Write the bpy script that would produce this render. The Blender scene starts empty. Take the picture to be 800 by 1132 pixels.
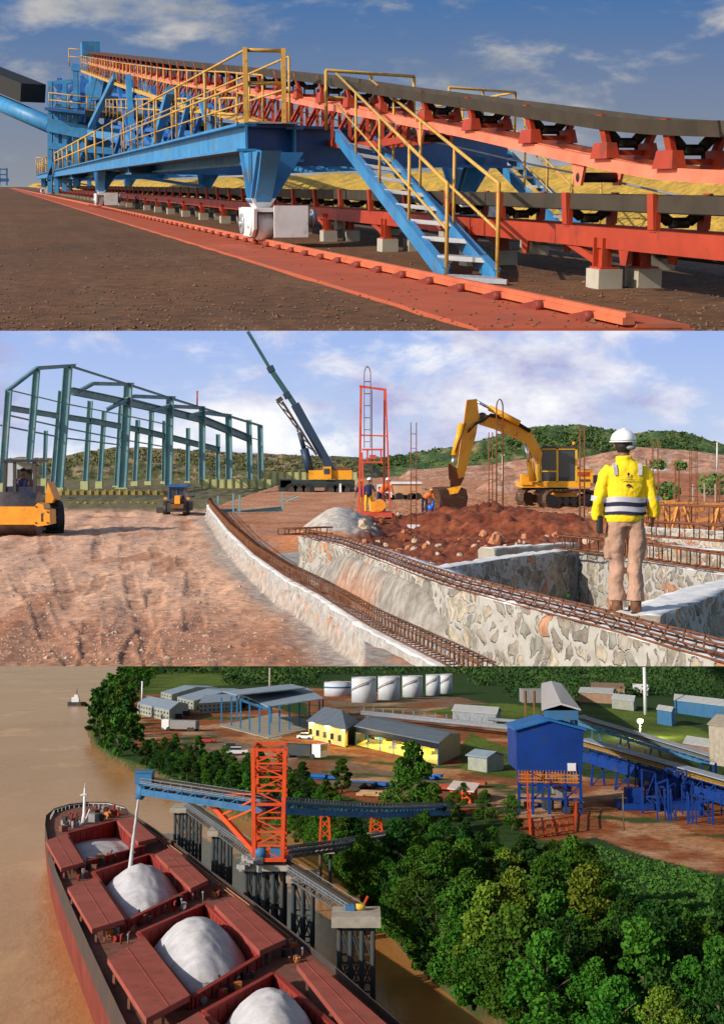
import bpy, bmesh, math, random
from mathutils import Vector, Matrix, noise, Euler
R = math.radians
C = bpy.context.scene.collection
F, CX, Y0 = 1500.0, 400.0, 505.0
CAM = Vector((0, 0, 2.6))
V = Vector

# ---------------------------------------------------------------- places
class Place:
    """one of the three terrains: its own level ground, height under the camera and size"""
    def __init__(s, yh, h, size):
        s.th = math.atan((Y0 - yh) / F); s.h = h; s.size = size
        s.rot = Matrix.Rotation(s.th, 4, 'X')
        s.M = Matrix.Translation(CAM) @ s.rot @ Matrix.Scale(size, 4) @ Matrix.Translation((0, 0, -h))
        s.inv = s.rot.to_3x3().inverted()
    def ray(s, px, py):
        return s.inv @ V((px - CX, F, Y0 - py))
    def g(s, px, py, z=0.0):
        d = s.ray(px, py); t = (z - s.h) / d.z
        return V((d.x * t, d.y * t, z))
    def d(s, px, py, y):
        d = s.ray(px, py); t = y / d.y
        return V((d.x * t, y, s.h + d.z * t))
    def pix(s, p):
        q = s.M @ V(p) - CAM
        return (CX + F * q.x / q.y, Y0 - F * q.z / q.y)

DB = 190.0
W2 = Place(505, 2.6, 1.0)
W1 = Place(204, 1.0, 20.9)
W3 = Place(700, 60.0, 1.0)

# ---------------------------------------------------------------- materials
MATS = {}
DSPEC = .35
def pm(name, c1, c2=None, scale=3.0, rough=.6, metal=0.0, bump=0.0, bdist=.02, detail=5, c3=None, s3=.7, emit=0, alpha=None, spec=None, vcol=False, objrand=0, bscale=None, stretch=None, wave=0):
    if name in MATS: return MATS[name]
    m = bpy.data.materials.new(name); m.use_nodes = True
    nt = m.node_tree; N = nt.nodes; L = nt.links
    b = N['Principled BSDF']
    b.inputs['Roughness'].default_value = rough; b.inputs['Metallic'].default_value = metal
    if spec is None: spec = DSPEC
    if spec is not None: b.inputs['Specular IOR Level'].default_value = spec
    tc = N.new('ShaderNodeTexCoord'); mp = N.new('ShaderNodeMapping'); L.new(tc.outputs['Object'], mp.inputs[0])
    if stretch: mp.inputs['Scale'].default_value = stretch
    def nz(sc, dt=detail, ro=.6):
        n = N.new('ShaderNodeTexNoise'); n.inputs['Scale'].default_value = sc; n.inputs['Detail'].default_value = dt
        n.inputs['Roughness'].default_value = ro; L.new(mp.outputs[0], n.inputs['Vector']); return n
    def ramp(src, a, c):
        r = N.new('ShaderNodeMapRange'); r.inputs['From Min'].default_value = a; r.inputs['From Max'].default_value = c
        L.new(src, r.inputs['Value']); return r.outputs[0]
    def mix(fac, A, B, bt='MIX'):
        x = N.new('ShaderNodeMix'); x.data_type = 'RGBA'; x.blend_type = bt
        if hasattr(fac, 'default_value') or True:
            if isinstance(fac, float): x.inputs[0].default_value = fac
            else: L.new(fac, x.inputs[0])
        for i, q in ((6, A), (7, B)):
            if isinstance(q, tuple): x.inputs[i].default_value = (*q[:3], 1)
            else: L.new(q, x.inputs[i])
        return x.outputs[2]
    if c2 is None: c2 = tuple(v * .72 for v in c1)
    if vcol:
        a = N.new('ShaderNodeAttribute'); a.attribute_name = 'Col'
        n1 = nz(scale); lo = mix(1.0, a.outputs['Color'], tuple(c1), 'MULTIPLY'); hi = mix(1.0, a.outputs['Color'], tuple(c2), 'MULTIPLY')
        col = mix(ramp(n1.outputs['Fac'], .35, .65), lo, hi)
    else:
        n1 = nz(scale); col = mix(ramp(n1.outputs['Fac'], .35, .68), tuple(c1), tuple(c2))
    if c3 is not None:
        n3 = nz(s3, 6, .7); col = mix(ramp(n3.outputs['Fac'], .56, .66), col, tuple(c3))
    if objrand:
        oi = N.new('ShaderNodeObjectInfo'); hs = N.new('ShaderNodeHueSaturation')
        r = N.new('ShaderNodeMapRange'); r.inputs['To Min'].default_value = 1 - objrand; r.inputs['To Max'].default_value = 1 + objrand
        L.new(oi.outputs['Random'], r.inputs['Value']); L.new(r.outputs[0], hs.inputs['Value'])
        r2 = N.new('ShaderNodeMapRange'); r2.inputs['To Min'].default_value = .47; r2.inputs['To Max'].default_value = .515
        L.new(oi.outputs['Random'], r2.inputs['Value']); L.new(r2.outputs[0], hs.inputs['Hue'])
        L.new(col, hs.inputs['Color']); col = hs.outputs[0]
    L.new(col, b.inputs['Base Color'])
    rr = N.new('ShaderNodeMapRange'); rr.inputs['To Min'].default_value = max(.02, rough - .12); rr.inputs['To Max'].default_value = min(1, rough + .12)
    L.new(n1.outputs['Fac'], rr.inputs['Value']); L.new(rr.outputs[0], b.inputs['Roughness'])
    if bump:
        bp = N.new('ShaderNodeBump'); bp.inputs['Strength'].default_value = bump; bp.inputs['Distance'].default_value = bdist
        nb = nz(bscale or scale * 4, 8, .65); L.new(nb.outputs['Fac'], bp.inputs['Height']); L.new(bp.outputs[0], b.inputs['Normal'])
    if emit:
        L.new(col, b.inputs['Emission Color']); b.inputs['Emission Strength'].default_value = emit
    if alpha is not None:
        b.inputs['Transmission Weight'].default_value = alpha
    MATS[name] = m
    return m

# ---------------------------------------------------------------- mesh building
class MB:
    def __init__(s): s.v = []; s.f = []; s.m = []; s.sm = []; s.col = None
    def face(s, idx, mi=0, sm=False): s.f.append(tuple(idx)); s.m.append(mi); s.sm.append(sm)
    def hexa(s, c, mi=0):
        """8 corners: 4 bottom (ccw) and 4 top"""
        n = len(s.v); s.v += [V(p) for p in c]
        for q in ((3,2,1,0),(4,5,6,7),(0,1,5,4),(1,2,6,5),(2,3,7,6),(3,0,4,7)): s.face([n + i for i in q], mi)
        return s
    def box(s, c, d, mi=0, rz=0, X=None):
        hx, hy, hz = d[0]/2, d[1]/2, d[2]/2
        co, si = math.cos(rz), math.sin(rz); P = []
        for z in (-hz, hz):
            for x, y in ((-hx,-hy),(hx,-hy),(hx,hy),(-hx,hy)):
                q = V((x*co-y*si, x*si+y*co, z))
                if X is not None: q = X @ V((x, y, z))
                P.append(V(c) + q)
        return s.hexa(P, mi)
    def beam(s, a, b, w, h=None, mi=0, up=(0,0,1)):
        a, b = V(a), V(b); h = h or w; d = (b - a)
        if d.length < 1e-6: return s
        d.normalize(); u = V(up)
        if abs(d.dot(u)) > .98: u = V((0,1,0)) if abs(d.y) < .9 else V((1,0,0))
        r = d.cross(u).normalized(); t = r.cross(d).normalized()
        r = r*(w/2); t = t*(h/2)
        return s.hexa([a-r-t, a+r-t, b+r-t, b-r-t, a-r+t, a+r+t, b+r+t, b-r+t], mi)
    def ibeam(s, a, b, w, h, tf=None, mi=0, up=(0,0,1)):
        a, b = V(a), V(b); d = (b-a).normalized(); u = V(up)
        if abs(d.dot(u)) > .98: u = V((0,1,0))
        r = d.cross(u).normalized(); t = r.cross(d).normalized(); tf = tf or h*.08
        s.beam(a, b, w*.12, h-2*tf, mi, t)
        s.beam(a+t*(h/2-tf/2), b+t*(h/2-tf/2), w, tf, mi, t); s.beam(a-t*(h/2-tf/2), b-t*(h/2-tf/2), w, tf, mi, t)
        return s
    def tube(s, pts, r, n=6, mi=0, r2=None, caps=True):
        pts = [V(p) for p in pts]; k = len(pts); rings = []
        prev = None
        for i, p in enumerate(pts):
            d = (pts[min(i+1,k-1)] - pts[max(i-1,0)]).normalized()
            u = prev if prev is not None else (V((0,0,1)) if abs(d.z) < .9 else V((1,0,0)))
            a = d.cross(u)
            if a.length < 1e-5: a = d.cross(V((0,1,0)))
            a.normalize(); b = a.cross(d).normalized(); prev = b
            rr = r if r2 is None else r + (r2-r)*i/(k-1)
            if isinstance(r, (list, tuple)): rr = r[i]
            base = len(s.v)
            for j in range(n):
                t = 2*math.pi*j/n; s.v.append(p + a*(rr*math.cos(t)) + b*(rr*math.sin(t)))
            rings.append(base)
        for i in range(k-1):
            for j in range(n):
                s.face((rings[i]+j, rings[i]+(j+1)%n, rings[i+1]+(j+1)%n, rings[i+1]+j), mi, n > 4)
        if caps:
            s.face([rings[0]+j for j in range(n)][::-1], mi); s.face([rings[-1]+j for j in range(n)], mi)
        return s
    def cyl(s, a, b, r, n=16, mi=0, r2=None): return s.tube([a, b], r, n, mi, r2)
    def loft(s, rings, mi=0, n=16, sm=True, caps=True):
        """rings: (centre, rx, ry[, axisx, axisy])"""
        ids = []
        for q in rings:
            c = V(q[0]); ax = V(q[3]) if len(q) > 3 else V((1,0,0)); ay = V(q[4]) if len(q) > 4 else V((0,1,0))
            ids.append(len(s.v))
            for j in range(n):
                t = 2*math.pi*j/n; s.v.append(c + ax*(q[1]*math.cos(t)) + ay*(q[2]*math.sin(t)))
        for i in range(len(rings)-1):
            for j in range(n):
                s.face((ids[i]+j, ids[i]+(j+1)%n, ids[i+1]+(j+1)%n, ids[i+1]+j), mi, sm)
        if caps:
            s.face([ids[0]+j for j in range(n)][::-1], mi); s.face([ids[-1]+j for j in range(n)], mi)
        return s
    def ball(s, c, r, n=12, mi=0, sc=(1,1,1), half=False):
        c = V(c); m = n//2; rings = []
        lo = 0 if half else -math.pi/2
        for i in range(m+1):
            t = lo + (math.pi/2-lo)*i/m; t = min(max(t, -1.52), 1.52)
            rings.append((c + V((0,0,r*sc[2]*math.sin(t))), r*sc[0]*math.cos(t), r*sc[1]*math.cos(t)))
        return s.loft(rings, mi, n)
    def prism(s, pts, off, mi=0):
        """closed outline pts extruded by vector off"""
        pts = [V(p) for p in pts]; off = V(off); n = len(s.v); k = len(pts)
        s.v += pts + [p+off for p in pts]
        s.face(range(n, n+k), mi); s.face([n+k+i for i in range(k)][::-1], mi)
        for i in range(k): s.face((n+i, n+(i+1)%k, n+k+(i+1)%k, n+k+i)[::-1], mi)
        return s
    def quad(s, a, b, c, d, mi=0, sm=False):
        n = len(s.v); s.v += [V(a), V(b), V(c), V(d)]; s.face((n, n+1, n+2, n+3), mi, sm); return s
    def add(s, o, M=None):
        n = len(s.v); s.v += [(M @ p if M else p.copy()) for p in o.v]
        s.f += [tuple(n+i for i in f) for f in o.f]; s.m += o.m; s.sm += o.sm
        return s
    def mesh(s, name, mats, base=V((0,0,0)), fix=True):
        me = bpy.data.meshes.new(name)
        me.from_pydata([tuple(p - base) for p in s.v], [], s.f)
        if not isinstance(mats, (list, tuple)): mats = [mats]
        for m in mats: me.materials.append(m)
        me.polygons.foreach_set('material_index', [min(i, len(mats)-1) for i in s.m])
        me.polygons.foreach_set('use_smooth', s.sm)
        if s.col:
            a = me.color_attributes.new('Col', 'FLOAT_COLOR', 'POINT')
            a.data.foreach_set('color', [c for q in s.col for c in (q[0], q[1], q[2], 1)])
        if fix and len(s.f) < 60000 and not s.col:
            bm = bmesh.new(); bm.from_mesh(me); bmesh.ops.recalc_face_normals(bm, faces=bm.faces); bm.to_mesh(me); bm.free()
        me.update()
        return me

def tag(o, label=None, cat=None, group=None, kind=None):
    if label: o['label'] = label
    if cat: o['category'] = cat
    if group: o['group'] = group
    if kind: o['kind'] = kind
    return o

class Thing:
    def __init__(s, W, name, label, cat, base, group=None, rz=0):
        s.o = bpy.data.objects.new(name, None); C.objects.link(s.o); s.base = V(base); s.o.empty_display_size = .2
        s.o.matrix_basis = W.M @ Matrix.Translation(s.base) @ Matrix.Rotation(rz, 4, 'Z'); s.local = False
        tag(s.o, label, cat, group)
    def part(s, name, mb, mat, parent=None, label=None, local=False):
        me = mb.mesh(name, mat, V((0,0,0)) if (local or s.local) else s.base)
        o = bpy.data.objects.new(name, me); C.objects.link(o); o.parent = parent or s.o
        if label: o['label'] = label
        return o
def solo(W, name, label, cat, mb, mat, base, group=None, kind=None, fix=True):
    base = V(base); o = bpy.data.objects.new(name, mb.mesh(name, mat, base, fix)); C.objects.link(o)
    o.matrix_basis = W.M @ Matrix.Translation(base); tag(o, label, cat, group, kind); return o
def struct(W, name, mb, mat, kind='structure', fix=False):
    o = bpy.data.objects.new(name, mb.mesh(name, mat, V((0,0,0)), fix)); C.objects.link(o); o.matrix_basis = W.M.copy(); o['kind'] = kind; return o
def copy_tree(o, parent=None):
    c = o.copy(); C.objects.link(c); c.parent = parent
    for ch in [x for x in bpy.data.objects if x.parent == o]: copy_tree(ch, c)
    return c
def copy_at(o, W, base, rz=0, label=None, group=None, sc=1, cat=None):
    c = copy_tree(o); c.matrix_basis = W.M @ Matrix.Translation(V(base)) @ Matrix.Rotation(rz, 4, 'Z') @ Matrix.Diagonal((*(sc if isinstance(sc,(tuple,list)) else (sc,)*3), 1))
    tag(c, label, cat, group); return c
def fbm(x, y, z=0, o=4): return noise.fractal(V((x, y, z)), 1.0, 2.0, o)
def inpoly(x, y, P):
    r = False; j = len(P)-1
    for i in range(len(P)):
        a, b = P[i], P[j]
        if (a[1] > y) != (b[1] > y) and x < (b[0]-a[0])*(y-a[1])/(b[1]-a[1])+a[0]: r = not r
        j = i
    return r
def lerp(a, b, t): return a + (b-a)*t
def cmix(a, b, t): return tuple(lerp(p, q, max(0, min(1, t))) for p, q in zip(a, b))
def interp(P, x):
    if x <= P[0][0]: return P[0][1]
    for a, b in zip(P, P[1:]):
        if x <= b[0]: return lerp(a[1], b[1], (x-a[0])/(b[0]-a[0]))
    return P[-1][1]
def cut_front(o):
    """trim a mesh of the building site at the bluff where its ground ends"""
    me = o.data; bm = bmesh.new(); bm.from_mesh(me)
    Mi = o.matrix_basis.inverted() if not o.parent else (o.parent.matrix_basis).inverted()
    if o.parent and o.parent.parent: Mi = o.parent.parent.matrix_basis.inverted()
    n = Mi.to_3x3() @ V((0, 231.5, 1500)).normalized()
    r = bmesh.ops.bisect_plane(bm, geom=bm.verts[:]+bm.edges[:]+bm.faces[:], plane_co=Mi @ CAM, plane_no=n, clear_inner=True)
    bm.to_mesh(me); bm.free()

# shared materials
BLUE = pm('blue_paint', (.045,.24,.50), (.025,.16,.38), 1.6, .45, bump=.08, c3=(.10,.13,.16), s3=1.3)
NAVY = pm('deep_blue_paint', (.02,.10,.30), (.015,.07,.22), 2, .5)
RED = pm('red_oxide_paint', (.40,.052,.02), (.30,.036,.016), 2.5, .5, bump=.1, c3=(.22,.04,.02), s3=3)
SALMON = pm('salmon_paint', (.80,.22,.13), (.66,.15,.085), 2.5, .5, bump=.1, c3=(.42,.15,.09), s3=2.2)
YEL = pm('ochre_paint', (.55,.33,.07), (.42,.24,.05), 6, .5, c3=(.22,.12,.04), s3=9)
BELT = pm('rubber_belt', (.055,.043,.03), (.035,.028,.02), 3, .7, bump=.2)
BLACK = pm('black_rubber', (.012,.011,.011), (.02,.018,.016), 5, .6)
WHITE = pm('white_paint', (.72,.72,.74), (.6,.6,.62), 3, .5, c3=(.42,.41,.40), s3=4)
CONC = pm('pale_concrete', (.42,.39,.33), (.32,.29,.24), 3, .9, bump=.3)
STEEL = pm('galvanised_steel', (.45,.47,.52), (.34,.36,.42), 5, .4, .5)
GLASS = pm('dark_glass', (.02,.03,.045), (.03,.04,.06), 2, .12, spec=.8)
RUST = pm('rusty_steel', (.20,.075,.03), (.12,.04,.018), 12, .8, bump=.4, c3=(.06,.025,.015), s3=5)
# ================================================================ conveyor yard (upper terrain)
ang = math.atan((5-400)/F); U = V((math.sin(ang), math.cos(ang), 0)); VV = V((U.y, -U.x, 0))
def A(a, b, z=0): return VV*a + U*b + V((0,0,z))
def ab(px, a):
    """distance b along the track where pixel column px meets the line at offset a"""
    k = (px-400)/F; # x = k y ; x = a*VV.x + b*U.x ; y = a*VV.y + b*U.y
    return a*(VV.x - k*VV.y)/(k*U.y - U.x)
AC = 5.93; HW = .21; HB = .27
# ground sheet
mb = MB(); mb.col = []
ys = [9.1*1.02**i for i in range(290)]; nx = 150
for y in ys:
    for i in range(nx+1):
        x = (-.31+.62*i/nx)*y
        z = .012*fbm(x*.8, y*.8) if y < 60 else 0
        a = x*VV.x+y*VV.y
        c = (.13,.058,.022)
        n = fbm(x*.35, y*.25, 3); c = cmix(c, (.085,.038,.015), .5+n*.9)
        tr = math.sin(a*9)*.5+.5
        c = cmix(c, (.15,.085,.05), .35*tr*max(0, fbm(a*2, y*.1, 9)+.3))
        if a > 6.8 and a < 12.5: c = cmix(c, (.10,.062,.04), .8)
        if 9.2 < a < 12: c = cmix(c, (.10,.095,.09), .85)
        mb.v.append(V((x, y, z))); mb.col.append(c)
for j in range(len(ys)-1):
    for i in range(nx):
        n = j*(nx+1)+i; mb.face((n, n+1, n+nx+2, n+nx+1), 0, True)
G1 = pm('compacted_soil', (1.3,1.25,1.2), (.60,.58,.56), 5, .95, bump=1.0, bdist=.25, vcol=True, bscale=9, detail=9)
struct(W1, 'ground', mb, G1)
mb = MB(); mb.beam(A(10.3,8,.012), A(10.3,300,.012), .35, .012); mb.beam(A(9.1,14,.012), A(9.1,300,.012), .12, .012)
struct(W1, 'road_marking', mb, pm('worn_road_line', (.5,.47,.42), (.25,.22,.19), 3, .9))
# rail plinth
t = Thing(W1, 'crane_rail', 'long brick-red rail plinth with rail and clips running under the blue gantry', 'rail', A(4,12))
mb = MB()
b0, b1 = 8.6, 400
YN = 9.36
bf = lambda a: (YN - a*VV.y)/U.y
mb.hexa([A(3.13,bf(3.13),-.1), A(4.62,bf(4.62),-.1), A(4.62,b1,-.1), A(3.13,b1,-.1), A(3.16,bf(3.16),.03), A(4.60,bf(4.6),.03), A(4.60,b1,.03), A(3.16,b1,.03)])
mb.hexa([A(4.2,bf(4.2),.02), A(4.58,bf(4.58),.02), A(4.58,b1,.02), A(4.2,b1,.02), A(4.22,bf(4.22),.055), A(4.56,bf(4.56),.055), A(4.56,b1,.055), A(4.22,b1,.055)])
PL = pm('red_plinth_paint', (.40,.085,.035), (.32,.062,.025), 1.5, .7, bump=.25, bdist=.2, c3=(.27,.085,.045), s3=.8)
t.part('plinth', mb, PL)
mb = MB(); mb.beam(A(4.16,bf(4.16),.075), A(4.16,b1,.075), .09, .05); mb.beam(A(4.16,bf(4.16),.115), A(4.16,b1,.115), .05, .04)
t.part('rail', mb, pm('rail_paint', (.55,.15,.07), (.42,.10,.05), 3, .5))
for i in range(60):
    b = 9.3 + i*.95; mb = MB(); mb.hexa([A(4.06,b-.2,.03),A(4.12,b-.2,.03),A(4.12,b+.12,.03),A(4.06,b+.12,.03),A(4.06,b-.2,.10),A(4.12,b-.2,.10),A(4.12,b+.12,.05),A(4.06,b+.12,.05)]); mb.cyl(A(4.05,b-.2,.06), A(4.14,b-.2,.06), .045, 8)
    t.part('rail_clip', mb, pm('clip_red', (.22,.035,.02), (.14,.025,.02), 3, .6))

# ------------------------------------------------ travelling gantry
t = Thing(W1, 'travelling_gantry', 'blue travelling gantry with white wheel bogies, yellow railed walkway and stairs', 'gantry', A(4.2,24))
g = t
B0, B1 = 23.2, 150.0; ZT = 2.02
mb = MB()
mb.ibeam(A(4.1,B0,ZT-.24), A(4.1,B1,ZT-.24), .34, .46, .045)
t.part('edge_girder', mb, BLUE)
mb = MB(); mb.ibeam(A(5.0,B0+.3,ZT-.34), A(5.0,B1,ZT-.34), .3, .6, .05); mb.ibeam(A(9.6,26.5,ZT-.34), A(9.6,B1,ZT-.34), .3, .6, .05)
t.part('main_girder', mb, BLUE)
mb = MB(); mb.box((A(4.55,(B0+B1)/2,ZT+.005)), (.95,B1-B0,.03), rz=-ang); t.part('walkway_deck', mb, STEEL)
for b in [B0+.15, 45, 80, 120]:
    mb = MB(); k = 1+.0; mb.ibeam(A(4.1,b,ZT-.36), A(9.8,b+2.6,ZT-.36), .34, .68, .05)
    t.part('cross_girder', mb, NAVY if b < 30 else BLUE)
def vleg(a, b, zt=ZT-.5, zb=.72, wt=1.0):
    mb = MB()
    P = [A(a,b-wt,zt), A(a,b+wt,zt), A(a,b+.25,zb), A(a,b-.25,zb)]
    for q in (-.14, .10): mb.prism([p+VV*q for p in P], VV*.04)
    mb.hexa([A(a-.12,b-.27,zb),A(a+.12,b-.27,zb),A(a+.12,b-.2,zb),A(a-.12,b-.2,zb),A(a-.16,b-wt,zt),A(a+.16,b-wt,zt),A(a+.16,b-wt+.08,zt),A(a-.16,b-wt+.08,zt)])
    mb.hexa([A(a-.12,b+.2,zb),A(a+.12,b+.2,zb),A(a+.12,b+.27,zb),A(a-.12,b+.27,zb),A(a-.16,b+wt-.08,zt),A(a+.16,b+wt-.08,zt),A(a+.16,b+wt,zt),A(a-.16,b+wt,zt)])
    mb.beam(A(a-.16,b,zb), A(a-.16,b,zt), .05, .12); mb.beam(A(a-.17,b-.1,zb), A(a-.17,b-wt*.8,zt), .05,.05); mb.beam(A(a-.17,b+.1,zb), A(a-.17,b+wt*.8,zt), .05,.05)
    # flared side wings across the track
    mb.prism([A(a-.1,b,zt),A(a+.75,b+.1,zt),A(a+.22,b,zb),A(a-.1,b,zb)], U*.06)
    return mb
def bogie(a, b, det=True):
    o = t.part('leg', vleg(a, b), BLUE)
    mb = MB()
    P = [A(a,b-.72,.62),A(a,b-.66,.30),A(a,b-.42,.17),A(a,b+.42,.17),A(a,b+.66,.30),A(a,b+.72,.62)]
    for q in (-.24,.18): mb.prism([p+VV*q for p in P], VV*.05)
    mb.box(A(a,b,.6), (.42,1.3,.06), rz=-ang); mb.hexa([A(a-.1,b-.22,.62),A(a+.1,b-.22,.62),A(a+.1,b+.22,.62),A(a-.1,b+.22,.62),A(a-.2,b-.3,.78),A(a+.2,b-.3,.78),A(a+.2,b+.3,.78),A(a-.2,b+.3,.78)])
    mb.box(A(a+.35,b-.74,.42), (.55,.05,.5), rz=-ang)
    q = t.part('bogie', mb, WHITE)
    for s_ in (-.36, .36):
        mb = MB(); mb.cyl(A(a-.14,b+s_,.34), A(a+.10,b+s_,.34), .22, 20); mb.cyl(A(a-.27,b+s_,.36), A(a-.24,b+s_,.36), .17, 20); mb.cyl(A(a-.3,b+s_,.36), A(a-.24,b+s_,.36), .05, 10)
        t.part('wheel', mb, WHITE if s_ < 0 else STEEL, q)
    mb = MB(); mb.cyl(A(a+.32,b-.55,.46), A(a+.8,b-.55,.46), .13, 14); mb.box(A(a+.5,b-.35,.36),(.5,.3,.25),rz=-ang)
    for i in range(5): mb.cyl(A(a+.36+i*.09,b-.55,.46), A(a+.39+i*.09,b-.55,.46), .155, 14)
    t.part('drive_motor', mb, STEEL, q)
bs = [ab(290, 4.16), ab(117, 4.16), 132]
for b in bs: bogie(4.16, b)
for b in (ab(508, 9.0), 62, 100): bogie(9.0, b)
for b in bs[1:]: mb = MB(); mb.beam(A(4.4,b,ZT-.5), A(8.9,b+3,.9), .12); t.part('sway_brace', mb, BLUE)
# handrails
def railing(P, h=1.18, sp=2.0, r=.022, posts=None, toe=True, lean=None):
    """P: list of points along the foot of the rail"""
    mb = MB()
    for p, q in zip(P, P[1:]):
        for hh in (h, h*.55): mb.tube([p+V((0,0,hh)), q+V((0,0,hh))], r, 5)
        L_ = (q-p).length; n = max(1, round(L_/sp))
        for i in range(n+1):
            e = p.lerp(q, i/n); mb.tube([e, e+V((0,0,h))], r*1.1, 5)
        if toe: mb.beam(p+V((0,0,.06)), q+V((0,0,.06)), .012, .1)
    return mb
t.part('handrail', railing([A(4.1,B0+.1,ZT), A(4.1,60,ZT)], sp=4.6, r=.024, toe=False), YEL)
t.part('handrail', railing([A(4.1,60,ZT), A(4.1,B1,ZT)], sp=6, r=.05, toe=False), YEL)
t.part('handrail', railing([A(4.1,B0+.05,ZT), A(4.75,B0+.05,ZT)], sp=2, r=.034, toe=False), YEL)
t.part('handrail', railing([A(5.05,B0+1,ZT), A(5.05,58,ZT)], sp=4, r=.022, toe=False), YEL)
mb = MB()   # tall corner posts
for p in (A(4.1,B0,ZT), A(4.75,B0,ZT)): mb.beam(p, p+V((0,0,1.22)), .075)
t.part('corner_post', mb, YEL)
t.part('handrail', railing([A(5.55,B0+.3,ZT-.1), A(7.4,B0+1.2,ZT-.1)], h=1.0, sp=1, r=.03, toe=False), YEL)
t.part('handrail', railing([A(8.2,B0+1.6,ZT-.1), A(9.9,B0+2.6,ZT-.1), A(9.9,B0+10,ZT-.1)], h=.85, sp=1, r=.025, toe=False), YEL)
# access stairs
def stair(T, tl, tr, bl, br, n=10, rails=(1,1), rr=.02):
    """top-left, top-right, bottom-left, bottom-right corner points of the flight"""
    for p, q in ((tl, bl), (tr, br)):
        mb = MB(); mb.beam(p, q, .05, .20); d = (q-p).normalized()
        mb.beam(p+V((0,0,.1)), q+V((0,0,.1)), .09, .014); T.part('stringer', mb, BLUE)
    for i in range(1, n+1):
        f = (i-.15)/n; a, b = tl.lerp(bl, f), tr.lerp(br, f); s_ = (bl-tl); s_.z = 0; s_.normalize()
        mb = MB(); w = (bl-tl).length/n*.62
        mb.hexa([a-V((0,0,.035)), b-V((0,0,.035)), b+s_*w-V((0,0,.035)), a+s_*w-V((0,0,.035)), a, b, b+s_*w, a+s_*w])
        mb.beam(a+s_*w-V((0,0,.02)), b+s_*w-V((0,0,.02)), .03,.05)
        T.part('tread', mb, STEEL)
    for k, (p, q) in enumerate(((tl, bl), (tr, br))):
        if not rails[k]: continue
        mb = MB(); hh = V((0,0,1.0)); mb.tube([p+hh, q+hh*.98, q-V((0,0,.05))], rr, 6); mb.tube([p+hh*.5, q+hh*.5], rr*.8, 6)
        for i in range(1, 4): e = p.lerp(q, i/4); mb.tube([e, e+hh], rr, 6)
        T.part('handrail', mb, YEL)
d_ = 24.0
tl, tr = W1.d(372,150,23.2), W1.d(411,158,23.2)
bl, br = W1.g(493,306,.03), W1.g(549,309,.03)
stair(t, tl, tr, bl, br, 10, rr=.022)
mb = MB(); 
tl2, tr2 = W1.d(536,166,29), W1.d(556,168,29.3); bl2, br2 = W1.g(628,263,.03), W1.g(662,266,.03)
stair(t, tl2, tr2, bl2, br2, 9)

# far tower frame
def lat(mb, p, q, nseg, w, bw=.12, axis=None):
    pass
T0, T1 = 62.0, 118.0
zt = {}
mb = MB()
HT = 10.6
legs = [(4.3, 108), (4.3, 132), (7.9, 108), (7.9, 132)]
P = lambda px, py, b, a=None: None
def at(px, py, a):
    b = ab(px, a); y = (A(a, b)).y; return W1.d(px, py, y)
def bm_(pxs, dep, wpx=5, mat=BLUE, name='tower_post'):
    mb = MB(); pts = [(W1.d(x, y, dep) if dep > 20 else at(x, y, dep)) for x, y in pxs]; w = wpx*(pts[0].y+pts[-1].y)/2/F
    for p, q in zip(pts, pts[1:]): mb.beam(p, q, w, w)
    t.part(name, mb, mat)
for dp, sh, k in ((100, 0, 1), (108, 15, .8)):
    for x0, y1, y0 in ((56,213,90),(63,213,122),(72,211,92),(84,208,72)): bm_([(x0+sh,y1-(2 if sh else 0)),(x0+sh,y0)], dp, 5*k)
    bm_([(54+sh,161),(134+sh,168)], dp, 7*k, name='tower_beam'); bm_([(54+sh,122),(140+sh,130)], dp, 6*k, name='tower_beam'); bm_([(80+sh,74),(126+sh,80)], dp, 7*k, name='tower_beam'); bm_([(54+sh,92),(80+sh,90)], dp, 4*k, name='tower_beam')
    bm_([(128+sh,80),(82+sh,184)], dp, 6*k, name='tower_brace'); bm_([(68+sh,163),(54+sh,200)], dp, 5*k, name='tower_brace'); bm_([(84+sh,128),(72+sh,160)], dp, 4*k, name='tower_brace'); bm_([(104+sh,168),(118+sh,186)], dp, 4*k, name='tower_brace'); bm_([(106+sh,82),(96+sh,124)], dp, 4*k, name='tower_brace')
for x, y0, y1 in ((56,90,122),(72,92,140),(84,73,160),(126,80,130),(60,161,200)): bm_([(x, y1),(x+15, y1-1)], 102, 4, name='tower_beam'); 
bm_([(54,138),(104,148)], 100, 14, name='tower_beam'); bm_([(100,147),(240,168)], 5.6, 9, name='tower_beam'); bm_([(96,126),(250,142)], 6.4, 4, name='tower_beam', mat=NAVY); bm_([(120,176),(250,176)], 5.6, 5, name='tower_beam', mat=NAVY)
for x0, y0, x1, y1, a, w in ((142,84,148,178,5,6),(188,100,170,168,5,8),(160,92,176,150,5.6,5),(155,90,168,165,5.6,3),(210,108,196,165,5,5),(222,112,236,160,5,5),(205,108,214,150,5.6,4),(118,82,110,126,5.6,4),(135,86,140,130,5.6,4),(98,126,92,170,6,5),(174,95,196,168,5.8,4),(128,84,100,140,5.2,5)):
    bm_([(x0,y0),(x1,y1)], a, w, name='tower_brace', mat=BLUE if w > 4 else NAVY)
TWB = pm('tower_deep_blue', (.018,.13,.42), (.014,.10,.34), 1.5, .45, c3=(.03,.08,.2), s3=2)
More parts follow.
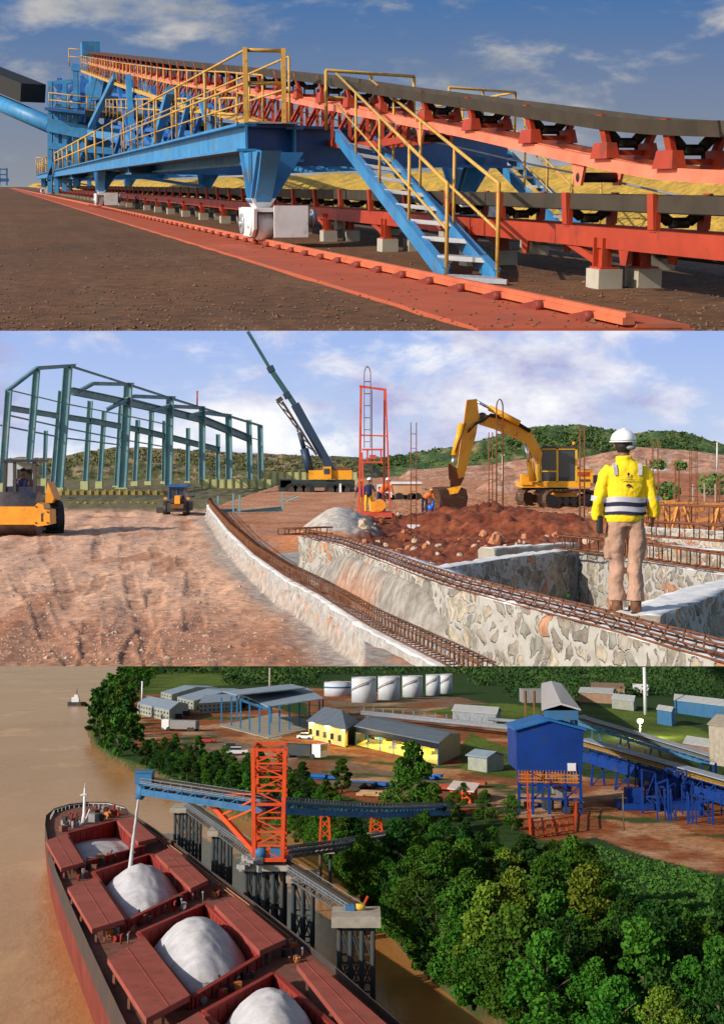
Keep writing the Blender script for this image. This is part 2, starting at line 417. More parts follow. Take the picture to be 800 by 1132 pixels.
for x0, y0, x1, y1, w in ((132,98,150,172,5),(150,98,128,168,4),(168,96,190,176,5),(186,100,206,172,4.5),(206,104,182,172,5),(228,110,208,168,4),(236,116,252,162,4),(248,118,232,160,4),(130,112,176,170,3.5),(176,112,140,172,3.5),(146,90,146,176,5),(172,98,172,176,4),(200,104,200,172,4)):
    bm_([(x0,y0),(x1,y1)], 5.3, w, name='truss_member', mat=TWB)
for y0, y1 in ((104,118),(140,150),(156,162)): bm_([(124,y0),(244,y1)], 5.4, 4, name='truss_member', mat=TWB)
for x in (66,92,104,118,128): bm_([(x,206 if x < 70 else 188),(x,86)], 103+x%5, 4.5, name='tower_post', mat=TWB)
for x0,y0,x1,y1 in ((60,92,84,122),(84,92,60,122),(90,84,124,124),(122,84,92,124),(60,128,98,164),(98,128,62,164),(100,128,136,166),(132,128,102,166),(62,166,90,200),(88,168,112,188)): bm_([(x0,y0),(x1,y1)], 103, 3.6, name='tower_brace', mat=TWB)
rt = random.Random(9)
for k in range(16):
    x = 58+k*5.6; y = 96+(k*37)%70; bm_([(x,y),(x+rt.uniform(-9,9),y+rt.uniform(18,34))], rt.uniform(101,108), rt.uniform(1.6,3), name='tower_brace', mat=(BLUE,NAVY)[k%2])
for y in (108,112,134,146,154,176,184): bm_([(55,y),(rt.uniform(96,128),y+6)], rt.uniform(100,107), rt.uniform(2,3.4), name='tower_beam', mat=(BLUE,NAVY)[y%2])
for k in range(9):
    x = 150+k*12; bm_([(x,100+k*3),(x+rt.uniform(-9,12),168-k*1.5)], 5.6, 2.2, name='tower_brace', mat=NAVY)
# hopper and drum casings
mb = MB(); c = W1.d(108,148,104); c2 = W1.d(110,166,104); mb.loft([(c+V((0,0,.6)),2.0,1.6),(c,2.0,1.6),(c2,.5,.5),(c2-V((0,0,.6)),.45,.45)], n=14); t.part('transfer_hopper', mb, BLUE)
mb = MB(); c = W1.d(112,90,104); mb.box(c, (1.6,3,1.0), rz=-ang); mb.cyl(W1.d(104,100,102), W1.d(122,104,106), .7, 14); t.part('drive_house', mb, BLUE)
# middle service deck with rails and machinery
mb = MB(); mb.beam(W1.d(54,121,100), W1.d(118,128,100), 2.5, .2); t.part('service_deck', mb, NAVY)
for dp in (99.5, 106):
    t.part('handrail', railing([W1.d(55,120,dp), W1.d(118,127,dp)], h=1.1, sp=1.2, r=.035, toe=False), YEL)
t.part('handrail', railing([at(118,128,5.2), at(262,149,5.2)], h=.8, sp=2.5, r=.03, toe=False), YEL)
t.part('handrail', railing([W1.d(77,73,100), W1.d(98,75,100)], h=1.2, sp=1, r=.035, toe=False), YEL)
t.part('handrail', railing([W1.d(41,191,112), W1.d(56,191,112)], h=1.2, sp=.5, r=.04, toe=False), YEL)
mb = MB(); rnd = random.Random(4)
for i in range(16):
    x = rnd.uniform(60, 150); p = W1.d(x if x < 125 else x-60, 116+(x-60)*.05+rnd.uniform(-3,1), rnd.uniform(101,107)); mb.box(p, (rnd.uniform(.2,.7),rnd.uniform(.3,.9),rnd.uniform(.2,.6)), rz=rnd.random())
    if i % 3 == 0: mb.cyl(p, p+V((0,.8,.2)), .3, 12)
t.part('drive_machinery', mb, STEEL)
mb = MB(); p, q = at(98,124,6), at(268,150,6); mb.beam(p+V((0,0,.2)), q+V((0,0,.2)), .6, .1)
t.part('intermediate_belt', mb, BELT)
for i in range(26): e = p.lerp(q, (i+.5)/26); mb = MB(); mb.box(e, (.6,.2,.35), rz=-ang); t.part('idler_frame', mb, BLACK)
# white cable reel between belts
mb = MB(); c = at(292,147,7.2)
for k in range(14):
    an = k*math.pi/7; mb.tube([c, c+V((.42*math.cos(an),.1,.42*math.sin(an)))], .014, 4)
mb.tube([c+V((.42*math.cos(k*math.pi/10),.1,.42*math.sin(k*math.pi/10))) for k in range(21)], .03, 5); mb.cyl(c-V((0,.15,0)), c+V((0,.2,0)), .1, 10)
t.part('cable_reel', mb, WHITE)
# lattice boom leaving to the left
mb = MB(); mb.tube([W1.d(60,140,101), W1.d(-30,101,112)], .62, 14); t.part('boom_tube', mb, BLUE)
mb = MB(); p, q = W1.d(-30,76,112), W1.d(37,103,104); mb.beam(p, q, 2.0, 1.35); t.part('boom_cover', mb, BLACK)

# ------------------------------------------------ inclined belt conveyor
t = Thing(W1, 'inclined_conveyor', 'red truss belt conveyor climbing to the left, its belt on open troughing idlers', 'conveyor', A(AC,13))
# chord heights measured along the line a = AC : (px, y of lower salmon rail centre, y of belt bottom edge)
LOW = [(100,69),(150,81),(220,95),(300,104),(363,116),(440,130),(500,141),(560,153),(600,162),(640,171),(700,183),(760,193),(830,196)]
BEL = [(100,59),(200,72),(300,84),(363,92),(400,99),(440,106),(500,115),(600,130),(700,145),(760,150),(830,152)]
def onc(px, prof, a=AC, dz=0): return at(px, interp(prof, px), a) + V((0,0,dz))
pxs = [830,790,750,720,690,650,607,572,540,512,487,462,437,420,400,380,363,345,328,312,297,283,270,258,246,235,224,214,205,197,189,182,175,168,162,156,150,145,140,135,130,126,122,118,114,110,107,104,101]
for a in (AC-HW, AC+HW):
    mb = MB()
    for x0, x1 in zip(pxs, pxs[1:]):
        p, q = onc(x0, LOW), onc(x1, LOW); o_ = VV*(a-AC); mb.beam(p+o_, q+o_, .07, .11)
    t.part('top_rail', mb, SALMON)
mb = MB(); 
lowpx = [x for x in pxs if x < 470]
for a in (-HW, HW):
    prev = None
    for i, x in enumerate(lowpx):
        p = onc(x, LOW)+VV*a; dep = .62*min(1, (470-x)/120+.35); q = p - V((0,0,dep))
        mb.beam(p, q, .06, .06)
        if prev: mb.beam(prev[1], q, .07, .10); mb.beam(prev[0], q, .05, .05)
        prev = (p, q)
t.part('truss_web', mb, RED)
mb = MB()
bx = [x for x in pxs]
for x0, x1 in zip(bx, bx[1:]):
    p, q = onc(x0, BEL), onc(x1, BEL)
    mb.hexa([p-VV*HB, p+VV*HB, q+VV*HB, q-VV*HB, p-VV*HB+V((0,0,.015)), p+VV*HB+V((0,0,.015)), q+VV*HB+V((0,0,.015)), q-VV*HB+V((0,0,.015))])
    for s_ in (-1, 1): mb.hexa([p+VV*(HB*s_-.012), p+VV*(HB*s_+.012), q+VV*(HB*s_+.012), q+VV*(HB*s_-.012), p+VV*(HB*s_*1.1-.012)+V((0,0,.13)), p+VV*(HB*s_*1.1+.012)+V((0,0,.13)), q+VV*(HB*s_*1.1+.012)+V((0,0,.13)), q+VV*(HB*s_*1.1-.012)+V((0,0,.13))])
t.part('belt', mb, BELT)
def idler(T, base, top):
    """troughing idler: base and top are the centre points on rail and under belt"""
    h = (top-base).z; k = min(1, h/.4); f = None
    for s_ in (-1, 1):
        m = MB(); P_ = lambda a_, b_, z_: base+VV*(s_*a_)+U*b_+V((0,0,z_))
        e_ = .30 if s_ < 0 else .25; tp_ = h+(.14 if s_ < 0 else .03); m.hexa([P_(.16,-.19,.05),P_(e_,-.19,.05),P_(e_,.19,.05),P_(.16,.19,.05),P_(.18,-.15,h*.62),P_(e_-.02,-.15,h*.62),P_(e_-.02,.15,h*.62),P_(.18,.15,h*.62)])
        m.hexa([P_(.18,-.055,h*.5),P_(.23,-.055,h*.5),P_(.23,.055,h*.5),P_(.18,.055,h*.5),P_(.26,-.06,tp_),P_(.31,-.06,tp_),P_(.31,.06,tp_),P_(.26,.06,tp_)])
        if s_ < 0: m.beam(base-VV*.17+V((0,0,.11)), base+VV*.17+V((0,0,.11)), .07, .05)
        o = T.part('idler_bracket', m, RED); f = f or o
    for s_ in (-1, 0, 1):
        m = MB()
        if s_: m.cyl(top+VV*(s_*.10)-V((0,0,.10)), top+VV*(s_*.24)+V((0,0,.04)), .05, 10); m.beam(top+VV*(s_*.10)-V((0,0,.10)), base+VV*(s_*.10)+V((0,0,.1)), .03, .04)
        else: m.cyl(top-VV*.09-V((0,0,.12)), top+VV*.09-V((0,0,.12)), .05, 10)
        T.part('roller', m, BLACK, f)
ipx = [765+682*0, 692, 607, 540, 487, 437, 400, 369, 342, 319, 298, 280, 264, 250, 237, 226, 215, 206, 197, 189, 182, 175, 169, 163, 158, 153, 148, 143, 139, 135, 131, 127, 124, 121, 118, 115, 112, 109, 106]
for x in ipx:
    idler(t, onc(x, LOW), onc(x, BEL)+V((0,0,.0)))
for x in (480, 660):
    c = onc(x, LOW)-V((0,0,.19))
    for s_ in (-HW,HW): mb = MB(); mb.prism([c+VV*s_+U*(-.16)+V((0,0,.14)), c+VV*s_+U*.16+V((0,0,.14)), c+VV*s_+U*.07-V((0,0,.08)), c+VV*s_+U*(-.07)-V((0,0,.08))], VV*.03); t.part('return_bracket', mb, SALMON)
    mb = MB(); mb.cyl(c-VV*HW, c+VV*HW, .05, 12); t.part('return_roller', mb, BLACK)
mb = MB(); mb.tube([onc(x, LOW)-V((0,0,.30 if x<640 else .25))+VV*.3 for x in (830,740,690,640,560,500,420,300)], .012, 5); t.part('conduit', mb, STEEL)
# side walkway
WK = [x for x in pxs if x < 330]
mb = MB()
for x0, x1 in zip(WK, WK[1:]):
    p, q = onc(x0, LOW)+VV*(-.5)-V((0,0,.55)), onc(x1, LOW)+VV*(-.5)-V((0,0,.55)); mb.beam(p, q, .4, .05); mb.beam(p-VV*.2, q-VV*.2, .03, .14)
t.part('side_walkway', mb, YEL)
wk = [onc(x, LOW)+VV*(-.7)-V((0,0,.5)) for x in WK[::3]]
t.part('walkway_rail', railing(wk, h=.95, sp=1.9, r=.022, toe=False), YEL)
mb = MB(); c = onc(100, BEL); mb.box(c+V((0,0,.25)), (1.2,2,.9), rz=-ang); t.part('head_cover', mb, BLUE)
mb = MB(); 
for x, y in ((165,165),(196,168),(236,160),(262,148)):
    mb.beam(onc(x, LOW)-V((0,0,.6)), at(x+8, y, AC), .18)
t.part('support_leg', mb, BLUE)

# ------------------------------------------------ ground belt conveyor
t = Thing(W1, 'ground_conveyor', 'red oxide belt conveyor on concrete footings running low beneath the blue gantry', 'conveyor', A(AC,13))
NB = 210
def seg(mb, a, z, w, h, b0=8.7, b1=NB): mb.beam(A(a,b0,z), A(a,b1,z), w, h)
for a in (AC-HW, AC+HW):
    mb = MB(); seg(mb, a, .49, .09, .20); t.part('side_beam', mb, RED)
mb = MB(); seg(mb, AC-.24, .83, .02, .15); seg(mb, AC+.24, .83, .02, .15); seg(mb, AC, .755, .46, .02)
t.part('belt', mb, BELT)
mb = MB(); seg(mb, AC, .40, .4, .02); t.part('return_belt', mb, BLACK)
# each bay: legs and footing, stations along the line
fb = [ab(687,AC)*1.0]; step = 3.9
b = fb[0]
for i in range(34):
    bb = b + i*step
    for s_ in (-HW, HW):
        mb = MB(); mb.box(A(AC+s_,bb,.3), (.05,.22,.38), rz=-ang); mb.box(A(AC+s_-.03,bb-.1,.3), (.10,.02,.38), rz=-ang); mb.box(A(AC+s_-.03,bb+.1,.3), (.10,.02,.38), rz=-ang); mb.box(A(AC+s_,bb,.2),(.2,.26,.02),rz=-ang)
        mb.beam(A(AC+s_,bb+.1,.24), A(AC+s_,bb+1.0,.44), .05, .07)
        t.part('leg', mb, RED)
        mb = MB(); mb.box(A(AC+s_,bb,.06), (.25,.30,.26), rz=-ang); t.part('footing', mb, CONC)
for i in range(46):
    bb = ab(745,AC) + i*1.95; f = None
    for s_ in (-1,1):
        mb = MB(); mb.box(A(AC+.24*s_,bb,.68), (.05,.13,.20), rz=-ang); mb.hexa([A(AC+.22*s_,bb-.06,.6),A(AC+.28*s_,bb-.06,.6),A(AC+.28*s_,bb+.06,.6),A(AC+.22*s_,bb+.06,.6),A(AC+.26*s_,bb-.06,.92),A(AC+.30*s_,bb-.06,.92),A(AC+.30*s_,bb+.06,.92),A(AC+.26*s_,bb+.06,.92)])
        o = t.part('idler_bracket', mb, RED); f = f or o
    for s_ in (-1,0,1):
        mb = MB()
        if s_: mb.cyl(A(AC+.10*s_,bb,.67), A(AC+.22*s_,bb,.76), .05, 10)
        else: mb.cyl(A(AC-.09,bb,.66), A(AC+.09,bb,.66), .05, 10)
        t.part('roller', mb, BLACK, f)
for x in (712, 600):
    for s_ in (-.25,.25):
        mb = MB(); c = A(AC, ab(x,AC), .33)
        mb.prism([c+VV*s_+U*(-.12)+V((0,0,.1)), c+VV*s_+U*.12+V((0,0,.1)), c+VV*s_+U*.06-V((0,0,.08)), c+VV*s_+U*(-.06)-V((0,0,.08))], VV*.03)
        t.part('return_bracket', mb, RED)
# dark loaded material
mb = MB(); n0 = len(mb.v); K = 60
t2 = Thing(W1, 'fire_pipe', 'grey pipeline on concrete saddles lying behind the ground conveyor', 'pipe', A(7.6,20))
mb = MB(); mb.tube([A(7.6,12,.30), A(7.6,200,.30)], .16, 12); t2.part('pipe', mb, pm('dull_grey_paint', (.10,.10,.11), (.07,.07,.08), 3, .6))
for i in range(22):
    mb = MB(); mb.box(A(7.6,15+i*3.9,.1), (.34,.3,.26), rz=-ang); t2.part('saddle', mb, CONC)

# golden stockpile: long ridge
mb = MB(); mb.col = []
nb_, na = 420, 16
prof = [(0,0),(.12,.30),(.3,.72),(.5,.98),(.62,1),(.8,.75),(1,0)]
for i in range(nb_+1):
    b = 6*1.0102**i*1.6
    for j in range(na+1):
        f = j/na; a = lerp(12.6, 19.5, f); top = 1.52+.16*fbm(b*.09, 1.7)
        if b > 60: top *= 1
        z = interp(prof, f)*top + .09*fbm(b*1.1, a*1.6) + .05*fbm(b*4, a*4, 2)
        p = A(a, b); mb.v.append(V((p.x, p.y, max(-.05, z))))
        mb.col.append(cmix((.62,.40,.07), (.40,.27,.05), .5+1.2*fbm(b*.9, a*1.4, 5)))
for i in range(nb_):
    for j in range(na):
        n = i*(na+1)+j; mb.face((n, n+1, n+na+2, n+na+1), 0, True)
solo(W1, 'stockpile', 'long golden yellow heap of loose material behind the conveyors', 'stockpile', mb, pm('golden_ore', (1.1,1.05,1.0), (.6,.58,.5), 5, .95, bump=1, bdist=1.2, vcol=True, bscale=14), A(14,30), fix=False)
mb = MB(); rg_ = random.Random(31)
def pebble(mb, p, r, rd):
    n = len(mb.v); P6 = [V((1,0,0)),V((0,1,0)),V((-1,0,0)),V((0,-1,0)),V((0,0,.7)),V((0,0,-.5))]; a = rd.random()*6; co_, si_ = math.cos(a), math.sin(a)
    for q in P6: k = r*rd.uniform(.6,1.3); mb.v.append(p+V((q.x*co_-q.y*si_, q.x*si_+q.y*co_, q.z))*k)
    for f in ((0,1,4),(1,2,4),(2,3,4),(3,0,4),(1,0,5),(2,1,5),(3,2,5),(0,3,5)): mb.face([n+i for i in f])
for k in range(5200):
    y = 9.4+40*rg_.random()**2.2; x = rg_.uniform(-.3,.3)*y; q = V((x,y,0)); aa = x*VV.x+y*VV.y
    if 3.0 < aa < 4.7 and rg_.random() < .8: continue
    pebble(mb, q+V((0,0,.004 if not 3<aa<4.7 else .035)), rg_.uniform(.006,.018)*(1 if rg_.random() < .93 else 2), rg_)
struct(W1, 'loose_gravel', mb, pm('yard_pebbles', (.19,.11,.06), (.09,.05,.03), 9, .9), 'stuff')
# distant small plant on the far left horizon
t = Thing(W1, 'distant_gantry', 'tiny grey gantry frame on the horizon at the far left of the conveyor yard', 'gantry', W1.g(4,206))
mb = MB(); D_ = 330
for x in (0, 8): mb.beam(W1.d(x,205,D_), W1.d(x,186,D_), .3)
for y in (187,193): mb.beam(W1.d(0,y,D_), W1.d(8,y,D_), .3)
t.part('frame', mb, NAVY)
mb = MB(); mb.beam(W1.d(0,199,D_), W1.d(10,199,D_), .2, .8); t.part('walkway', mb, NAVY)
# horizon strip of low land
# ------------------------------------------------ sky dome behind the yard
def skymat(name, low, high, cloud, shade, sc, cov, strength, stretch, gz, edge=.12, off=(0,0,0)):
    m = bpy.data.materials.new(name); m.use_nodes = True; nt = m.node_tree; N = nt.nodes; L = nt.links; N.clear()
    out = N.new('ShaderNodeOutputMaterial'); em = N.new('ShaderNodeEmission'); L.new(em.outputs[0], out.inputs[0]); em.inputs[1].default_value = strength
    tc = N.new('ShaderNodeTexCoord'); mp = N.new('ShaderNodeMapping'); L.new(tc.outputs['Object'], mp.inputs[0]); mp.inputs['Scale'].default_value = stretch; mp.inputs['Location'].default_value = off
    sx = N.new('ShaderNodeSeparateXYZ'); L.new(tc.outputs['Object'], sx.inputs[0])
    mr = N.new('ShaderNodeMapRange'); mr.inputs['From Min'].default_value = gz[0]; mr.inputs['From Max'].default_value = gz[1]; L.new(sx.outputs['Z'], mr.inputs['Value'])
    def mix(fac, A_, B_):
        x = N.new('ShaderNodeMix'); x.data_type = 'RGBA'
        if isinstance(fac, float): x.inputs[0].default_value = fac
        else: L.new(fac, x.inputs[0])
        for i, q in ((6, A_), (7, B_)):
            if isinstance(q, tuple): x.inputs[i].default_value = (*q, 1)
            else: L.new(q, x.inputs[i])
        return x.outputs[2]
    base = mix(mr.outputs[0], low, high)
    def nz(s_, d, w=0., dist=.0):
        n = N.new('ShaderNodeTexNoise'); n.inputs['Scale'].default_value = s_; n.inputs['Detail'].default_value = d; n.inputs['Roughness'].default_value = .58; n.inputs['Distortion'].default_value = dist
        L.new(mp.outputs[0], n.inputs['Vector']); return n.outputs['Fac']
    n1 = nz(sc, 10, dist=.25); n2 = nz(sc*.45, 6)
    mm = N.new('ShaderNodeMath'); mm.operation = 'MULTIPLY_ADD'; L.new(n2, mm.inputs[0]); mm.inputs[1].default_value = .6; 
    ad = N.new('ShaderNodeMath'); ad.operation = 'MULTIPLY_ADD'; L.new(n1, ad.inputs[0]); ad.inputs[1].default_value = .62; L.new(mm.outputs[0], ad.inputs[2]); mm.inputs[2].default_value = -.12
    cr = N.new('ShaderNodeMapRange'); cr.inputs['From Min'].default_value = cov; cr.inputs['From Max'].default_value = cov+edge; cr.interpolation_type = 'SMOOTHSTEP'; L.new(ad.outputs[0], cr.inputs['Value'])
    sh = N.new('ShaderNodeMapRange'); sh.inputs['From Min'].default_value = .38; sh.inputs['From Max'].default_value = .62; L.new(nz(sc*.8, 7), sh.inputs['Value'])
    cc = mix(sh.outputs[0], shade, cloud)
    col = mix(cr.outputs[0], base, cc); L.new(col, em.inputs[0]); return m
mb = MB()
D1 = 620.0
NS = 40
for i in range(NS+1):
    u = -.5+1.0*i/NS; th = u*.9
    for j in range(13):
        z = -40 + j*30; mb.v.append(V((D1*math.sin(th), D1*math.cos(th), z)))
for i in range(NS):
    for j in range(12):
        n = i*13+j; mb.face((n, n+1, n+14, n+13)[::-1], 0, True)
SKY1 = skymat('afternoon_sky', (.29,.31,.35), (.035,.16,.42), (.54,.53,.53), (.20,.26,.35), .020, .455, .95, (1,1,2.6), (0,95), .15, (30,0,17))
struct(W1, 'sky', mb, SKY1)
# ================================================================ building site (middle terrain)
def Zd(py, z=0): return (2.6-z)*F/(py-505)
X2 = lambda px, y: (px-400)*y/F
# wall lines in plan, traced on their tops
def line(P, z): return [W2.g(x, y, z) for x, y in P]
W1T = line([(228,556),(230,562),(249,587),(276,614),(310,639),(346,659),(377,680),(400,695),(440,716),(480,737),(520,760)], .45)
W1B = line([(236,590),(242,605),(265,637),(290,668),(315,698),(345,738),(372,775)], 0)
W2T = line([(330,593),(370,602),(410,617),(460,637),(497,650),(560,667),(620,683),(690,702),(738,717),(792,732),(860,752)], 1.07)
def xat(P, y):
    Q = sorted([(p.y, p.x) for p in P]); return interp(Q, y)
def ss(a, b, x):
    t = max(0, min(1, (x-a)/(b-a))); return t*t*(3-2*t)
ROAD, ORA, REDD, GREY, PALE = (.72,.43,.28), (.50,.20,.085), (.16,.030,.010), (.37,.36,.345), (.52,.46,.38)
MOUND = [(W2.g(520,583,.5), 3.2, 3.4, .50), (W2.g(600,590,.5), 2.6, 3.0, .48), (W2.g(445,590,.3), 2.6, 3.4, .18), (W2.g(545,580,.5), 1.5, 2, .30), (W2.g(570,605,.5), 2, 2, .25), (W2.g(640,600,.4), 2.0, 2.5, .30)]
def gh(x, y):
    z = .05*fbm(x*.5, y*.5)
    xl = xat(W1T, y); px = CX+F*x/y
    col = ROAD
    n = fbm(x*.5, y*.35, 4)
    if px < 400 and x < xl:
        xb = min(xat(W1B, y), xl-.22) if y < 40 else xl-.25
        # rutted road
        z += .03*math.sin((x+.15*y)*5)*ss(-.3,.3,fbm(x*.3,y*.1,7)) + .03*fbm(x*2, y*.7, 2)
        col = cmix(ROAD, (.62,.38,.27), .5+n); col = cmix(col, (.40,.18,.09), .8*ss(.12,.5,fbm(x*.8,y*.25,11)))
        col = cmix(col, (.36,.15,.075), .75*ss(26,19,y+1.6*fbm(x,y,3)))
        for x0_, sl, w_ in ((.2,-.135,.16),(-.55,-.135,.16),(.6,-.19,.13),(-.2,-.19,.13),(1.1,-.26,.18),(-.6,-.262,.18),(1.9,-.32,.14)):
            dx_ = abs(x-(x0_+sl*y+.22*fbm(y*.12,x0_)))
            if dx_ < w_ and fbm(y*.3, x0_*7) > -.25:
                tr_d = .5+.5*math.sin(y*17+(dx_/w_)*2.5); z -= .010+.010*tr_d; col = cmix(col, (.34,.155,.085), .2+.4*tr_d)
            elif dx_ < w_*1.6: z += .007
        if fbm(x*3,y*1.2,21) > .35: z += .012; col = cmix(col, (.50,.28,.18), .6)
        t = ss(xb-.5+.25*fbm(x*2,y*2), xb+.1, x)
        if y > 62: col = cmix(col, (.14,.12,.05), ss(62,70,y))
        if y < 60: z = lerp(z, .40, ss(xl-.07, xl+.02, x)); col = cmix(col, (.37,.345,.32), .9*ss(xl-.75, xl-.15, x+.35*n))
        return z, col
    # between the walls and beyond
    xr = xat(W2T, y) if y < 30 else 99
    base = .34
    if y > 24: base = lerp(.34, .15, ss(24, 60, y))
    z += base
    c = cmix(GREY, (.27,.25,.23), .5+fbm(x,y,1)); g = fbm(x*.35+3, y*.22, 6)
    c = cmix(c, ORA, ss(.05,.28,g)); col = c
    if y > 34 and px < 420: col = cmix(col, cmix(ORA, (.34,.12,.05), .5+n), ss(34,44,y)*.9)
    if y < 26 and x < xr: z -= .25*math.sin(math.pi*max(0,min(1,(x-xl)/(max(.3,xr-xl))))); 
    if x < xr+.2 and y < 27: fr_ = (x-xl)/max(.3, xr-xl); tt = ss(.42, 1, fr_)*ss(14.6, 17.5, y)*ss(27,22,y); z = lerp(z, .98, tt); col = cmix(col, cmix(GREY, (.22,.205,.19), .5+1.3*fbm(x*2,y*2,4)), tt)
    # red earth zone behind
    r = ss(375, 405, px+12*n)*ss(22.5, 25.5, y+1.2*n)
    if px > 400: r = max(r, ss(19.5,22,y)*ss(400,430,px)*ss(700,560,px))
    rc = cmix(REDD, (.27,.075,.028), .5+1.1*fbm(x*1.3, y*1.1, 8)); col = cmix(col, rc, r)
    if y > 45: col = cmix(col, cmix((.52,.27,.15), (.42,.17,.08), .5+n), ss(45,58,y))
    if px > 600 and y > 24: col = cmix(col, cmix((.50,.20,.09),(.38,.14,.06),.5+n), ss(24,30,y)*ss(630,690,px+20*n))
    for p, sx, sy, h in MOUND:
        e = math.exp(-((x-p.x)/sx)**2-((y-p.y)/sy)**2); z += h*e*(1+.22*fbm(x*1.2,y*1.2,9))
    if r > .3: z += (.09*fbm(x*2.2, y*2.2, 5)+.07*fbm(x*5, y*4, 5)+.035*fbm(x*12,y*9,6))*r
    # grey heap
    p = W2.g(372,590,.5); e = math.exp(-((x-p.x)/1.0)**2-((y-p.y)/3)**2); z += .85*e; col = cmix(col, (.50,.47,.44), ss(.25,.5,e+.2*n))
    # inside of the stone enclosure
    if 10 < y < 23 and x > xr+.1: z = .15+.1*fbm(x,y); col = cmix((.40,.25,.16), (.30,.2,.14), .5+n*2)
    return z, col
mb = MB(); mb.col = []
ys = [15.6*1.0062**i for i in range(405)]; ys = [10.0+i*.09 for i in range(62)] + ys
nx = 420
for y in ys:
    for i in range(nx+1):
        x = (-.33+.66*i/nx)*y; z, c = gh(x, y); mb.v.append(V((x, y, z))); mb.col.append(c)
for j in range(len(ys)-1):
    for i in range(nx):
        n = j*(nx+1)+i; mb.face((n, n+1, n+nx+2, n+nx+1), 0, True)
DIRT = pm('site_earth', (1.2,1.17,1.13), (.62,.58,.55), 5.5, .95, bump=1, bdist=.035, vcol=True, bscale=5, detail=10)
gr = struct(W2, 'ground', mb, DIRT); cut_front(gr)

# ---- rubble masonry material
def masonry(name, mortar, sc, cells, whit=.0):
    m = bpy.data.materials.new(name); m.use_nodes = True; nt = m.node_tree; N = nt.nodes; L = nt.links; b = N['Principled BSDF']; b.inputs['Roughness'].default_value = .9
    tc = N.new('ShaderNodeTexCoord'); nz = N.new('ShaderNodeTexNoise'); nz.inputs['Scale'].default_value = 5; nz.inputs['Detail'].default_value = 4; L.new(tc.outputs['Object'], nz.inputs['Vector'])
    ad = N.new('ShaderNodeVectorMath'); ad.operation = 'MULTIPLY_ADD'; L.new(nz.outputs['Color'], ad.inputs[0]); ad.inputs[1].default_value = (.26,.26,.26); L.new(tc.outputs['Object'], ad.inputs[2])
    v1 = N.new('ShaderNodeTexVoronoi'); v1.feature = 'DISTANCE_TO_EDGE'; v1.inputs['Scale'].default_value = sc; L.new(ad.outputs[0], v1.inputs['Vector'])
    v2 = N.new('ShaderNodeTexVoronoi'); v2.inputs['Scale'].default_value = sc; L.new(ad.outputs[0], v2.inputs['Vector'])
    sp = N.new('ShaderNodeSeparateColor'); L.new(v2.outputs['Color'], sp.inputs[0])
    cr = N.new('ShaderNodeValToRGB'); cr.color_ramp.interpolation = 'CONSTANT'; els = cr.color_ramp.elements
    for i, c in enumerate(cells):
        e = els[i] if i < 2 else els.new(i/len(cells)); e.position = i/len(cells); e.color = (*c, 1)
    L.new(sp.outputs[0], cr.inputs[0])
    n2 = N.new('ShaderNodeTexNoise'); n2.inputs['Scale'].default_value = 9; n2.inputs['Detail'].default_value = 8; L.new(tc.outputs['Object'], n2.inputs['Vector'])
    mx = N.new('ShaderNodeMix'); mx.data_type = 'RGBA'; mx.blend_type = 'MULTIPLY'; mx.inputs[0].default_value = .75; L.new(cr.outputs[0], mx.inputs[6])
    g = N.new('ShaderNodeValToRGB'); g.color_ramp.elements[0].position = .32; g.color_ramp.elements[0].color = (.35,.34,.33,1); g.color_ramp.elements[1].position = .62; g.color_ramp.elements[1].color = (1.1,1.08,1.05,1); L.new(n2.outputs['Fac'], g.inputs[0]); L.new(g.outputs[0], mx.inputs[7])
    # mortar width varies
    th = N.new('ShaderNodeMath'); th.operation = 'MULTIPLY_ADD'; n3 = N.new('ShaderNodeTexNoise'); n3.inputs['Scale'].default_value = 2.2; L.new(tc.outputs['Object'], n3.inputs['Vector']); L.new(n3.outputs['Fac'], th.inputs[0]); th.inputs[1].default_value = -.6; th.inputs[2].default_value = .29+whit
    sb = N.new('ShaderNodeMath'); sb.operation = 'ADD'; L.new(v1.outputs['Distance'], sb.inputs[0]); L.new(th.outputs[0], sb.inputs[1])
    mr = N.new('ShaderNodeMapRange'); mr.inputs['From Min'].default_value = .04; mr.inputs['From Max'].default_value = .09; L.new(sb.outputs[0], mr.inputs['Value'])
    mo = N.new('ShaderNodeMix'); mo.data_type = 'RGBA'; mo.inputs[6].default_value = (*mortar, 1); mo.inputs[7].default_value = (*[v*.62 for v in mortar], 1); L.new(n2.outputs['Fac'], mo.inputs[0])
    mm = N.new('ShaderNodeMix'); mm.data_type = 'RGBA'; L.new(mr.outputs[0], mm.inputs[0]); L.new(mo.outputs[2], mm.inputs[6]); L.new(mx.outputs[2], mm.inputs[7]); L.new(mm.outputs[2], b.inputs['Base Color'])
    hh = N.new('ShaderNodeMath'); hh.operation = 'MULTIPLY_ADD'; L.new(n2.outputs['Fac'], hh.inputs[0]); hh.inputs[1].default_value = .5; L.new(mr.outputs[0], hh.inputs[2])
    bp = N.new('ShaderNodeBump'); bp.inputs['Strength'].default_value = .9; bp.inputs['Distance'].default_value = .035; L.new(hh.outputs[0], bp.inputs['Height']); L.new(bp.outputs[0], b.inputs['Normal'])
    return m
STONE = masonry('rubble_masonry', (.44,.42,.39), 4.2, [(.26,.23,.19),(.38,.33,.25),(.24,.24,.21),(.42,.22,.13),(.31,.28,.24),(.22,.20,.17),(.42,.37,.29),(.28,.25,.20)], -.05)
ROUGH = pm('rough_cast_concrete', (.46,.44,.43), (.24,.23,.22), 7, .95, bump=1, bdist=.02, bscale=14, detail=9, c3=(.14,.13,.12), s3=6)
CAP = pm('trowelled_mortar', (.76,.76,.76), (.55,.54,.54), 4, .9, bump=.6, bdist=.006, c3=(.40,.30,.24), s3=3)
